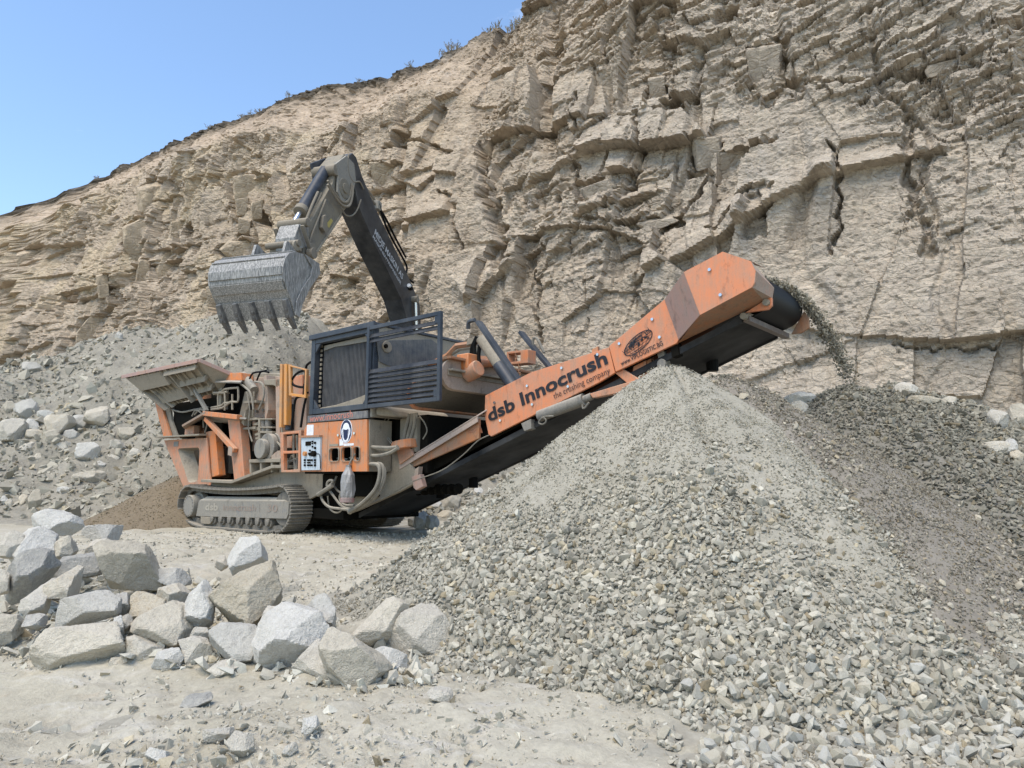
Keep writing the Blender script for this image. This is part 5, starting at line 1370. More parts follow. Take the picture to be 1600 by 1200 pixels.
for pts, r_ in ((((672, 571), (700, 556), (714, 541), (742, 537)), .05), (((688, 566), (706, 553), (718, 546), (745, 542)), .025)):
    MB().tube([LY(a, c, -.1) for a, c in pts], r_, 6, 0).build('support_arm', M_ORB if r_ > .03 else M_TAN, MG)
b = MB(); b.slab([LY(730, 530, -.3), LY(746, 524, -.3), LY(745, 535, -.3), LY(728, 540, -.3)], .1); b.build('arm_pivot', M_TAN, MG, 0.01)
# lifting rams of the conveyor
for y_, pts in ((-.45, ((748, 503), (806, 588))), (.45, ((814, 519), (859, 574)))):
    rm = empty('lifting_ram', (0, 0, 0), 0, CR)
    p, q = np.array(LY(*pts[0], y_)), np.array(LY(*pts[1], y_)); q = q + (q - p) * .25
    b = MB(); b.bar(p, q, .05, .115, up=(0, 1, 0)); b.build('guide_rail', M_BLUE, rm, 0.006)
    if y_ < 0:
        m_ = p + (q - p) * .33; b = MB(); o_ = np.array([-.10, -.04, -.03])
        b.cyl(p + (q - p) * .22 + o_, p + (q - p) * .60 + o_, .075, 14); b.build('ram_sleeve', M_TAN, rm, 0, True)
        b = MB(); b.cyl(p + (q - p) * .60 + o_, q + o_, .085, 14); b.build('ram_barrel', M_BLUE, rm, 0, True)
        b = MB(); b.tube([p + (-.02, -.06, .02), p + (-.14, -.05, .01), p + (-.17, -.03, -.08)], .03, 7); b.build('ram_hook', M_BLUE, rm, 0, True)
    else:
        MB().tube([LY(a, c, y_) for a, c in ((833, 545), (833, 530), (838, 528), (843, 536), (850, 551))], .02, 6).build('hose_loop', M_HOSE, rm, 0, True)
b = MB(); hb = XZ(.05, (796, 551), (830, 547), (830, 568), (799, 571)); hi_ = XZ(.05, (799, 554), (818, 552), (818, 565), (801, 567)); b.prism(hb, -.02, .16, [hi_]); b.build('chain_box', M_ORF, CR, 0.006)
ln = None
for k in range(9):
    q = LY(806.5 if k < 4 else 811.5, 550 + k * 4.4, .0)
    if ln is None:
        l_ = MB(); l_.tube([(0, 0, .03), (.012, 0, .02), (.012, 0, -.02), (0, 0, -.03), (-.012, 0, -.02), (-.012, 0, .02), (0, 0, .03)], .006, 5, 2); ln = l_.build('chain_link', M_ORB, CR); ln.location = q
    else:
        c_ = share(ln, CR); c_.location = q; c_.rotation_euler = (0, 0, (k % 2) * 1.2)

# ---- foil-wrapped canister that hangs below the box
wq = MO + _mx * LY(543.5, 757, -1.24)[0] + _my * -1.24 + np.array([0, 0, LY(543.5, 782, -1.24)[2]])
FC = empty('wrapped_canister', tuple(wq), -TH)
tag(FC, 'silver foil wrapped canister hanging on a cord below the orange control box', 'canister')
b = MB(); prof = [(.0, 0.0), (.075, .0), (.095, .06), (.105, .15), (.10, .25), (.085, .36), (.05, .43), (.035, .47), (.04, .50)]
NS = 18; rr_ = random.Random(4)
rings = [[(r_ * (1 + .10 * rr_.uniform(-1, 1)) * math.cos(2 * math.pi * k / NS), r_ * (1 + .10 * rr_.uniform(-1, 1)) * math.sin(2 * math.pi * k / NS), z) for k in range(NS)] for r_, z in prof[1:]]
b.add([p for r_ in rings for p in r_], [(i * NS + k, i * NS + (k + 1) % NS, (i + 1) * NS + (k + 1) % NS, (i + 1) * NS + k) for i in range(len(rings) - 1) for k in range(NS)] + [tuple(range(NS))])
b.build('foil_wrap', paint('crumpled_foil', (0.30, 0.30, 0.31), 0.40, (0.40, 0.385, 0.36), 0.35, metal=0.3), FC)
MB().cyl((0, 0, -.03), (0, 0, .04), .098, 16).build('red_net', paint('red_mesh', (0.35, 0.10, 0.10), 0.4, (0.35, 0.3, 0.27)), FC, 0.01)
MB().tube([(0, 0, .48), (.03, .02, .56), (.08, .05, .66)], .012, 6).build('cord', M_HOSE, FC, 0, True)
# ================================================================== THE EXCAVATOR
EA = R(17.0)
EO = np.array([-2.67, 21.0, 1.2])
_ex = np.array([-math.sin(EA), -math.cos(EA), 0]); _ey = np.array([math.cos(EA), -math.sin(EA), 0])
def EL(px, py, y):
    q = on_plane(px, py, EO + _ey * y, _ey) - EO
    return (float(q @ _ex), float(q @ _ey), float(q[2]))
def EXZ(y, *pts): return [(lambda q: (q[0], q[2]))(EL(a, b, y)) for a, b in pts]
def scratched(name):
    m, t, b = new_mat(name)
    v = coords(t); vs = coords(t, (9, 9, 1.0), rot=(0.1, 0.25, 0))
    n1 = noise(t, v, 2.0, 5, 0.6); n2 = noise(t, vs, 6.0, 6, 0.75); n3 = noise(t, v, 30, 4, 0.7)
    c = mixc(t, ramp(t, n1, 0.35, 0.65), (0.11, 0.11, 0.108), (0.17, 0.168, 0.16))
    c = mixc(t, ramp(t, n2, 0.44, 0.60), c, (0.40, 0.39, 0.365))
    c = mixc(t, ramp(t, n3, 0.58, 0.75), c, (0.30, 0.29, 0.27))
    t.links.new(c, b.inputs['Base Color'])
    b.inputs['Roughness'].default_value = 0.55; b.inputs['Metallic'].default_value = 0.2
    bump(t, b, math2(t, 'ADD', n2, n3), 0.3, 0.01)
    return m
EX = empty('excavator', tuple(EO), math.atan2(_ex[1], _ex[0]))
tag(EX, 'dark grey excavator with its boom raised and bucket curled over the crusher hopper', 'excavator')
M_EXD = paint('charcoal_paint', (0.016, 0.018, 0.022), 0.10, (0.24, 0.22, 0.18), 0.4)
M_EXT = paint('dusty_stick', (0.05, 0.06, 0.08), 0.46, (0.30, 0.26, 0.19), 0.5)
M_EXP = paint('dusty_pins', (0.10, 0.09, 0.08), 0.6, (0.30, 0.26, 0.20), 0.6)
M_BUC = scratched('scratched_bucket')
M_TOOTH = paint('worn_tooth', (0.05, 0.05, 0.052), 0.34, (0.33, 0.32, 0.30), 0.4, metal=0.3)
BW = 0.27
# boom
bf = [(556, 300), (560, 322.5), (573, 352), (587, 385), (609, 430.5), (627, 468), (637, 503), (643, 560), (648, 640)]
bb_ = [(672, 640), (668, 560), (658, 508), (656, 476), (645, 447), (629, 412), (608, 369), (587, 326), (566, 275), (557, 246)]
BM = MB().prism(EXZ(BW, *(bf + bb_ + [(551, 239), (545, 243), (543, 262)])), -BW, BW).build('boom', M_EXD, EX, 0.015)
p, q = np.array(EL(584.5, 365, BW)), np.array(EL(628.5, 437, BW)); up = np.array(EL(594, 360, BW)) - p
text('lettering', 'MIDJE MASKIN AS', M_PALE, BM, p, q - p, up, .17, 0.02, float(np.linalg.norm(q - p)), off=.004)
p, q = np.array(EL(582, 370.5, BW)), np.array(EL(626, 445, BW))
text('lettering', 'MASKINENTREPRENØR', M_PALE, BM, p, q - p, up, .085, 0.015, float(np.linalg.norm(q - p)), off=.004)
q = EL(639, 450, BW); b = MB(); b.box(q[0] - .06, q[0] + .06, q[1], q[1] + .10, q[2] - .06, q[2] + .02); b.build('work_lamp_body', M_BLACK, EX, 0.01)
q = EL(640, 447, BW + .06); MB().cyl(q, (q[0] + .06, q[1], q[2] + .01), .055, 12).build('work_lamp_lens', M_WHITE, EX)
# boom rams
for sy in (-1, 1):
    a, c = np.array(EL(649, 468, .36)), np.array(EL(652, 560, .36)); a[1] = c[1] = sy * .36
    MB().cyl(a, c, .055, 12).build('ram_rod', M_STEEL, EX, 0, True)
    MB().cyl(c, c + (c - a) * .9, .10, 12).build('ram_barrel', M_EXD, EX, 0, True)
q = np.array(EL(649, 468, .36)); MB().cyl((q[0], -.44, q[2]), (q[0], .44, q[2]), .10, 14).build('ram_pin', M_EXP, EX, 0.01, True)
# stick with its rams and links
ST = MB().prism(EXZ(.23, (524, 258), (538, 241), (551, 250), (556, 272), (555, 300), (545, 320), (533, 335.5), (494, 394), (484, 402), (474, 398), (473, 380), (482, 352), (496, 327), (520, 285)), -.23, .23).build('stick', M_EXT, EX, 0.015)
MB().prism(EXZ(.24, (533, 334), (534.5, 336.5), (495, 396), (493, 394)), -.25, .25).build('stick_edge', M_TAN, ST)
q = EL(534, 295, .24)
b = MB(); b.cyl((q[0], -.33, q[2]), (q[0], .33, q[2]), .24, 20); b.cyl((q[0], -.36, q[2]), (q[0], .36, q[2]), .12, 16); b.build('knuckle_pin', M_EXT, EX, 0.01, True)
MB().prism(EXZ(.30, (520, 250), (541, 242), (553, 256), (556, 280), (545, 315), (530, 318), (522, 300), (524, 275)), -.31, -.255).build('boom_fork', M_BLUE, EX, 0.01)
MB().prism(EXZ(.30, (524, 256), (541, 243), (553, 256), (556, 282), (548, 312), (534, 316), (527, 300), (528, 275)), .26, .31).build('boom_fork', M_BLUED, EX, 0.01)
a, m_, c = np.array(EL(508, 266, .0)), np.array(EL(470, 330, .0)), np.array(EL(459, 349, .0))
off_ = np.array([.0, .0, .0])
MB().cyl(a, m_, .125, 16).build('bucket_ram', M_BLUE, EX, 0.01, True)
MB().cyl(m_ - (m_ - a) * .06, m_ + (m_ - a) * .03, .155, 16).build('ram_gland', M_EXP, EX, 0.012, True)
MB().cyl(m_, c, .06, 12).build('ram_rod', M_STEEL, EX, 0, True)
q = EL(508, 268, .0); MB().cyl((q[0], -.30, q[2]), (q[0], .30, q[2]), .13, 14).build('ram_pin', M_EXP, EX, 0.015, True)
q = EL(459, 350, .0); MB().cyl((q[0], -.36, q[2]), (q[0], .36, q[2]), .10, 14).build('link_pin', M_EXP, EX, 0.015, True)
b = MB(); b.prism(EXZ(0, (452, 352), (468, 352), (466, 388), (446, 392), (445, 372)), -.24, .24); b.build('link_block', M_BUC, EX, 0.015)
for sy in (-1, 1):
    a, c = np.array(EL(472, 352, .33)), np.array(EL(487, 396, .33)); a[1] = c[1] = sy * .33
    b = MB(); b.bar(a, c, .05, .09, up=(0, 1, 0)); b.cyl((c[0], sy * .26, c[2]), (c[0], sy * .40, c[2]), .12, 14); b.build('side_link', M_EXP, EX, 0.01)
q = EL(462, 384, .27); MB().cyl((q[0], q[1] - .02, q[2]), (q[0], q[1] + .03, q[2]), .11, 14).build('link_boss', M_TAN, EX, 0.01)
b = MB(); q = EL(483, 388, .2); b.cyl((q[0], -.30, q[2]), (q[0], .30, q[2]), .11, 14); b.build('bucket_pin', M_EXP, EX)
# bucket
BK = empty('bucket', (0, 0, 0), 0, EX)
BY_ = 0.82
prof = EXZ(BY_, (472, 397), (459, 393), (450, 395.5), (443.5, 403), (440, 417), (441, 436), (446.5, 452), (453, 470), (460, 494))
openp = EXZ(BY_, (464, 497), (469, 476), (480, 452), (497, 428), (495, 412))
cx_, cz_ = np.mean([p_[0] for p_ in prof + openp]), np.mean([p_[1] for p_ in prof + openp])
inn = [(x + (cx_ - x) * .05, z + (cz_ - z) * .05) for x, z in prof]
b = MB(); n = len(prof)
V = [(x, -BY_, z) for x, z in prof] + [(x, BY_, z) for x, z in prof] + [(x, -BY_, z) for x, z in inn] + [(x, BY_, z) for x, z in inn]
F = [(i, i + 1, n + i + 1, n + i) for i in range(n - 1)] + [(2 * n + i, 2 * n + i + 1, 3 * n + i + 1, 3 * n + i) for i in range(n - 1)] + [(0, n, 3 * n, 2 * n), (n - 1, 2 * n - 1, 4 * n - 1, 3 * n - 1)]
b.add(V, F); b.build('back_sheet', M_BUC, BK)
for y0, y1 in ((-BY_ - .03, -BY_ - .001), (BY_ + .001, BY_ + .03)):
    MB().prism(prof + openp, y0, y1).build('side_wall', M_BUC, BK, 0.006)
ed = EXZ(BY_, (472, 397), (495, 412), (497, 428), (480, 452), (469, 476), (464, 497), (459, 492), (459, 472), (470, 448), (482, 432), (484, 418))
MB().prism(ed, BY_ + .032, BY_ + .06).build('side_cutter', M_BUC, BK, 0.006)
def bandp(i, t): 
    P = np.array(prof); d = np.concatenate([[0], np.cumsum(np.linalg.norm(np.diff(P, axis=0), axis=1))]); u = d[-1] * t
    return np.array([np.interp(u, d, P[:, 0]), np.interp(u, d, P[:, 1])])
for t0, t1 in ((0.16, 0.18), (0.33, 0.35), (0.455, 0.545), (0.60, 0.70), (0.80, 1.0)):
    b = MB(); a, c = bandp(0, t0), bandp(0, t1); d = c - a; nn_ = np.array([d[1], -d[0]]); nn_ /= np.linalg.norm(nn_)
    if np.dot(nn_, a - np.array([cx_, cz_])) < 0: nn_ = -nn_
    k = .028
    b.hexa([(a[0], -BY_ * .995, a[1]), (c[0], -BY_ * .995, c[1]), (c[0] + nn_[0] * k, -BY_ * .995, c[1] + nn_[1] * k), (a[0] + nn_[0] * k, -BY_ * .995, a[1] + nn_[1] * k)],
           [(a[0], BY_ * .995, a[1]), (c[0], BY_ * .995, c[1]), (c[0] + nn_[0] * k, BY_ * .995, c[1] + nn_[1] * k), (a[0] + nn_[0] * k, BY_ * .995, a[1] + nn_[1] * k)])
    b.build('wear_strip', M_BUC, BK, 0.004)
a, c = bandp(0, .80), bandp(0, 1.0); d = (c - a) / np.linalg.norm(c - a)
nn_ = np.array([d[1], -d[0]]); 
if np.dot(nn_, a - np.array([cx_, cz_])) < 0: nn_ = -nn_
for k in range(5):
    y = -BY_ + .07 + (2 * BY_ - .14) * k / 4
    A = a + nn_ * .03; m_ = c + nn_ * .05; tip = c + d * .26 + nn_ * .0
    b = MB(); w0, w1 = .075, .05
    b.hexa([(A[0], y - w0 * .8, A[1]), (A[0], y + w0 * .8, A[1]), (A[0] + nn_[0] * .06, y + w0 * .6, A[1] + nn_[1] * .06), (A[0] + nn_[0] * .06, y - w0 * .6, A[1] + nn_[1] * .06)],
           [(m_[0] - nn_[0] * .05, y - w0, m_[1] - nn_[1] * .05), (m_[0] - nn_[0] * .05, y + w0, m_[1] - nn_[1] * .05), (m_[0] + nn_[0] * .07, y + w0 * .85, m_[1] + nn_[1] * .07), (m_[0] + nn_[0] * .07, y - w0 * .85, m_[1] + nn_[1] * .07)])
    to = b.build('tooth', M_TOOTH, BK, 0.012)
    b = MB(); s_ = m_ - d * .02
    b.hexa([(s_[0] - nn_[0] * .05, y - w0 * .8, s_[1] - nn_[1] * .05), (s_[0] - nn_[0] * .05, y + w0 * .8, s_[1] - nn_[1] * .05), (s_[0] + nn_[0] * .05, y + w0 * .7, s_[1] + nn_[1] * .05), (s_[0] + nn_[0] * .05, y - w0 * .7, s_[1] + nn_[1] * .05)],
           [(tip[0] - nn_[0] * .015, y - w1, tip[1] - nn_[1] * .015), (tip[0] - nn_[0] * .015, y + w1, tip[1] - nn_[1] * .015), (tip[0] + nn_[0] * .015, y + w1 * .9, tip[1] + nn_[1] * .015), (tip[0] + nn_[0] * .015, y - w1 * .9, tip[1] + nn_[1] * .015)])
    for tt in (.55, .85):
        h_ = A + (m_ - A) * tt + nn_ * .065; b.cyl((h_[0], y, h_[1]), (h_[0] + nn_[0] * .02, y, h_[1] + nn_[1] * .02), .035, 10)
    b.build('tooth_tip', M_TOOTH, BK, 0.006)
for y in (-.42, .30):
    pr = EXZ(.3, (441, 396), (446, 377), (449, 377), (462, 394), (470, 398))
    MB().prism(pr, y - .03, y + .03).build('bucket_ear', M_BUC, BK, 0.006)
q = EL(446, 382, 0); MB().cyl((q[0], -.46, q[2]), (q[0], .34, q[2]), .07, 12).build('ear_pin', M_EXP, BK, 0, True)
b = MB(); q = EL(449, 388, 0); b.box(q[0] - .10, q[0] + .04, -.40, .28, q[2] - .06, q[2] - .0); b.build('ear_plate', M_TAN, BK)
# hoses
for yy, r_, pts in ((.34, .028, ((512, 282), (520, 297), (532, 313), (541, 316), (547, 306), (550, 287))), (.38, .028, ((512, 288), (522, 305), (534, 320), (545, 322), (550, 310), (552, 290))),
                    (.30, .02, ((545, 241), (543, 255), (545, 272), (552, 284), (562, 284), (568, 295))), (.34, .018, ((534, 325), (540, 336), (550, 337), (558, 328), (564, 312))),
                    (.20, .03, ((497, 300), (487, 322), (478, 345))), (.12, .03, ((502, 302), (492, 325), (484, 345))), (.26, .022, ((509, 312), (498, 340), (488, 365), (482, 384))),
                    (.10, .035, ((560, 285), (575, 305), (590, 325), (600, 345))), (-.05, .035, ((563, 283), (580, 305), (593, 327), (603, 347)))):
    MB().tube([EL(a, c, yy) for a, c in pts], r_, 7).build('hydraulic_hose', M_EXP, EX, 0, True)
for yy, pts in ((.18, ((592, 318), (600, 345), (612, 372), (632, 408), (636, 420), (634, 432), (646, 442))), (.12, ((588, 318), (602, 340), (618, 372), (634, 402)))):
    MB().tube([EL(a, c, yy) for a, c in pts], .03, 7).build('boom_pipe', M_BLACK, EX, 0, True)
b = MB(); q = EL(590, 322, .12); b.box(q[0] - .1, q[0] + .12, .0, .2, q[2] - .12, q[2] + .12); b.build('hose_bracket', M_BLUED, EX, 0.02)
b = MB(); b.prism(EXZ(.235, (500, 338), (504, 336), (507, 358), (503, 364), (498, 356)), .235, .33); b.build('hose_clamp', M_EXP, EX, 0.01)
b = MB(); b.prism(EXZ(.235, (517, 341), (520, 345), (514, 356), (509, 351)), .235, .24); b.build('warning_label', flat('ochre_label', (0.40, 0.32, 0.10)), EX)
# machine body, behind the crusher
b = MB(); b.box(-3.9, .9, -1.55, 1.55, 1.25, 2.35); b.build('house', M_EXD, EX, 0.05)
b = MB(); b.box(-4.5, -3.92, -1.5, 1.5, 1.2, 2.6); b.build('counterweight', M_BLUE, EX, 0.12)
cb = empty('cab', (0, 0, 0), 0, EX)
b = MB(); b.prism([(-1.3, 1.40), (.75, 1.40), (.75, 2.1), (.45, 2.95), (-1.3, 2.95)], .60, 1.52); b.build('cab_shell', M_EXD, cb, 0.05)
MB().prism([(-.9, 2.0), (.6, 2.0), (.35, 2.8), (-.9, 2.8)], 1.522, 1.54).build('cab_window', flat('tinted_glass', (0.03, 0.035, 0.04), 0.1, 0, 0.6), cb)
b = MB(); b.box(-1.4, .4, -.9, .9, .75, 1.25); b.build('slew_base', M_EXD, EX, 0.03)
for sy in (-1, 1):
    c_ = MB(); pts = [(-2.5 + .48 * math.cos(a), .48 + .48 * math.sin(a)) for a in np.linspace(math.pi / 2, 3 * math.pi / 2, 12)] + [(1.7 + .48 * math.cos(a), .48 + .48 * math.sin(a)) for a in np.linspace(-math.pi / 2, math.pi / 2, 12)]
    y0, y1 = sorted((sy * 1.05, sy * 1.65)); c_.prism(pts, y0, y1); c_.build('crawler_track', M_TRACK, EX, 0.02)
# ================================================================== STONE
def ico(sub):
    bm = bmesh.new(); bmesh.ops.create_icosphere(bm, subdivisions=sub, radius=1.0)
    v = np.array([p.co[:] for p in bm.verts]); f = np.array([[w.index for w in q.verts] for q in bm.faces]); bm.free()
    return v, f
ICO = {k: ico(k) for k in (2, 3, 4, 5)}
def rock_shape(normals, dists, sub, soft, rough, seed, size, bed=(0, 0, 1)):
    """planes cut out of the round, then broken: bedding steps, conchoidal chips and grit"""
    D, F = ICO[sub]
    n = np.asarray(normals); d = np.asarray(dists)
    r = 1.0 / np.max(np.maximum(1e-3, D @ n.T) / d[None], axis=1)
    P = D * r[:, None]
    if rough:
        s = 1.0 / size
        q = P * s; bd = np.asarray(bed); h = q @ bd
        w = fbm(q[:, 0] * 2 + seed, q[:, 1] * 2, q[:, 2] * 2, 3, seed)
        st = (h + .06 * w) * 7.0 + seed; step = _h(np.floor(st), np.floor(2.2 * (w + 3)), np.zeros_like(st), seed) - .5
        k2 = vnoise(q[:, 0] * 5 + seed, q[:, 1] * 5, q[:, 2] * 5, seed + 5); k2 = np.round(k2 * 1.8) / 1.8
        k3 = fbm(q[:, 0] * 12, q[:, 1] * 12 + seed, q[:, 2] * 12, 3, seed + 9)
        P = P * (1 + rough * (0.7 * w + 0.55 * step + 0.45 * k2 - 0.45 * np.abs(k3)))[:, None]
    return P, F
def rnd_dirs(r, n):
    v = r.normal(size=(n, 3)); return v / np.linalg.norm(v, axis=1)[:, None]
def boulder(name, poly, Y, mat, parent=None, thick=0.8, sub=4, seed=0, rough=0.05, soft=22, extra=3, tilt=25, fr=(18, 60), chip=3):
    """a stone whose outline, seen from the road, is poly (pixels) at distance Y; it is closed and as thick as it is wide"""
    r = np.random.default_rng(seed + 100)
    P = np.array([at_depth(a, b, Y) for a, b in poly])
    P = P.mean(0) + (P - P.mean(0)) * 1.05; c = P.mean(0)
    view = c - np.array([0, 0, HC]); view /= np.linalg.norm(view)
    right = np.cross(view, (0, 0, 1)); right /= np.linalg.norm(right); up = np.cross(right, view)
    q = np.stack([(P - c) @ right, (P - c) @ up], 1)
    # area centroid keeps every edge in front of the centre
    area = 0.5 * np.sum(q[:, 0] * np.roll(q[:, 1], -1) - np.roll(q[:, 0], -1) * q[:, 1])
    if area < 0: q = q[::-1]
    w, h = np.ptp(q[:, 0]), np.ptp(q[:, 1]); size = math.sqrt(w * h)
    cen = q.mean(0); q = q - cen; c = c + right * cen[0] + up * cen[1]
    N, Dd = [], []
    for i in range(len(q)):
        a, b = q[i], q[(i + 1) % len(q)]
        e = b - a; ln = np.linalg.norm(e)
        if ln < 1e-6: continue
        nn = np.array([e[1], -e[0]]) / ln
        dd = float(np.dot(nn, a))
        if dd < size * 0.05: dd = size * 0.05
        t = R(r.uniform(-tilt, tilt)) - R(8)
        # view-facing tilt; the distance is eased so that the outline stays put
        N.append(right * nn[0] * math.cos(t) + up * nn[1] * math.cos(t) + view * math.sin(t)); Dd.append(dd * (1.0 / max(0.75, math.cos(t))) * math.cos(t) + 0.0)
    T = thick * size / 2
    for k in range(extra):
        a = r.uniform(0, 2 * math.pi) if k else math.pi * .5; e = R(r.uniform(*fr))
        N.append(-view * math.cos(e) + math.sin(e) * (right * math.cos(a) * 1 + up * math.sin(a))); Dd.append(T * r.uniform(0.62, 0.95))
    for k in range(5):
        a = r.uniform(0, 2 * math.pi); e = R(r.uniform(10, 50))
        N.append(view * math.cos(e) + math.sin(e) * (right * math.cos(a) + up * math.sin(a))); Dd.append(T * r.uniform(0.8, 1.0))
    if chip:                                       # break the edges and corners
        V0, _ = rock_shape(N, Dd, 3, 60, 0, seed, size)
        for k in range(chip):
            n_ = rnd_dirs(r, 1)[0]
            if np.dot(n_, view) > .2: n_ = -n_
            N.append(n_); Dd.append(float((V0 @ n_).max()) * r.uniform(.86, .97))
    V, F = rock_shape(N, Dd, sub, soft * 3, rough, seed, size, rnd_dirs(r, 1)[0])
    me = np_mesh(name, V, F, False)
    o = mesh_obj(name, me, mat, parent)
    o.location = tuple(c)
    return o

# ------------------------------------------------------------------ rock materials
M_LIME = rock_mat('pale_limestone', (0.475, 0.457, 0.412), (0.535, 0.517, 0.47), (0.40, 0.383, 0.345), 5.0, 1.0, 0.03, use_rand=True)
M_LTAN = rock_mat('tan_limestone', (0.475, 0.445, 0.382), (0.53, 0.502, 0.44), (0.44, 0.385, 0.30), 5.0, 1.0, 0.03, use_rand=True)
M_LBLU = rock_mat('blue_grey_limestone', (0.29, 0.282, 0.255), (0.37, 0.357, 0.318), (0.45, 0.425, 0.365), 5.0, 0.9, 0.03)
M_LWHT = rock_mat('white_limestone', (0.53, 0.51, 0.455), (0.58, 0.56, 0.505), (0.45, 0.43, 0.38), 5.0, 1.0, 0.03)
M_OCHR = rock_mat('ochre_rock', (0.47, 0.385, 0.27), (0.53, 0.445, 0.325), (0.42, 0.34, 0.24), 2.2, 1.0, 0.06)
M_CBLK = rock_mat('cliff_block', (0.41, 0.36, 0.295), (0.48, 0.425, 0.352), (0.36, 0.315, 0.255), 2.2, 1.0, 0.06)
M_STN = rock_mat('crushed_stone', (0.40, 0.385, 0.335), (0.44, 0.43, 0.385), (0.36, 0.345, 0.31), 5.0, 0.4, 0.01, use_tint=True)
M_STNR = rock_mat('loose_stone', (0.40, 0.385, 0.335), (0.44, 0.43, 0.385), (0.36, 0.345, 0.31), 5.0, 0.4, 0.01, use_rand=True)

# ------------------------------------------------------------------ blocks that stand out of the cliff face
cpx_, cpy_, cdd_ = project(np.stack([CX, CY, CZ], -1))
def cliff_depth(px, py):
    k = np.argmin((cpx_ - px) ** 2 + (cpy_ - py) ** 2)
    return float(CY.ravel()[k])
CLIFF = bpy.data.objects['cliff']
for k, (poly, pro, mt) in enumerate(BLOCKS):
    mt = M_OCHR if mt else None
    cx_ = np.mean([p[0] for p in poly]); cy_ = np.mean([p[1] for p in poly])
    Yd = cliff_depth(cx_, cy_)
    o = boulder('rock_block', poly, Yd + 0.42 - pro, CLIFF.data.materials[0], CLIFF, 0.80, 5, 300 + k, 0.050, 40, 4, 10, (3, 12), 2)
    at_ = o.data.attributes.new('rockkind', 'FLOAT_COLOR', 'POINT'); at_.data.foreach_set('color', np.tile(np.array([.75, .75, 0, 0] if mt else [.15, .12, 0, 0], np.float32), len(o.data.vertices)))
    mn = min(v.co.y for v in o.data.vertices); o.location.y = Yd - .42 - pro * .8 - mn

# ------------------------------------------------------------------ gravel heaps
A_AP = at_depth(1048, 572, 6.6); A2_AP = at_depth(1128, 582, 6.95); B_AP = at_depth(1328, 596, 8.0)
def cone(x, y, ap, slope, rnd_=0.18, toe=0.0):
    r = np.hypot(x - ap[0], y - ap[1])
    th = np.arctan2(y - ap[1], x - ap[0])
    r = r * (1 + 0.035 * np.sin(3 * th + 1.0) + 0.03 * np.sin(5 * th))
    rr = np.sqrt(r * r + rnd_ * rnd_) - rnd_ * 0.75
    return ap[2] + 0.02 - slope * rr
def smax(a, b, k=0.08):
    h = np.clip(0.5 + 0.5 * (a - b) / k, 0, 1)
    return b + (a - b) * h + k * h * (1 - h)
def flare(z, x, y):
    g = ground_base(x, y)
    t = z - g
    return g + np.where(t > 0.12, t, 0.12 * np.exp(np.clip(t - 0.12, -4, 0) / 0.12) - 0.03) 
A_RG = [at_depth(*q) for q in ((1430, 884, 4.75), (1600, 935, 4.4), (1800, 1010, 4.2))]
A2_RG = [at_depth(*q) for q in ((1330, 708, 6.9), (1430, 745, 6.75), (1600, 799, 6.5), (1800, 880, 6.3))]
B_RG = [at_depth(*q) for q in ((1390, 606, 8.2), (1480, 629, 8.5), (1600, 674, 8.6), (1800, 740, 8.6))]
def hA(x, y):
    th_ = np.arctan2(y - A_AP[1], x - A_AP[0])
    z = cone(x, y, A_AP, 0.765 + 0.07 * np.clip(-np.sin(th_), 0, 1) ** 2 + .15 * np.exp(-((th_ + 2.4) / .6) ** 2))
    for q in A_RG: z = smax(z, cone(x, y, q, 0.82, .25) - .21, 0.12)
    z = z + 0.030 * fbm(x * 1.6, y * 1.6, octs=3, seed=201) + 0.05 * vnoise(np.arctan2(y - A_AP[1], x - A_AP[0]) * 6, np.hypot(x - A_AP[0], y - A_AP[1]) * .5, seed=203)
    return flare(z, x, y)
def hA2(x, y):
    z = cone(x, y, A2_AP, 0.775, .20)
    for q in A2_RG: z = smax(z, cone(x, y, q, 0.66, .25) - .03, .10)
    return z + 0.04 * fbm(x * 1.5, y * 1.5, octs=3, seed=205)
def hB(x, y):
    z = cone(x, y, B_AP, 0.72, .12)
    for q in B_RG: z = smax(z, cone(x, y, q, 0.62, .25), .15)
    return z + 0.05 * fbm(x * 1.5, y * 1.5, octs=3, seed=207)
D_AP = at_depth(288, 742, 14.6)
def hD(x, y): return cone(x, y, D_AP, 0.62, .15) + 0.03 * fbm(x * 2, y * 2, octs=2, seed=209)
M_GRA = rock_mat('gravel_fines', (0.285, 0.265, 0.212), (0.325, 0.303, 0.248), (0.258, 0.237, 0.19), 1.2, 0.9, 0.02)
M_GRB = rock_mat('brown_fines', (0.205, 0.183, 0.150), (0.24, 0.215, 0.178), (0.185, 0.163, 0.132), 1.2, 0.9, 0.02)
M_GRC = rock_mat('dark_fines', (0.17, 0.158, 0.132), (0.20, 0.186, 0.155), (0.15, 0.138, 0.115), 1.2, 0.9, 0.02)
M_GRD = rock_mat('damp_fines', (0.165, 0.13, 0.085), (0.195, 0.155, 0.105), (0.14, 0.11, 0.075), 2.0, 0.9, 0.02)
def heap(name, fn, x0, x1, y0, y1, mat, step, label):
    xs, ys = np.arange(x0, x1, step), np.arange(y0, y1, step)
    X, Y = np.meshgrid(xs, ys); Zh = fn(X, Y)
    Zh = Zh + 0.010 * fbm(X * 9, Y * 9, octs=3, seed=211)
    g = ground_z(X, Y); Zh = np.where(Zh > g - .05, Zh, g - .25)
    F = grid_faces(len(ys), len(xs))
    keep = (Zh > g - .2).ravel()[F].any(1)
    me = np_mesh(name, np.stack([X, Y, Zh], -1).reshape(-1, 3), F[keep], True)
    o = mesh_obj(name, me, mat); tag(o, label, 'gravel heap', kind='stuff'); return o
heap('gravel_heap', hA, -2.2, 8.0, 2.0, 9.8, M_GRA, 0.035, 'pale grey gravel heap under the conveyor')
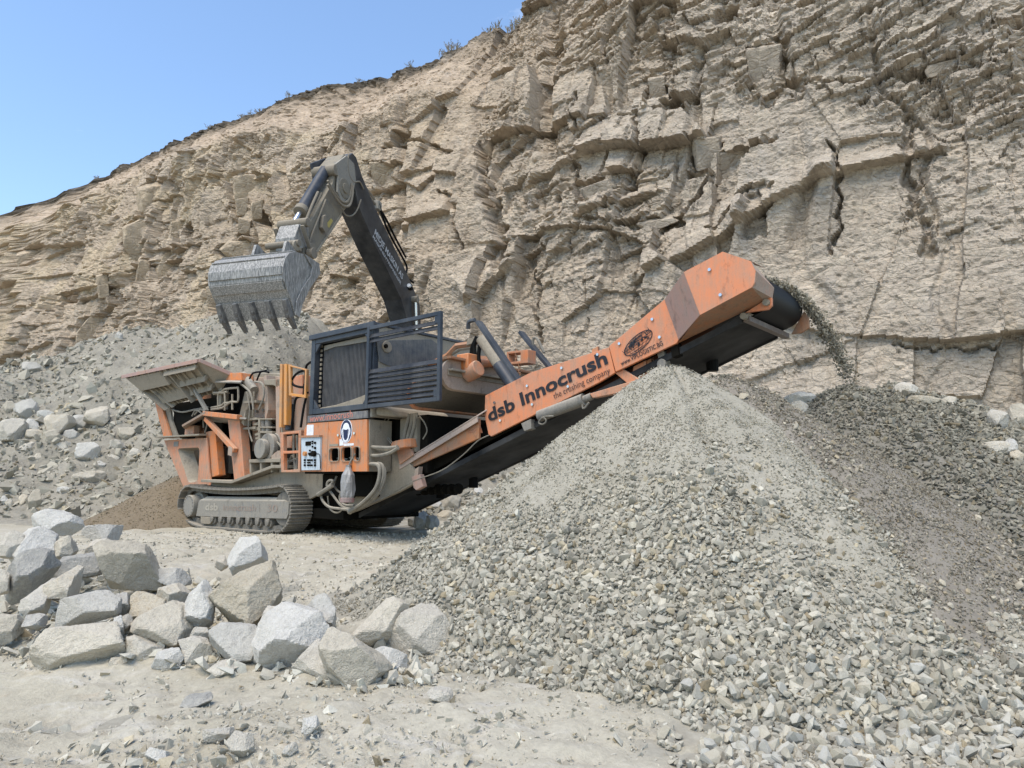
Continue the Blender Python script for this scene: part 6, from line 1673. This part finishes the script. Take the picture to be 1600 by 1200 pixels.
heap('brown_gravel_heap', hA2, -.5, 10.5, 2.6, 10.5, M_GRB, 0.05, 'brownish fine gravel heap behind the pale heap')
heap('dark_gravel_heap', hB, 1.0, 13.5, 4.0, 12.5, M_GRC, 0.05, 'darker gravel heap that the belt drops onto')
heap('damp_fines_heap', hD, -10, -3.5, 11.8, 18, M_GRD, 0.06, 'damp brown fines heap behind the track')

def hull_stone(seed, n=11, flat_=(1, .78, .58)):
    r = np.random.default_rng(seed)
    v = rnd_dirs(r, n) * r.uniform(.75, 1.0, (n, 1)) * np.array(flat_)
    bm = bmesh.new()
    for p in v: bm.verts.new(p)
    res = bmesh.ops.convex_hull(bm, input=bm.verts)
    dead = [g for g in res['geom_interior'] if isinstance(g, bmesh.types.BMVert)]
    bmesh.ops.delete(bm, geom=dead, context='VERTS')
    bmesh.ops.triangulate(bm, faces=bm.faces)
    bmesh.ops.recalc_face_normals(bm, faces=bm.faces)
    bm.verts.index_update()
    V = np.array([p.co[:] for p in bm.verts]); F = np.array([[w.index for w in q.verts] for q in bm.faces]); bm.free()
    return V, F
PRO_C = [hull_stone(400 + k, 12 + k % 4, (1, .62 + .25 * ((k * 7) % 5) / 4, .42 + .28 * ((k * 3) % 5) / 4)) for k in range(16)]
PRO_F = [hull_stone(450 + k, 5 + k % 2, (1, .8, .6)) for k in range(12)]
PRO_M = [hull_stone(480 + k, 8 + k % 2, (1, .62 + .25 * ((k * 7) % 5) / 4, .42 + .28 * ((k * 3) % 5) / 4)) for k in range(12)]
def rand_rot(r, n):
    q = r.normal(size=(n, 4)); q /= np.linalg.norm(q, axis=1)[:, None]
    w, x, y, z = q.T
    return np.stack([np.stack([1 - 2 * (y * y + z * z), 2 * (x * y - z * w), 2 * (x * z + y * w)], -1),
                     np.stack([2 * (x * y + z * w), 1 - 2 * (x * x + z * z), 2 * (y * z - x * w)], -1),
                     np.stack([2 * (x * z - y * w), 2 * (y * z + x * w), 1 - 2 * (x * x + y * y)], -1)], 1)
def stone_tint(r, n, base=(1, 1, 1), var=0.16):
    b = np.clip(r.normal(1.0, var, (n, 1)), .55, 1.4)
    t = np.ones((n, 3)) * b
    k = r.random(n)
    t[k < .06] *= (1.05, .98, .86); t[(k > .06) & (k < .10)] *= (.74, .66, .54); t[(k > .16) & (k < .30)] *= (.95, .975, 1.0)
    return t * np.array(base)
def stones(name, pos, size, tint, protos, mat, label=None, kind='stuff', seed=0, cat='gravel'):
    r = np.random.default_rng(seed + 900)
    n = len(pos); rot = rand_rot(r, n); which = r.integers(0, len(protos), n)
    VV, FF, TT, base = [], [], [], 0
    for k, (v, f) in enumerate(protos):
        m = np.where(which == k)[0]
        if not len(m): continue
        P = np.einsum('nij,vj->nvi', rot[m], v) * (size[m] * .5)[:, None, None] + pos[m][:, None, :]
        VV.append(P.reshape(-1, 3)); TT.append(np.repeat(tint[m], len(v), 0))
        FF.append((f[None] + (np.arange(len(m)) * len(v))[:, None, None]).reshape(-1, 3) + base); base += len(m) * len(v)
    me = np_mesh(name, np.concatenate(VV), np.concatenate(FF), False, np.concatenate(TT))
    o = mesh_obj(name, me, mat); tag(o, label, cat, kind=kind); return o
def in_view(P, m=130):
    a, b, d = project(P); return (a > -m) & (a < 1600 + m) & (b < 1200 + m) & (b > -m) & (d > .3)
def on_heap(fn, others, n, x0, x1, y0, y1, r, back=None):
    x, y = r.uniform(x0, x1, n), r.uniform(y0, y1, n)
    z = fn(x, y); g = ground_z(x, y)
    k = z > g + .006
    for f in others: k &= z > f(x, y) - .02
    e = .03
    nx, ny = -(fn(x + e, y) - fn(x - e, y)) / (2 * e), -(fn(x, y + e) - fn(x, y - e)) / (2 * e)
    P = np.stack([x, y, np.maximum(z, g)], -1)
    v = np.array([0, 0, HC]) - P
    k &= (nx * v[:, 0] + ny * v[:, 1] + v[:, 2]) > -.05 * np.linalg.norm(v, axis=1)
    k &= in_view(P)
    return P[k]
r = np.random.default_rng(77)
# --- pale heap: fines on the flanks, coarse stone rolling to the foot
P = on_heap(hA, (hA2, hB), 720000, -2.2, 7.0, 2.4, 9.0, r)
rel = (P[:, 2] - ground_base(P[:, 0], P[:, 1])) / 2.3
patch = fbm(P[:, 0] * .9, P[:, 1] * .9, P[:, 2] * 1.2, 3, 300)
coarse = np.clip(1.0 - 1.25 * rel + .40 * patch - .25 * sstep(.55, .8, rel), 0.015, 1)
coarse *= np.clip((P[:, 0] + 1.75 - .25 * (6 - P[:, 1])) / 1.3, .06, 1)      # the flank towards the machine is fine
kf = r.random(len(P)) < .44 * (1 - .50 * coarse)
fine_p = P[kf]; fs = r.uniform(.013, .030, len(fine_p)); fine_p = fine_p + np.stack([0 * fs, 0 * fs, fs * .15], -1)
stones('fine_gravel', fine_p, fs, stone_tint(r, len(fine_p), (.82, .785, .705), .17), PRO_F, M_STN, 'fine pale gravel covering the near heap', seed=1)
kc = r.random(len(P)) < .27 * coarse
cp = P[kc]; cc_ = coarse[kc]
cs_ = (.018 + .036 * cc_) * np.exp(r.normal(0, .38, len(cp))); cs_ = np.clip(cs_, .014, .12)
cp = cp + np.stack([0 * cs_, 0 * cs_, cs_ * .22], -1)
_, _, dd = project(cp); pxs = cs_ / dd
order = np.argsort(-pxs); top300 = order[:300]; rest = order[300:]
tn_ = stone_tint(r, len(rest), (.82, .785, .715), .21); lg = cs_[rest] > .042
stones('medium_gravel', cp[rest][~lg], cs_[rest][~lg], tn_[~lg], PRO_M, M_STN, 'medium crushed stone on the near heap', seed=13)
stones('coarse_gravel', cp[rest][lg], cs_[rest][lg], tn_[lg], PRO_C, M_STN, 'coarse pale crushed stone on the near heap', seed=2)
pm = []
for v, f in PRO_C:
    me = np_mesh('crushed_stone', v * .5, f, False); me.materials.append(M_STNR); pm.append(me)
for i in top300:
    o = bpy.data.objects.new('crushed_stone', pm[int(r.integers(0, len(pm)))])
    o.location = tuple(cp[i] + np.array([0, 0, cs_[i] * .12])); o.scale = (float(cs_[i]),) * 3; o.rotation_euler = tuple(r.uniform(0, 6.28, 3))
    COL.objects.link(o); tag(o, 'pale angular crushed stone lying loose on the near gravel heap', 'stone', 'larger crushed stones on the near gravel heap')
# --- brown heap
P = on_heap(hA2, (hA, hB), 260000, -.5, 10.0, 3.8, 9.5, r)
n_ = len(P); kf = r.random(n_) < .8; q = P[kf]; s_ = r.uniform(.018, .042, len(q)); q = q + np.stack([0 * s_, 0 * s_, s_ * .15], -1)
stones('brown_gravel', q, s_, stone_tint(r, len(q), (.58, .535, .47), .2), PRO_F, M_STN, 'brownish fine gravel of the middle heap', seed=3)
cl = fbm(P[:, 0] * 1.2, P[:, 1] * 1.2, P[:, 2], 3, 310)
kc = r.random(n_) < .10 * np.clip(.35 + 1.3 * cl, 0, 1.2); q = P[kc]; s_ = .045 * np.exp(r.normal(0, .35, len(q))); q = q + np.stack([0 * s_, 0 * s_, s_ * .25], -1)
stones('brown_coarse_gravel', q, s_, stone_tint(r, len(q), (.76, .70, .61), .2), PRO_C, M_STN, 'coarser brownish stone on the middle heap', seed=4)
# --- dark heap under the falling stone
P = on_heap(hB, (hA2, hA), 240000, 1.0, 13.0, 5.0, 11.0, r)
right = sstep(3.2, 7.5, P[:, 0])
kc = r.random(len(P)) < .60 * (.45 + .55 * sstep(0, .5, np.hypot(P[:, 0] - B_AP[0], P[:, 1] - B_AP[1])))
q = P[kc]; s_ = (.045 + .035 * right[kc]) * np.exp(r.normal(0, .33, len(q))); q = q + np.stack([0 * s_, 0 * s_, s_ * .25], -1)
tn = stone_tint(r, len(q), (.50, .475, .42), .2) * (1 + .38 * right[kc])[:, None]
stones('dark_gravel', q, s_, tn, PRO_M, M_STN, 'dark crushed stone of the heap below the belt', seed=5)
# --- stone falling off the belt
hd = MO + _mx * HC_[0] + np.array([0, 0, HC_[2]])
N_ = 5200; u = r.random(N_) ** 1.15; across = r.uniform(-.36, .36, N_)
st_ = hd + np.array([0, 0, .215]) + _mx * .02
end_ = B_AP + np.array([0, 0, .05])
P = st_[None] * (1 - u)[:, None] + end_[None] * u[:, None]
P[:, 2] = st_[2] + .10 * u - (st_[2] - end_[2] + .10) * u ** 2.1
P = P + _my[None] * (across * (1 - u) ** 1.3)[:, None] + r.normal(0, 1, (N_, 3)) * (.017 + .034 * u[:, None])
lead = int(N_ * .4); v_ = r.random(lead)
PL = hd[None] + _my[None] * r.uniform(-.3, .3, lead)[:, None] + (-(ct @ np.array([1, 0, 0])) * _mx - np.array([0, 0, ct[2]]))[None] * (v_ * 1.2)[:, None] + np.array([0, 0, .235])[None] + r.normal(0, .02, (lead, 3)) 
P = np.concatenate([P, PL]); s_ = .030 * np.exp(r.normal(0, .45, len(P)))
k = P[:, 2] > np.maximum(hB(P[:, 0], P[:, 1]), hA2(P[:, 0], P[:, 1])) 
stones('falling_stone', P[k], s_[k], stone_tint(r, int(k.sum()), (.62, .58, .50), .24), PRO_F, M_STN, 'crushed stone pouring off the end of the belt', seed=6)
# --- damp fines, chips on the floor, rubble on the slope behind
P = on_heap(hD, (), 60000, -10, -3.5, 11.8, 17, r); q = P[r.random(len(P)) < .35]; s_ = r.uniform(.02, .06, len(q))
stones('damp_grit', q, s_, stone_tint(r, len(q), (.50, .42, .30), .2), PRO_F, M_STN, 'damp brown grit behind the crawler track', seed=7)
n_ = 120000; x, y = r.uniform(-7, 4, n_), 2.6 + 9.5 * r.random(n_) ** 1.5
P = np.stack([x, y, ground_z(x, y)], -1); k = in_view(P, 60) & (hA(x, y) < P[:, 2]) & (r.random(n_) < np.clip(.75 + .8 * fbm(x * .9, y * .9, octs=3, seed=320), .05, 1))
q = P[k]; s_ = .018 * np.exp(r.normal(0, .70, len(q))); s_ = np.clip(s_, .007, .13); q[:, 2] += s_ * .04
stones('ground_chips', q, s_, stone_tint(r, len(q), (1.02, .98, .90), .13), PRO_F, M_STN, 'stone chips trodden into the quarry floor', seed=8)
n_ = 230000; x, y = r.uniform(-34, 10, n_), 13.5 + 26 * r.random(n_) ** 1.3
z = ground_z(x, y); P = np.stack([x, y, z], -1); k = in_view(P, 70) & (bank(x, y) > .05)
pa, pb, _d = project(P)                                       # nothing behind the heaps and the crusher's body
k &= ~((pa > 870) & (pb > 560)) & ~((pa > 480) & (pa < 870) & (pb < 668)) & ~((pa > 760) & (pb > 760))
k &= r.random(n_) < np.clip(.42 + .5 * fbm(x * .28, y * .28, octs=3, seed=330), .05, 1) * np.clip(y / 24, .5, 1.2) + .20
q = P[k]; s_ = .115 * np.exp(r.normal(0, .58, len(q))); s_ = np.clip(s_, .04, .6); q[:, 2] += s_ * .12
tn = stone_tint(r, len(q), (.83, .795, .72), .17); lg = s_ / project(q)[2] > .0095
stones('slope_rubble', q[lg], s_[lg], tn[lg], PRO_M, M_STN, 'broken rock covering the slope behind the crusher', seed=9, cat='rubble')
stones('slope_chippings', q[~lg], s_[~lg], tn[~lg], PRO_F, M_STN, 'small broken stone covering the slope behind the crusher', seed=10, cat='rubble')
# talus at the foot of the cliff
# ================================================================== BOULDERS
def bx4(x0, y0, x1, y1, r):
    """an irregular outline that fills a box of pixels"""
    n = r.integers(5, 8); ph = r.uniform(0, 6.28)
    pts = []
    for k in range(n):
        a = ph + 2 * math.pi * (k + r.uniform(-.25, .25)) / n
        c_, s_ = math.cos(a), math.sin(a); m = max(abs(c_), abs(s_)) ** .75
        pts.append((c_ / m, s_ / m))
    p = np.array(pts); p = (p - p.min(0)) / (p.max(0) - p.min(0))
    return [(x0 + (x1 - x0) * u, y0 + (y1 - y0) * v) for u, v in p]
def gdepth(px, py):
    p = hit_ground(px, min(py, 1195)); return float(p[1])
FG = 'boulders dumped in the foreground'
# outline or box in pixels | pixel row where it would touch the floor | material | label
BL = [
 (((57, 1000), (72, 983), (120, 978), (182, 972), (192, 1012), (178, 1036), (140, 1046), (86, 1052), (66, 1028)), 1048, M_LIME, 'long pale boulder with a blue grey left end, frontmost at the left of the row'),
 (((88, 976), (96, 930), (140, 925), (168, 920), (189, 938), (185, 962), (166, 974), (140, 974), (112, 984)), 1016, M_LIME, 'beige boulder with a small dark hole, lying on top of the long pale boulder'),
 (((68, 962), (72, 915), (96, 900), (150, 900), (168, 925), (140, 926), (100, 940), (95, 966)), 992, M_LTAN, 'tan boulder behind the beige one with the small hole'),
 (((32, 955), (38, 936), (78, 912), (80, 918), (70, 955), (45, 964)), 994, M_LIME, 'wedge shaped grey boulder between the dark blue rock and the tan boulder'),
 (((13, 940), (20, 880), (40, 857), (76, 862), (80, 890), (60, 915), (30, 953)), 980, M_LBLU, 'dark blue grey boulder leaning at the left of the pile'),
 (((13, 862), (48, 830), (66, 824), (88, 838), (86, 860), (60, 880), (25, 884)), 936, M_LWHT, 'pale grey boulder resting on the dark blue grey one'),
 (((44, 825), (52, 806), (75, 797), (122, 806), (129, 825), (120, 838), (85, 836)), 900, M_LWHT, 'white grey boulder at the top of the left pile'),
 (((79, 892), (100, 872), (150, 867), (163, 880), (160, 898), (120, 903), (84, 904)), 946, M_LBLU, 'slaty dark grey boulder left of the big leaning slab'),
 (((152, 862), (172, 846), (205, 844), (226, 850), (250, 905), (247, 922), (180, 920), (168, 905)), 958, M_LIME, 'big grey slab leaning back at the top middle of the left pile'),
 (((205, 970), (206, 926), (225, 924), (262, 938), (267, 958), (240, 974)), 998, M_LTAN, 'cracked beige boulder below the big leaning slab'),
 (((200, 983), (215, 965), (260, 943), (280, 950), (297, 980), (290, 1010), (262, 1015), (230, 1002)), 1022, M_LIME, 'rough grey boulder with a hollow dark underside, middle of the front row'),
 (((197, 1028), (199, 1000), (215, 996), (255, 1012), (258, 1022), (240, 1034)), 1035, M_LIME, 'flat oval pale rock on the floor right of the long boulder'),
 (((236, 1042), (246, 1020), (280, 1015), (287, 1028), (278, 1046), (260, 1049)), 1047, M_LWHT, 'smooth light rock tilted on the floor in front of the rough boulder'),
 (((279, 1000), (300, 995), (325, 1000), (332, 1020), (312, 1037), (295, 1038)), 1037, M_LIME, 'grey boulder with a pale flat top at the foot of the row'),
 (((284, 962), (298, 930), (320, 904), (338, 928), (332, 972), (310, 979), (290, 972)), 1010, M_LWHT, 'light grey boulder with a dark lower face left of the large tan one'),
 (((325, 990), (345, 976), (400, 978), (405, 1010), (396, 1038), (370, 1042), (345, 1020)), 1040, M_LIME, 'broad beige grey boulder under the large tan boulder'),
 (((330, 930), (352, 905), (412, 879), (430, 890), (437, 925), (425, 950), (400, 976), (372, 974), (345, 952)), 1004, M_LTAN, 'large tan boulder with a rough face standing above the row'),
 (((354, 880), (385, 838), (400, 836), (410, 850), (412, 872), (385, 890), (364, 900)), 940, M_LWHT, 'pointed pale grey boulder standing behind the large tan boulder'),
 (((399, 1000), (418, 978), (470, 950), (500, 955), (514, 985), (490, 1020), (455, 1045), (436, 1055), (402, 1035)), 1052, M_LWHT, 'big pale boulder with a flat bright top in the middle of the row'),
 (((478, 950), (490, 936), (510, 926), (525, 960), (520, 984), (500, 978)), 1012, M_LIME, 'pointed grey boulder behind the big pale boulder'),
 (((456, 1040), (480, 1015), (502, 1008), (520, 1040), (512, 1056), (490, 1061)), 1060, M_LIME, 'round grey boulder at the foot of the big pale one'),
 (((494, 995), (520, 980), (560, 1000), (590, 1030), (594, 1050), (570, 1074), (545, 1077), (512, 1045), (500, 1020)), 1075, M_LIME, 'grey boulder with two flat facets, nearest to the camera'),
 (((546, 995), (575, 965), (615, 936), (633, 945), (640, 970), (615, 998), (578, 1010), (555, 1004)), 1022, M_LIME, 'grey boulder with a pale slanted top behind the two facet boulder'),
 (((606, 1000), (618, 975), (640, 955), (690, 958), (708, 985), (711, 1018), (660, 1030), (622, 1028)), 1028, M_LIME, 'wide pale boulder at the right end of the row beside the gravel'),
 (((580, 1018), (600, 1010), (640, 1022), (643, 1050), (612, 1052), (592, 1050)), 1053, M_LWHT, 'small white grey rock wedged right of the two facet boulder'),
 (((324, 1048), (340, 1036), (368, 1032), (374, 1044), (345, 1059)), 1057, M_LIME, 'low flat pale stone lying in front of the broad boulder'),
 (((0, 845), (20, 828), (44, 838), (42, 862), (10, 872), (-8, 868)), 940, M_LIME, 'grey brown boulder cut by the left edge behind the dark blue rock'),
 (((-12, 905), (0, 887), (16, 896), (14, 925), (-8, 932)), 985, M_LIME, 'grey boulder cut by the left edge halfway up the pile'),
 (((-14, 1000), (0, 966), (26, 962), (39, 985), (22, 1000), (0, 1012)), 1018, M_LIME, 'pale slab cut by the left edge at floor level'),
 (((128, 838), (135, 822), (195, 820), (197, 838), (180, 844), (150, 846)), 880, M_LIME, 'thin grey slab lying flat behind the top of the pile'),
 (((130, 868), (140, 850), (170, 842), (172, 856), (150, 868)), 912, M_LTAN, 'small tan rock under the thin flat slab'),
 (((244, 905), (246, 888), (280, 888), (297, 900), (290, 914), (260, 912)), 940, M_LIME, 'low grey slab right of the big leaning slab'),
 (((187, 984), (190, 964), (206, 958), (208, 976), (198, 986)), 1016, M_LTAN, 'small beige stone wedged beside the rough boulder'),
 (((175, 990), (178, 968), (190, 961), (194, 985), (186, 999)), 1024, M_LWHT, 'small light stone right behind the long pale boulder'),
 (((242, 945), (248, 920), (272, 913), (298, 928), (292, 950), (266, 952)), 992, M_LTAN, 'grey and beige boulder left of the light boulder with the dark face'),
 (((179, 962), (182, 928), (196, 922), (205, 950), (198, 965)), 1000, M_LIME, 'upright grey stone under the big leaning slab'),
 (((33, 980), (42, 962), (78, 962), (80, 974), (58, 984)), 1010, M_LIME, 'flat grey stone under the wedge shaped boulder'),
 (((84, 870), (92, 842), (112, 838), (118, 862), (105, 878)), 930, M_LIME, 'grey rock between the pale top boulder and the flat slab'),
 (((336, 884), (340, 868), (352, 868), (356, 884), (346, 890)), 920, M_LTAN, 'small brownish stone left of the pointed pale grey boulder'),
 (((407, 972), (415, 952), (440, 950), (447, 968), (430, 980)), 1006, M_LIME, 'low grey stone behind the big pale boulder and right of the tan one'),
 (((298, 998), (304, 978), (324, 980), (328, 996), (312, 1002)), 1022, M_LTAN, 'small beige stone under the light boulder with the dark face'),
 (((168, 1042), (174, 1028), (196, 1027), (200, 1040), (184, 1047)), 1046, M_LTAN, 'crumbly little stone on the floor by the flat oval rock'),
 (((668, 1082), (676, 1074), (702, 1078), (711, 1092), (698, 1100), (680, 1096)), 1098, M_LIME, 'grey stone on the floor below the right end of the row'),
 (((356, 1165), (372, 1143), (395, 1146), (397, 1172), (380, 1181), (362, 1178)), 1180, M_LIME, 'grey stone near the bottom edge, largest on the bare floor'),
 (((228, 1180), (236, 1168), (260, 1174), (263, 1188), (244, 1192)), 1190, M_LWHT, 'light flat stone near the bottom edge left of the largest one'),
 (((472, 1148), (478, 1122), (494, 1118), (497, 1134), (482, 1150)), 1149, M_LWHT, 'upright white stone on the bare floor'),
 (((284, 1105), (300, 1090), (330, 1084), (333, 1094), (306, 1108)), 1106, M_LBLU, 'flat blue grey stone on the floor in front of the row'),
 (((318, 1158), (322, 1140), (358, 1136), (362, 1150), (340, 1160)), 1158, M_LTAN, 'pinkish broken stone left above the largest floor stone'),
 (((440, 1180), (446, 1166), (462, 1160), (466, 1172), (452, 1182)), 1181, M_LTAN, 'little tan stone below the upright white stone'),
]
for k, (poly, yb, mt, lab) in enumerate(BL):
    xs_ = [p[0] for p in poly]; cx_ = (min(xs_) + max(xs_)) / 2
    w_ = max(xs_) - min(xs_)
    Yf = gdepth(cx_, yb)
    hh = max(p[1] for p in poly) - min(p[1] for p in poly)
    size = math.sqrt(w_ * hh) * Yf / FPX
    big_ = w_ > 55
    o = boulder('boulder', poly, Yf + size * .33, mt, None, 0.9, 5 if w_ > 30 else 4, 500 + k, 0.055, 26, 3, 20)
    tag(o, lab, 'boulder', FG if yb < 1085 else 'loose stones on the quarry floor')
# small stuff between the boulders
n_ = 7500; x_, y_ = r.uniform(-4.6, -.2, n_), r.uniform(3.9, 8.6, n_)
P = np.stack([x_, y_, ground_z(x_, y_)], -1); pxx, pyy, _d = project(P)
band = np.interp(pxx, [0, 200, 420, 560, 720], [930, 960, 1000, 1030, 1035]); hw__ = np.interp(pxx, [0, 300, 720], [95, 75, 35])
k = (np.abs(pyy - band) < hw__) & (pxx > -30) & (pxx < 720); q = P[k]; s_ = .062 * np.exp(r.normal(0, .6, len(q))); s_ = np.clip(s_, .02, .2); q[:, 2] += s_ * .2
stones('boulder_rubble', q, s_, stone_tint(r, len(q), (1.04, 1.02, .96), .14), PRO_M, M_STN, 'small broken rock lying between the boulders', seed=12, cat='rubble')
# rocks along the slope behind, at the left
RB = [((0, 655, 48, 690), 'wide flat grey rock at the left edge of the slope'), ((25, 625, 60, 655), 'grey rock above the flat rock at the left edge'), ((70, 648, 110, 680), 'beige rock in the row on the left slope'), ((38, 655, 62, 678), None),
      ((70, 672, 92, 694), 'squarish pale rock in the middle of the left slope'), ((110, 650, 145, 675), 'rounded beige rock near the hopper side of the slope'), ((130, 640, 170, 668), 'long grey slab rock high in the row on the slope'),
      ((118, 692, 158, 724), 'large split grey rock below the row on the slope'), ((40, 672, 70, 686), None), ((0, 675, 14, 695), None), ((98, 672, 128, 688), None), ((150, 640, 172, 655), None), ((185, 668, 212, 690), 'pale rock near the hopper post'), ((172, 688, 195, 706), None),
      ((30, 692, 58, 706), None), ((52, 708, 76, 722), None), ((10, 780, 22, 795), None), ((44, 768, 64, 798), 'upright pale rock near the foot of the slope'), ((30, 770, 46, 790), None), ((0, 775, 14, 792), None), ((35, 566, 64, 584), 'blue grey rock lying on the crest of the slope'),
      ((180, 518, 192, 534), None), ((112, 736, 165, 756), 'flat dusty hump of rock above the brown fines'), ((90, 760, 110, 772), None), ((6, 628, 26, 650), None), ((145, 720, 168, 734), None), ((88, 690, 112, 706), None), ((60, 640, 84, 656), None), ((165, 710, 186, 724), None), ((200, 700, 222, 716), None),
      ((690, 772, 718, 800), 'white grey split rock behind the conveyor'), ((648, 800, 668, 828), 'brownish rock against the far crawler track'), ((638, 805, 652, 825), None), ((664, 806, 684, 828), 'dark grey rock beside the far crawler track'), ((684, 798, 708, 812), None), ((700, 808, 720, 824), None), ((672, 780, 690, 800), None), ((720, 790, 740, 806), None),
      ((760, 738, 778, 752), None), ((740, 762, 756, 774), None)]
rr_ = np.random.default_rng(5)
for k, ((x0, y0, x1, y1), lab) in enumerate(RB):
    Yf = gdepth((x0 + x1) / 2, y1)
    o = boulder('slope_rock', bx4(x0, y0, x1, y1, rr_), Yf + .12, [M_LIME, M_LIME, M_LTAN, M_LWHT][k % 4] if k % 5 else M_LIME, None, .9, 4, 700 + k, .05, 18, 4, 25, (14, 50), 5)
    tag(o, lab or 'angular grey rock half sunk in the rubble slope behind the crusher', 'rock', 'rocks on the rubble slope')
# slabs at the cliff foot beyond the dark heap
for k, ((x0, y0, x1, y1), lab) in enumerate((((1395, 600, 1445, 618), 'long pale slab on the crest of the dark heap'), ((1415, 618, 1470, 632), 'flat slab just below the long crest slab'), ((1470, 618, 1492, 636), 'small pale rock right of the crest slabs'), ((1540, 640, 1575, 672), 'grey boulder on the dark heap near the right edge'),
    ((1575, 632, 1612, 668), 'dark boulder cut by the right edge at the cliff foot'), ((1532, 690, 1578, 712), 'pale pointed slab on the dark heap at the right'), ((1560, 690, 1590, 715), 'narrow pale splinter beside the pointed slab'), ((1578, 705, 1606, 725), 'ochre rock cut by the right edge'), ((1225, 612, 1275, 640), 'crumbled pale rock in the notch between the heaps'), ((1232, 625, 1262, 660), 'blue grey rock low in the notch between the heaps'))):
    x_, y_ = (x0 + x1) / 2, (y0 + y1) / 2
    d = ray(x_, y1); best = None
    for Yt in np.arange(6.0, 24, .1):
        p = np.array([0, 0, HC]) + d * (Yt / d[1])
        if p[2] < max(hB(p[0], p[1]), ground_z(p[0], p[1])): best = Yt; break
    o = boulder('rock', bx4(x0, y0, x1, y1, rr_), (best or 12) + .05, [M_LIME, M_LTAN][k % 2], None, .9, 3, 800 + k, .05, 20, 4, 25)
    tag(o, lab, 'rock')
# dry weeds along the cliff rim
M_WEED = flat('dry_weed', (0.20, 0.16, 0.085), 0.9)
rimk = np.array([project(np.array([CX[-1, i], CY[-1, i], CZ[-1, i]]))[0] for i in range(len(cs))])
for k, (wx_, hgt, ns) in enumerate(((405, .5, 14), (452, .5, 12), (378, .35, 14), (390, .3, 10), (325, .3, 10), (690, .7, 12), (706, .8, 16), (712, .5, 14), (765, .5, 18), (776, .45, 14), (798, .8, 16), (806, .9, 18), (813, .7, 14), (640, .3, 12), (560, .3, 12), (150, .4, 12))):
    i = int(np.argmin(abs(rimk - wx_))); P0 = np.array([CX[-1, i], CY[-1, i], CZ[-1, i]])
    b = MB(); rw = random.Random(k)
    for s_ in range(ns):
        a = rw.uniform(0, 6.28); l_ = hgt * rw.uniform(.35, .7); d0 = np.array([math.cos(a), math.sin(a), 0]) * rw.uniform(0, .25)
        top_ = d0 * 1.6 + np.array([rw.uniform(-.15, .15), rw.uniform(-.15, .15), l_])
        b.tube([d0 - (0, 0, .1), (d0 + top_) / 2 + (0, 0, .03), top_], .012, 3, 1)
        for t_ in range(3): 
            m_ = d0 + (top_ - d0) * (.45 + .2 * t_); e_ = m_ + np.array([rw.uniform(-.12, .12), rw.uniform(-.12, .12), .08]); b.tube([m_, e_], .010, 3, 0)
    o = b.build('dry_weed', M_WEED); o.location = tuple(P0)
    tag(o, 'tuft of dry weed stalks on the rim of the cliff', 'weed', 'dry weeds along the cliff rim')
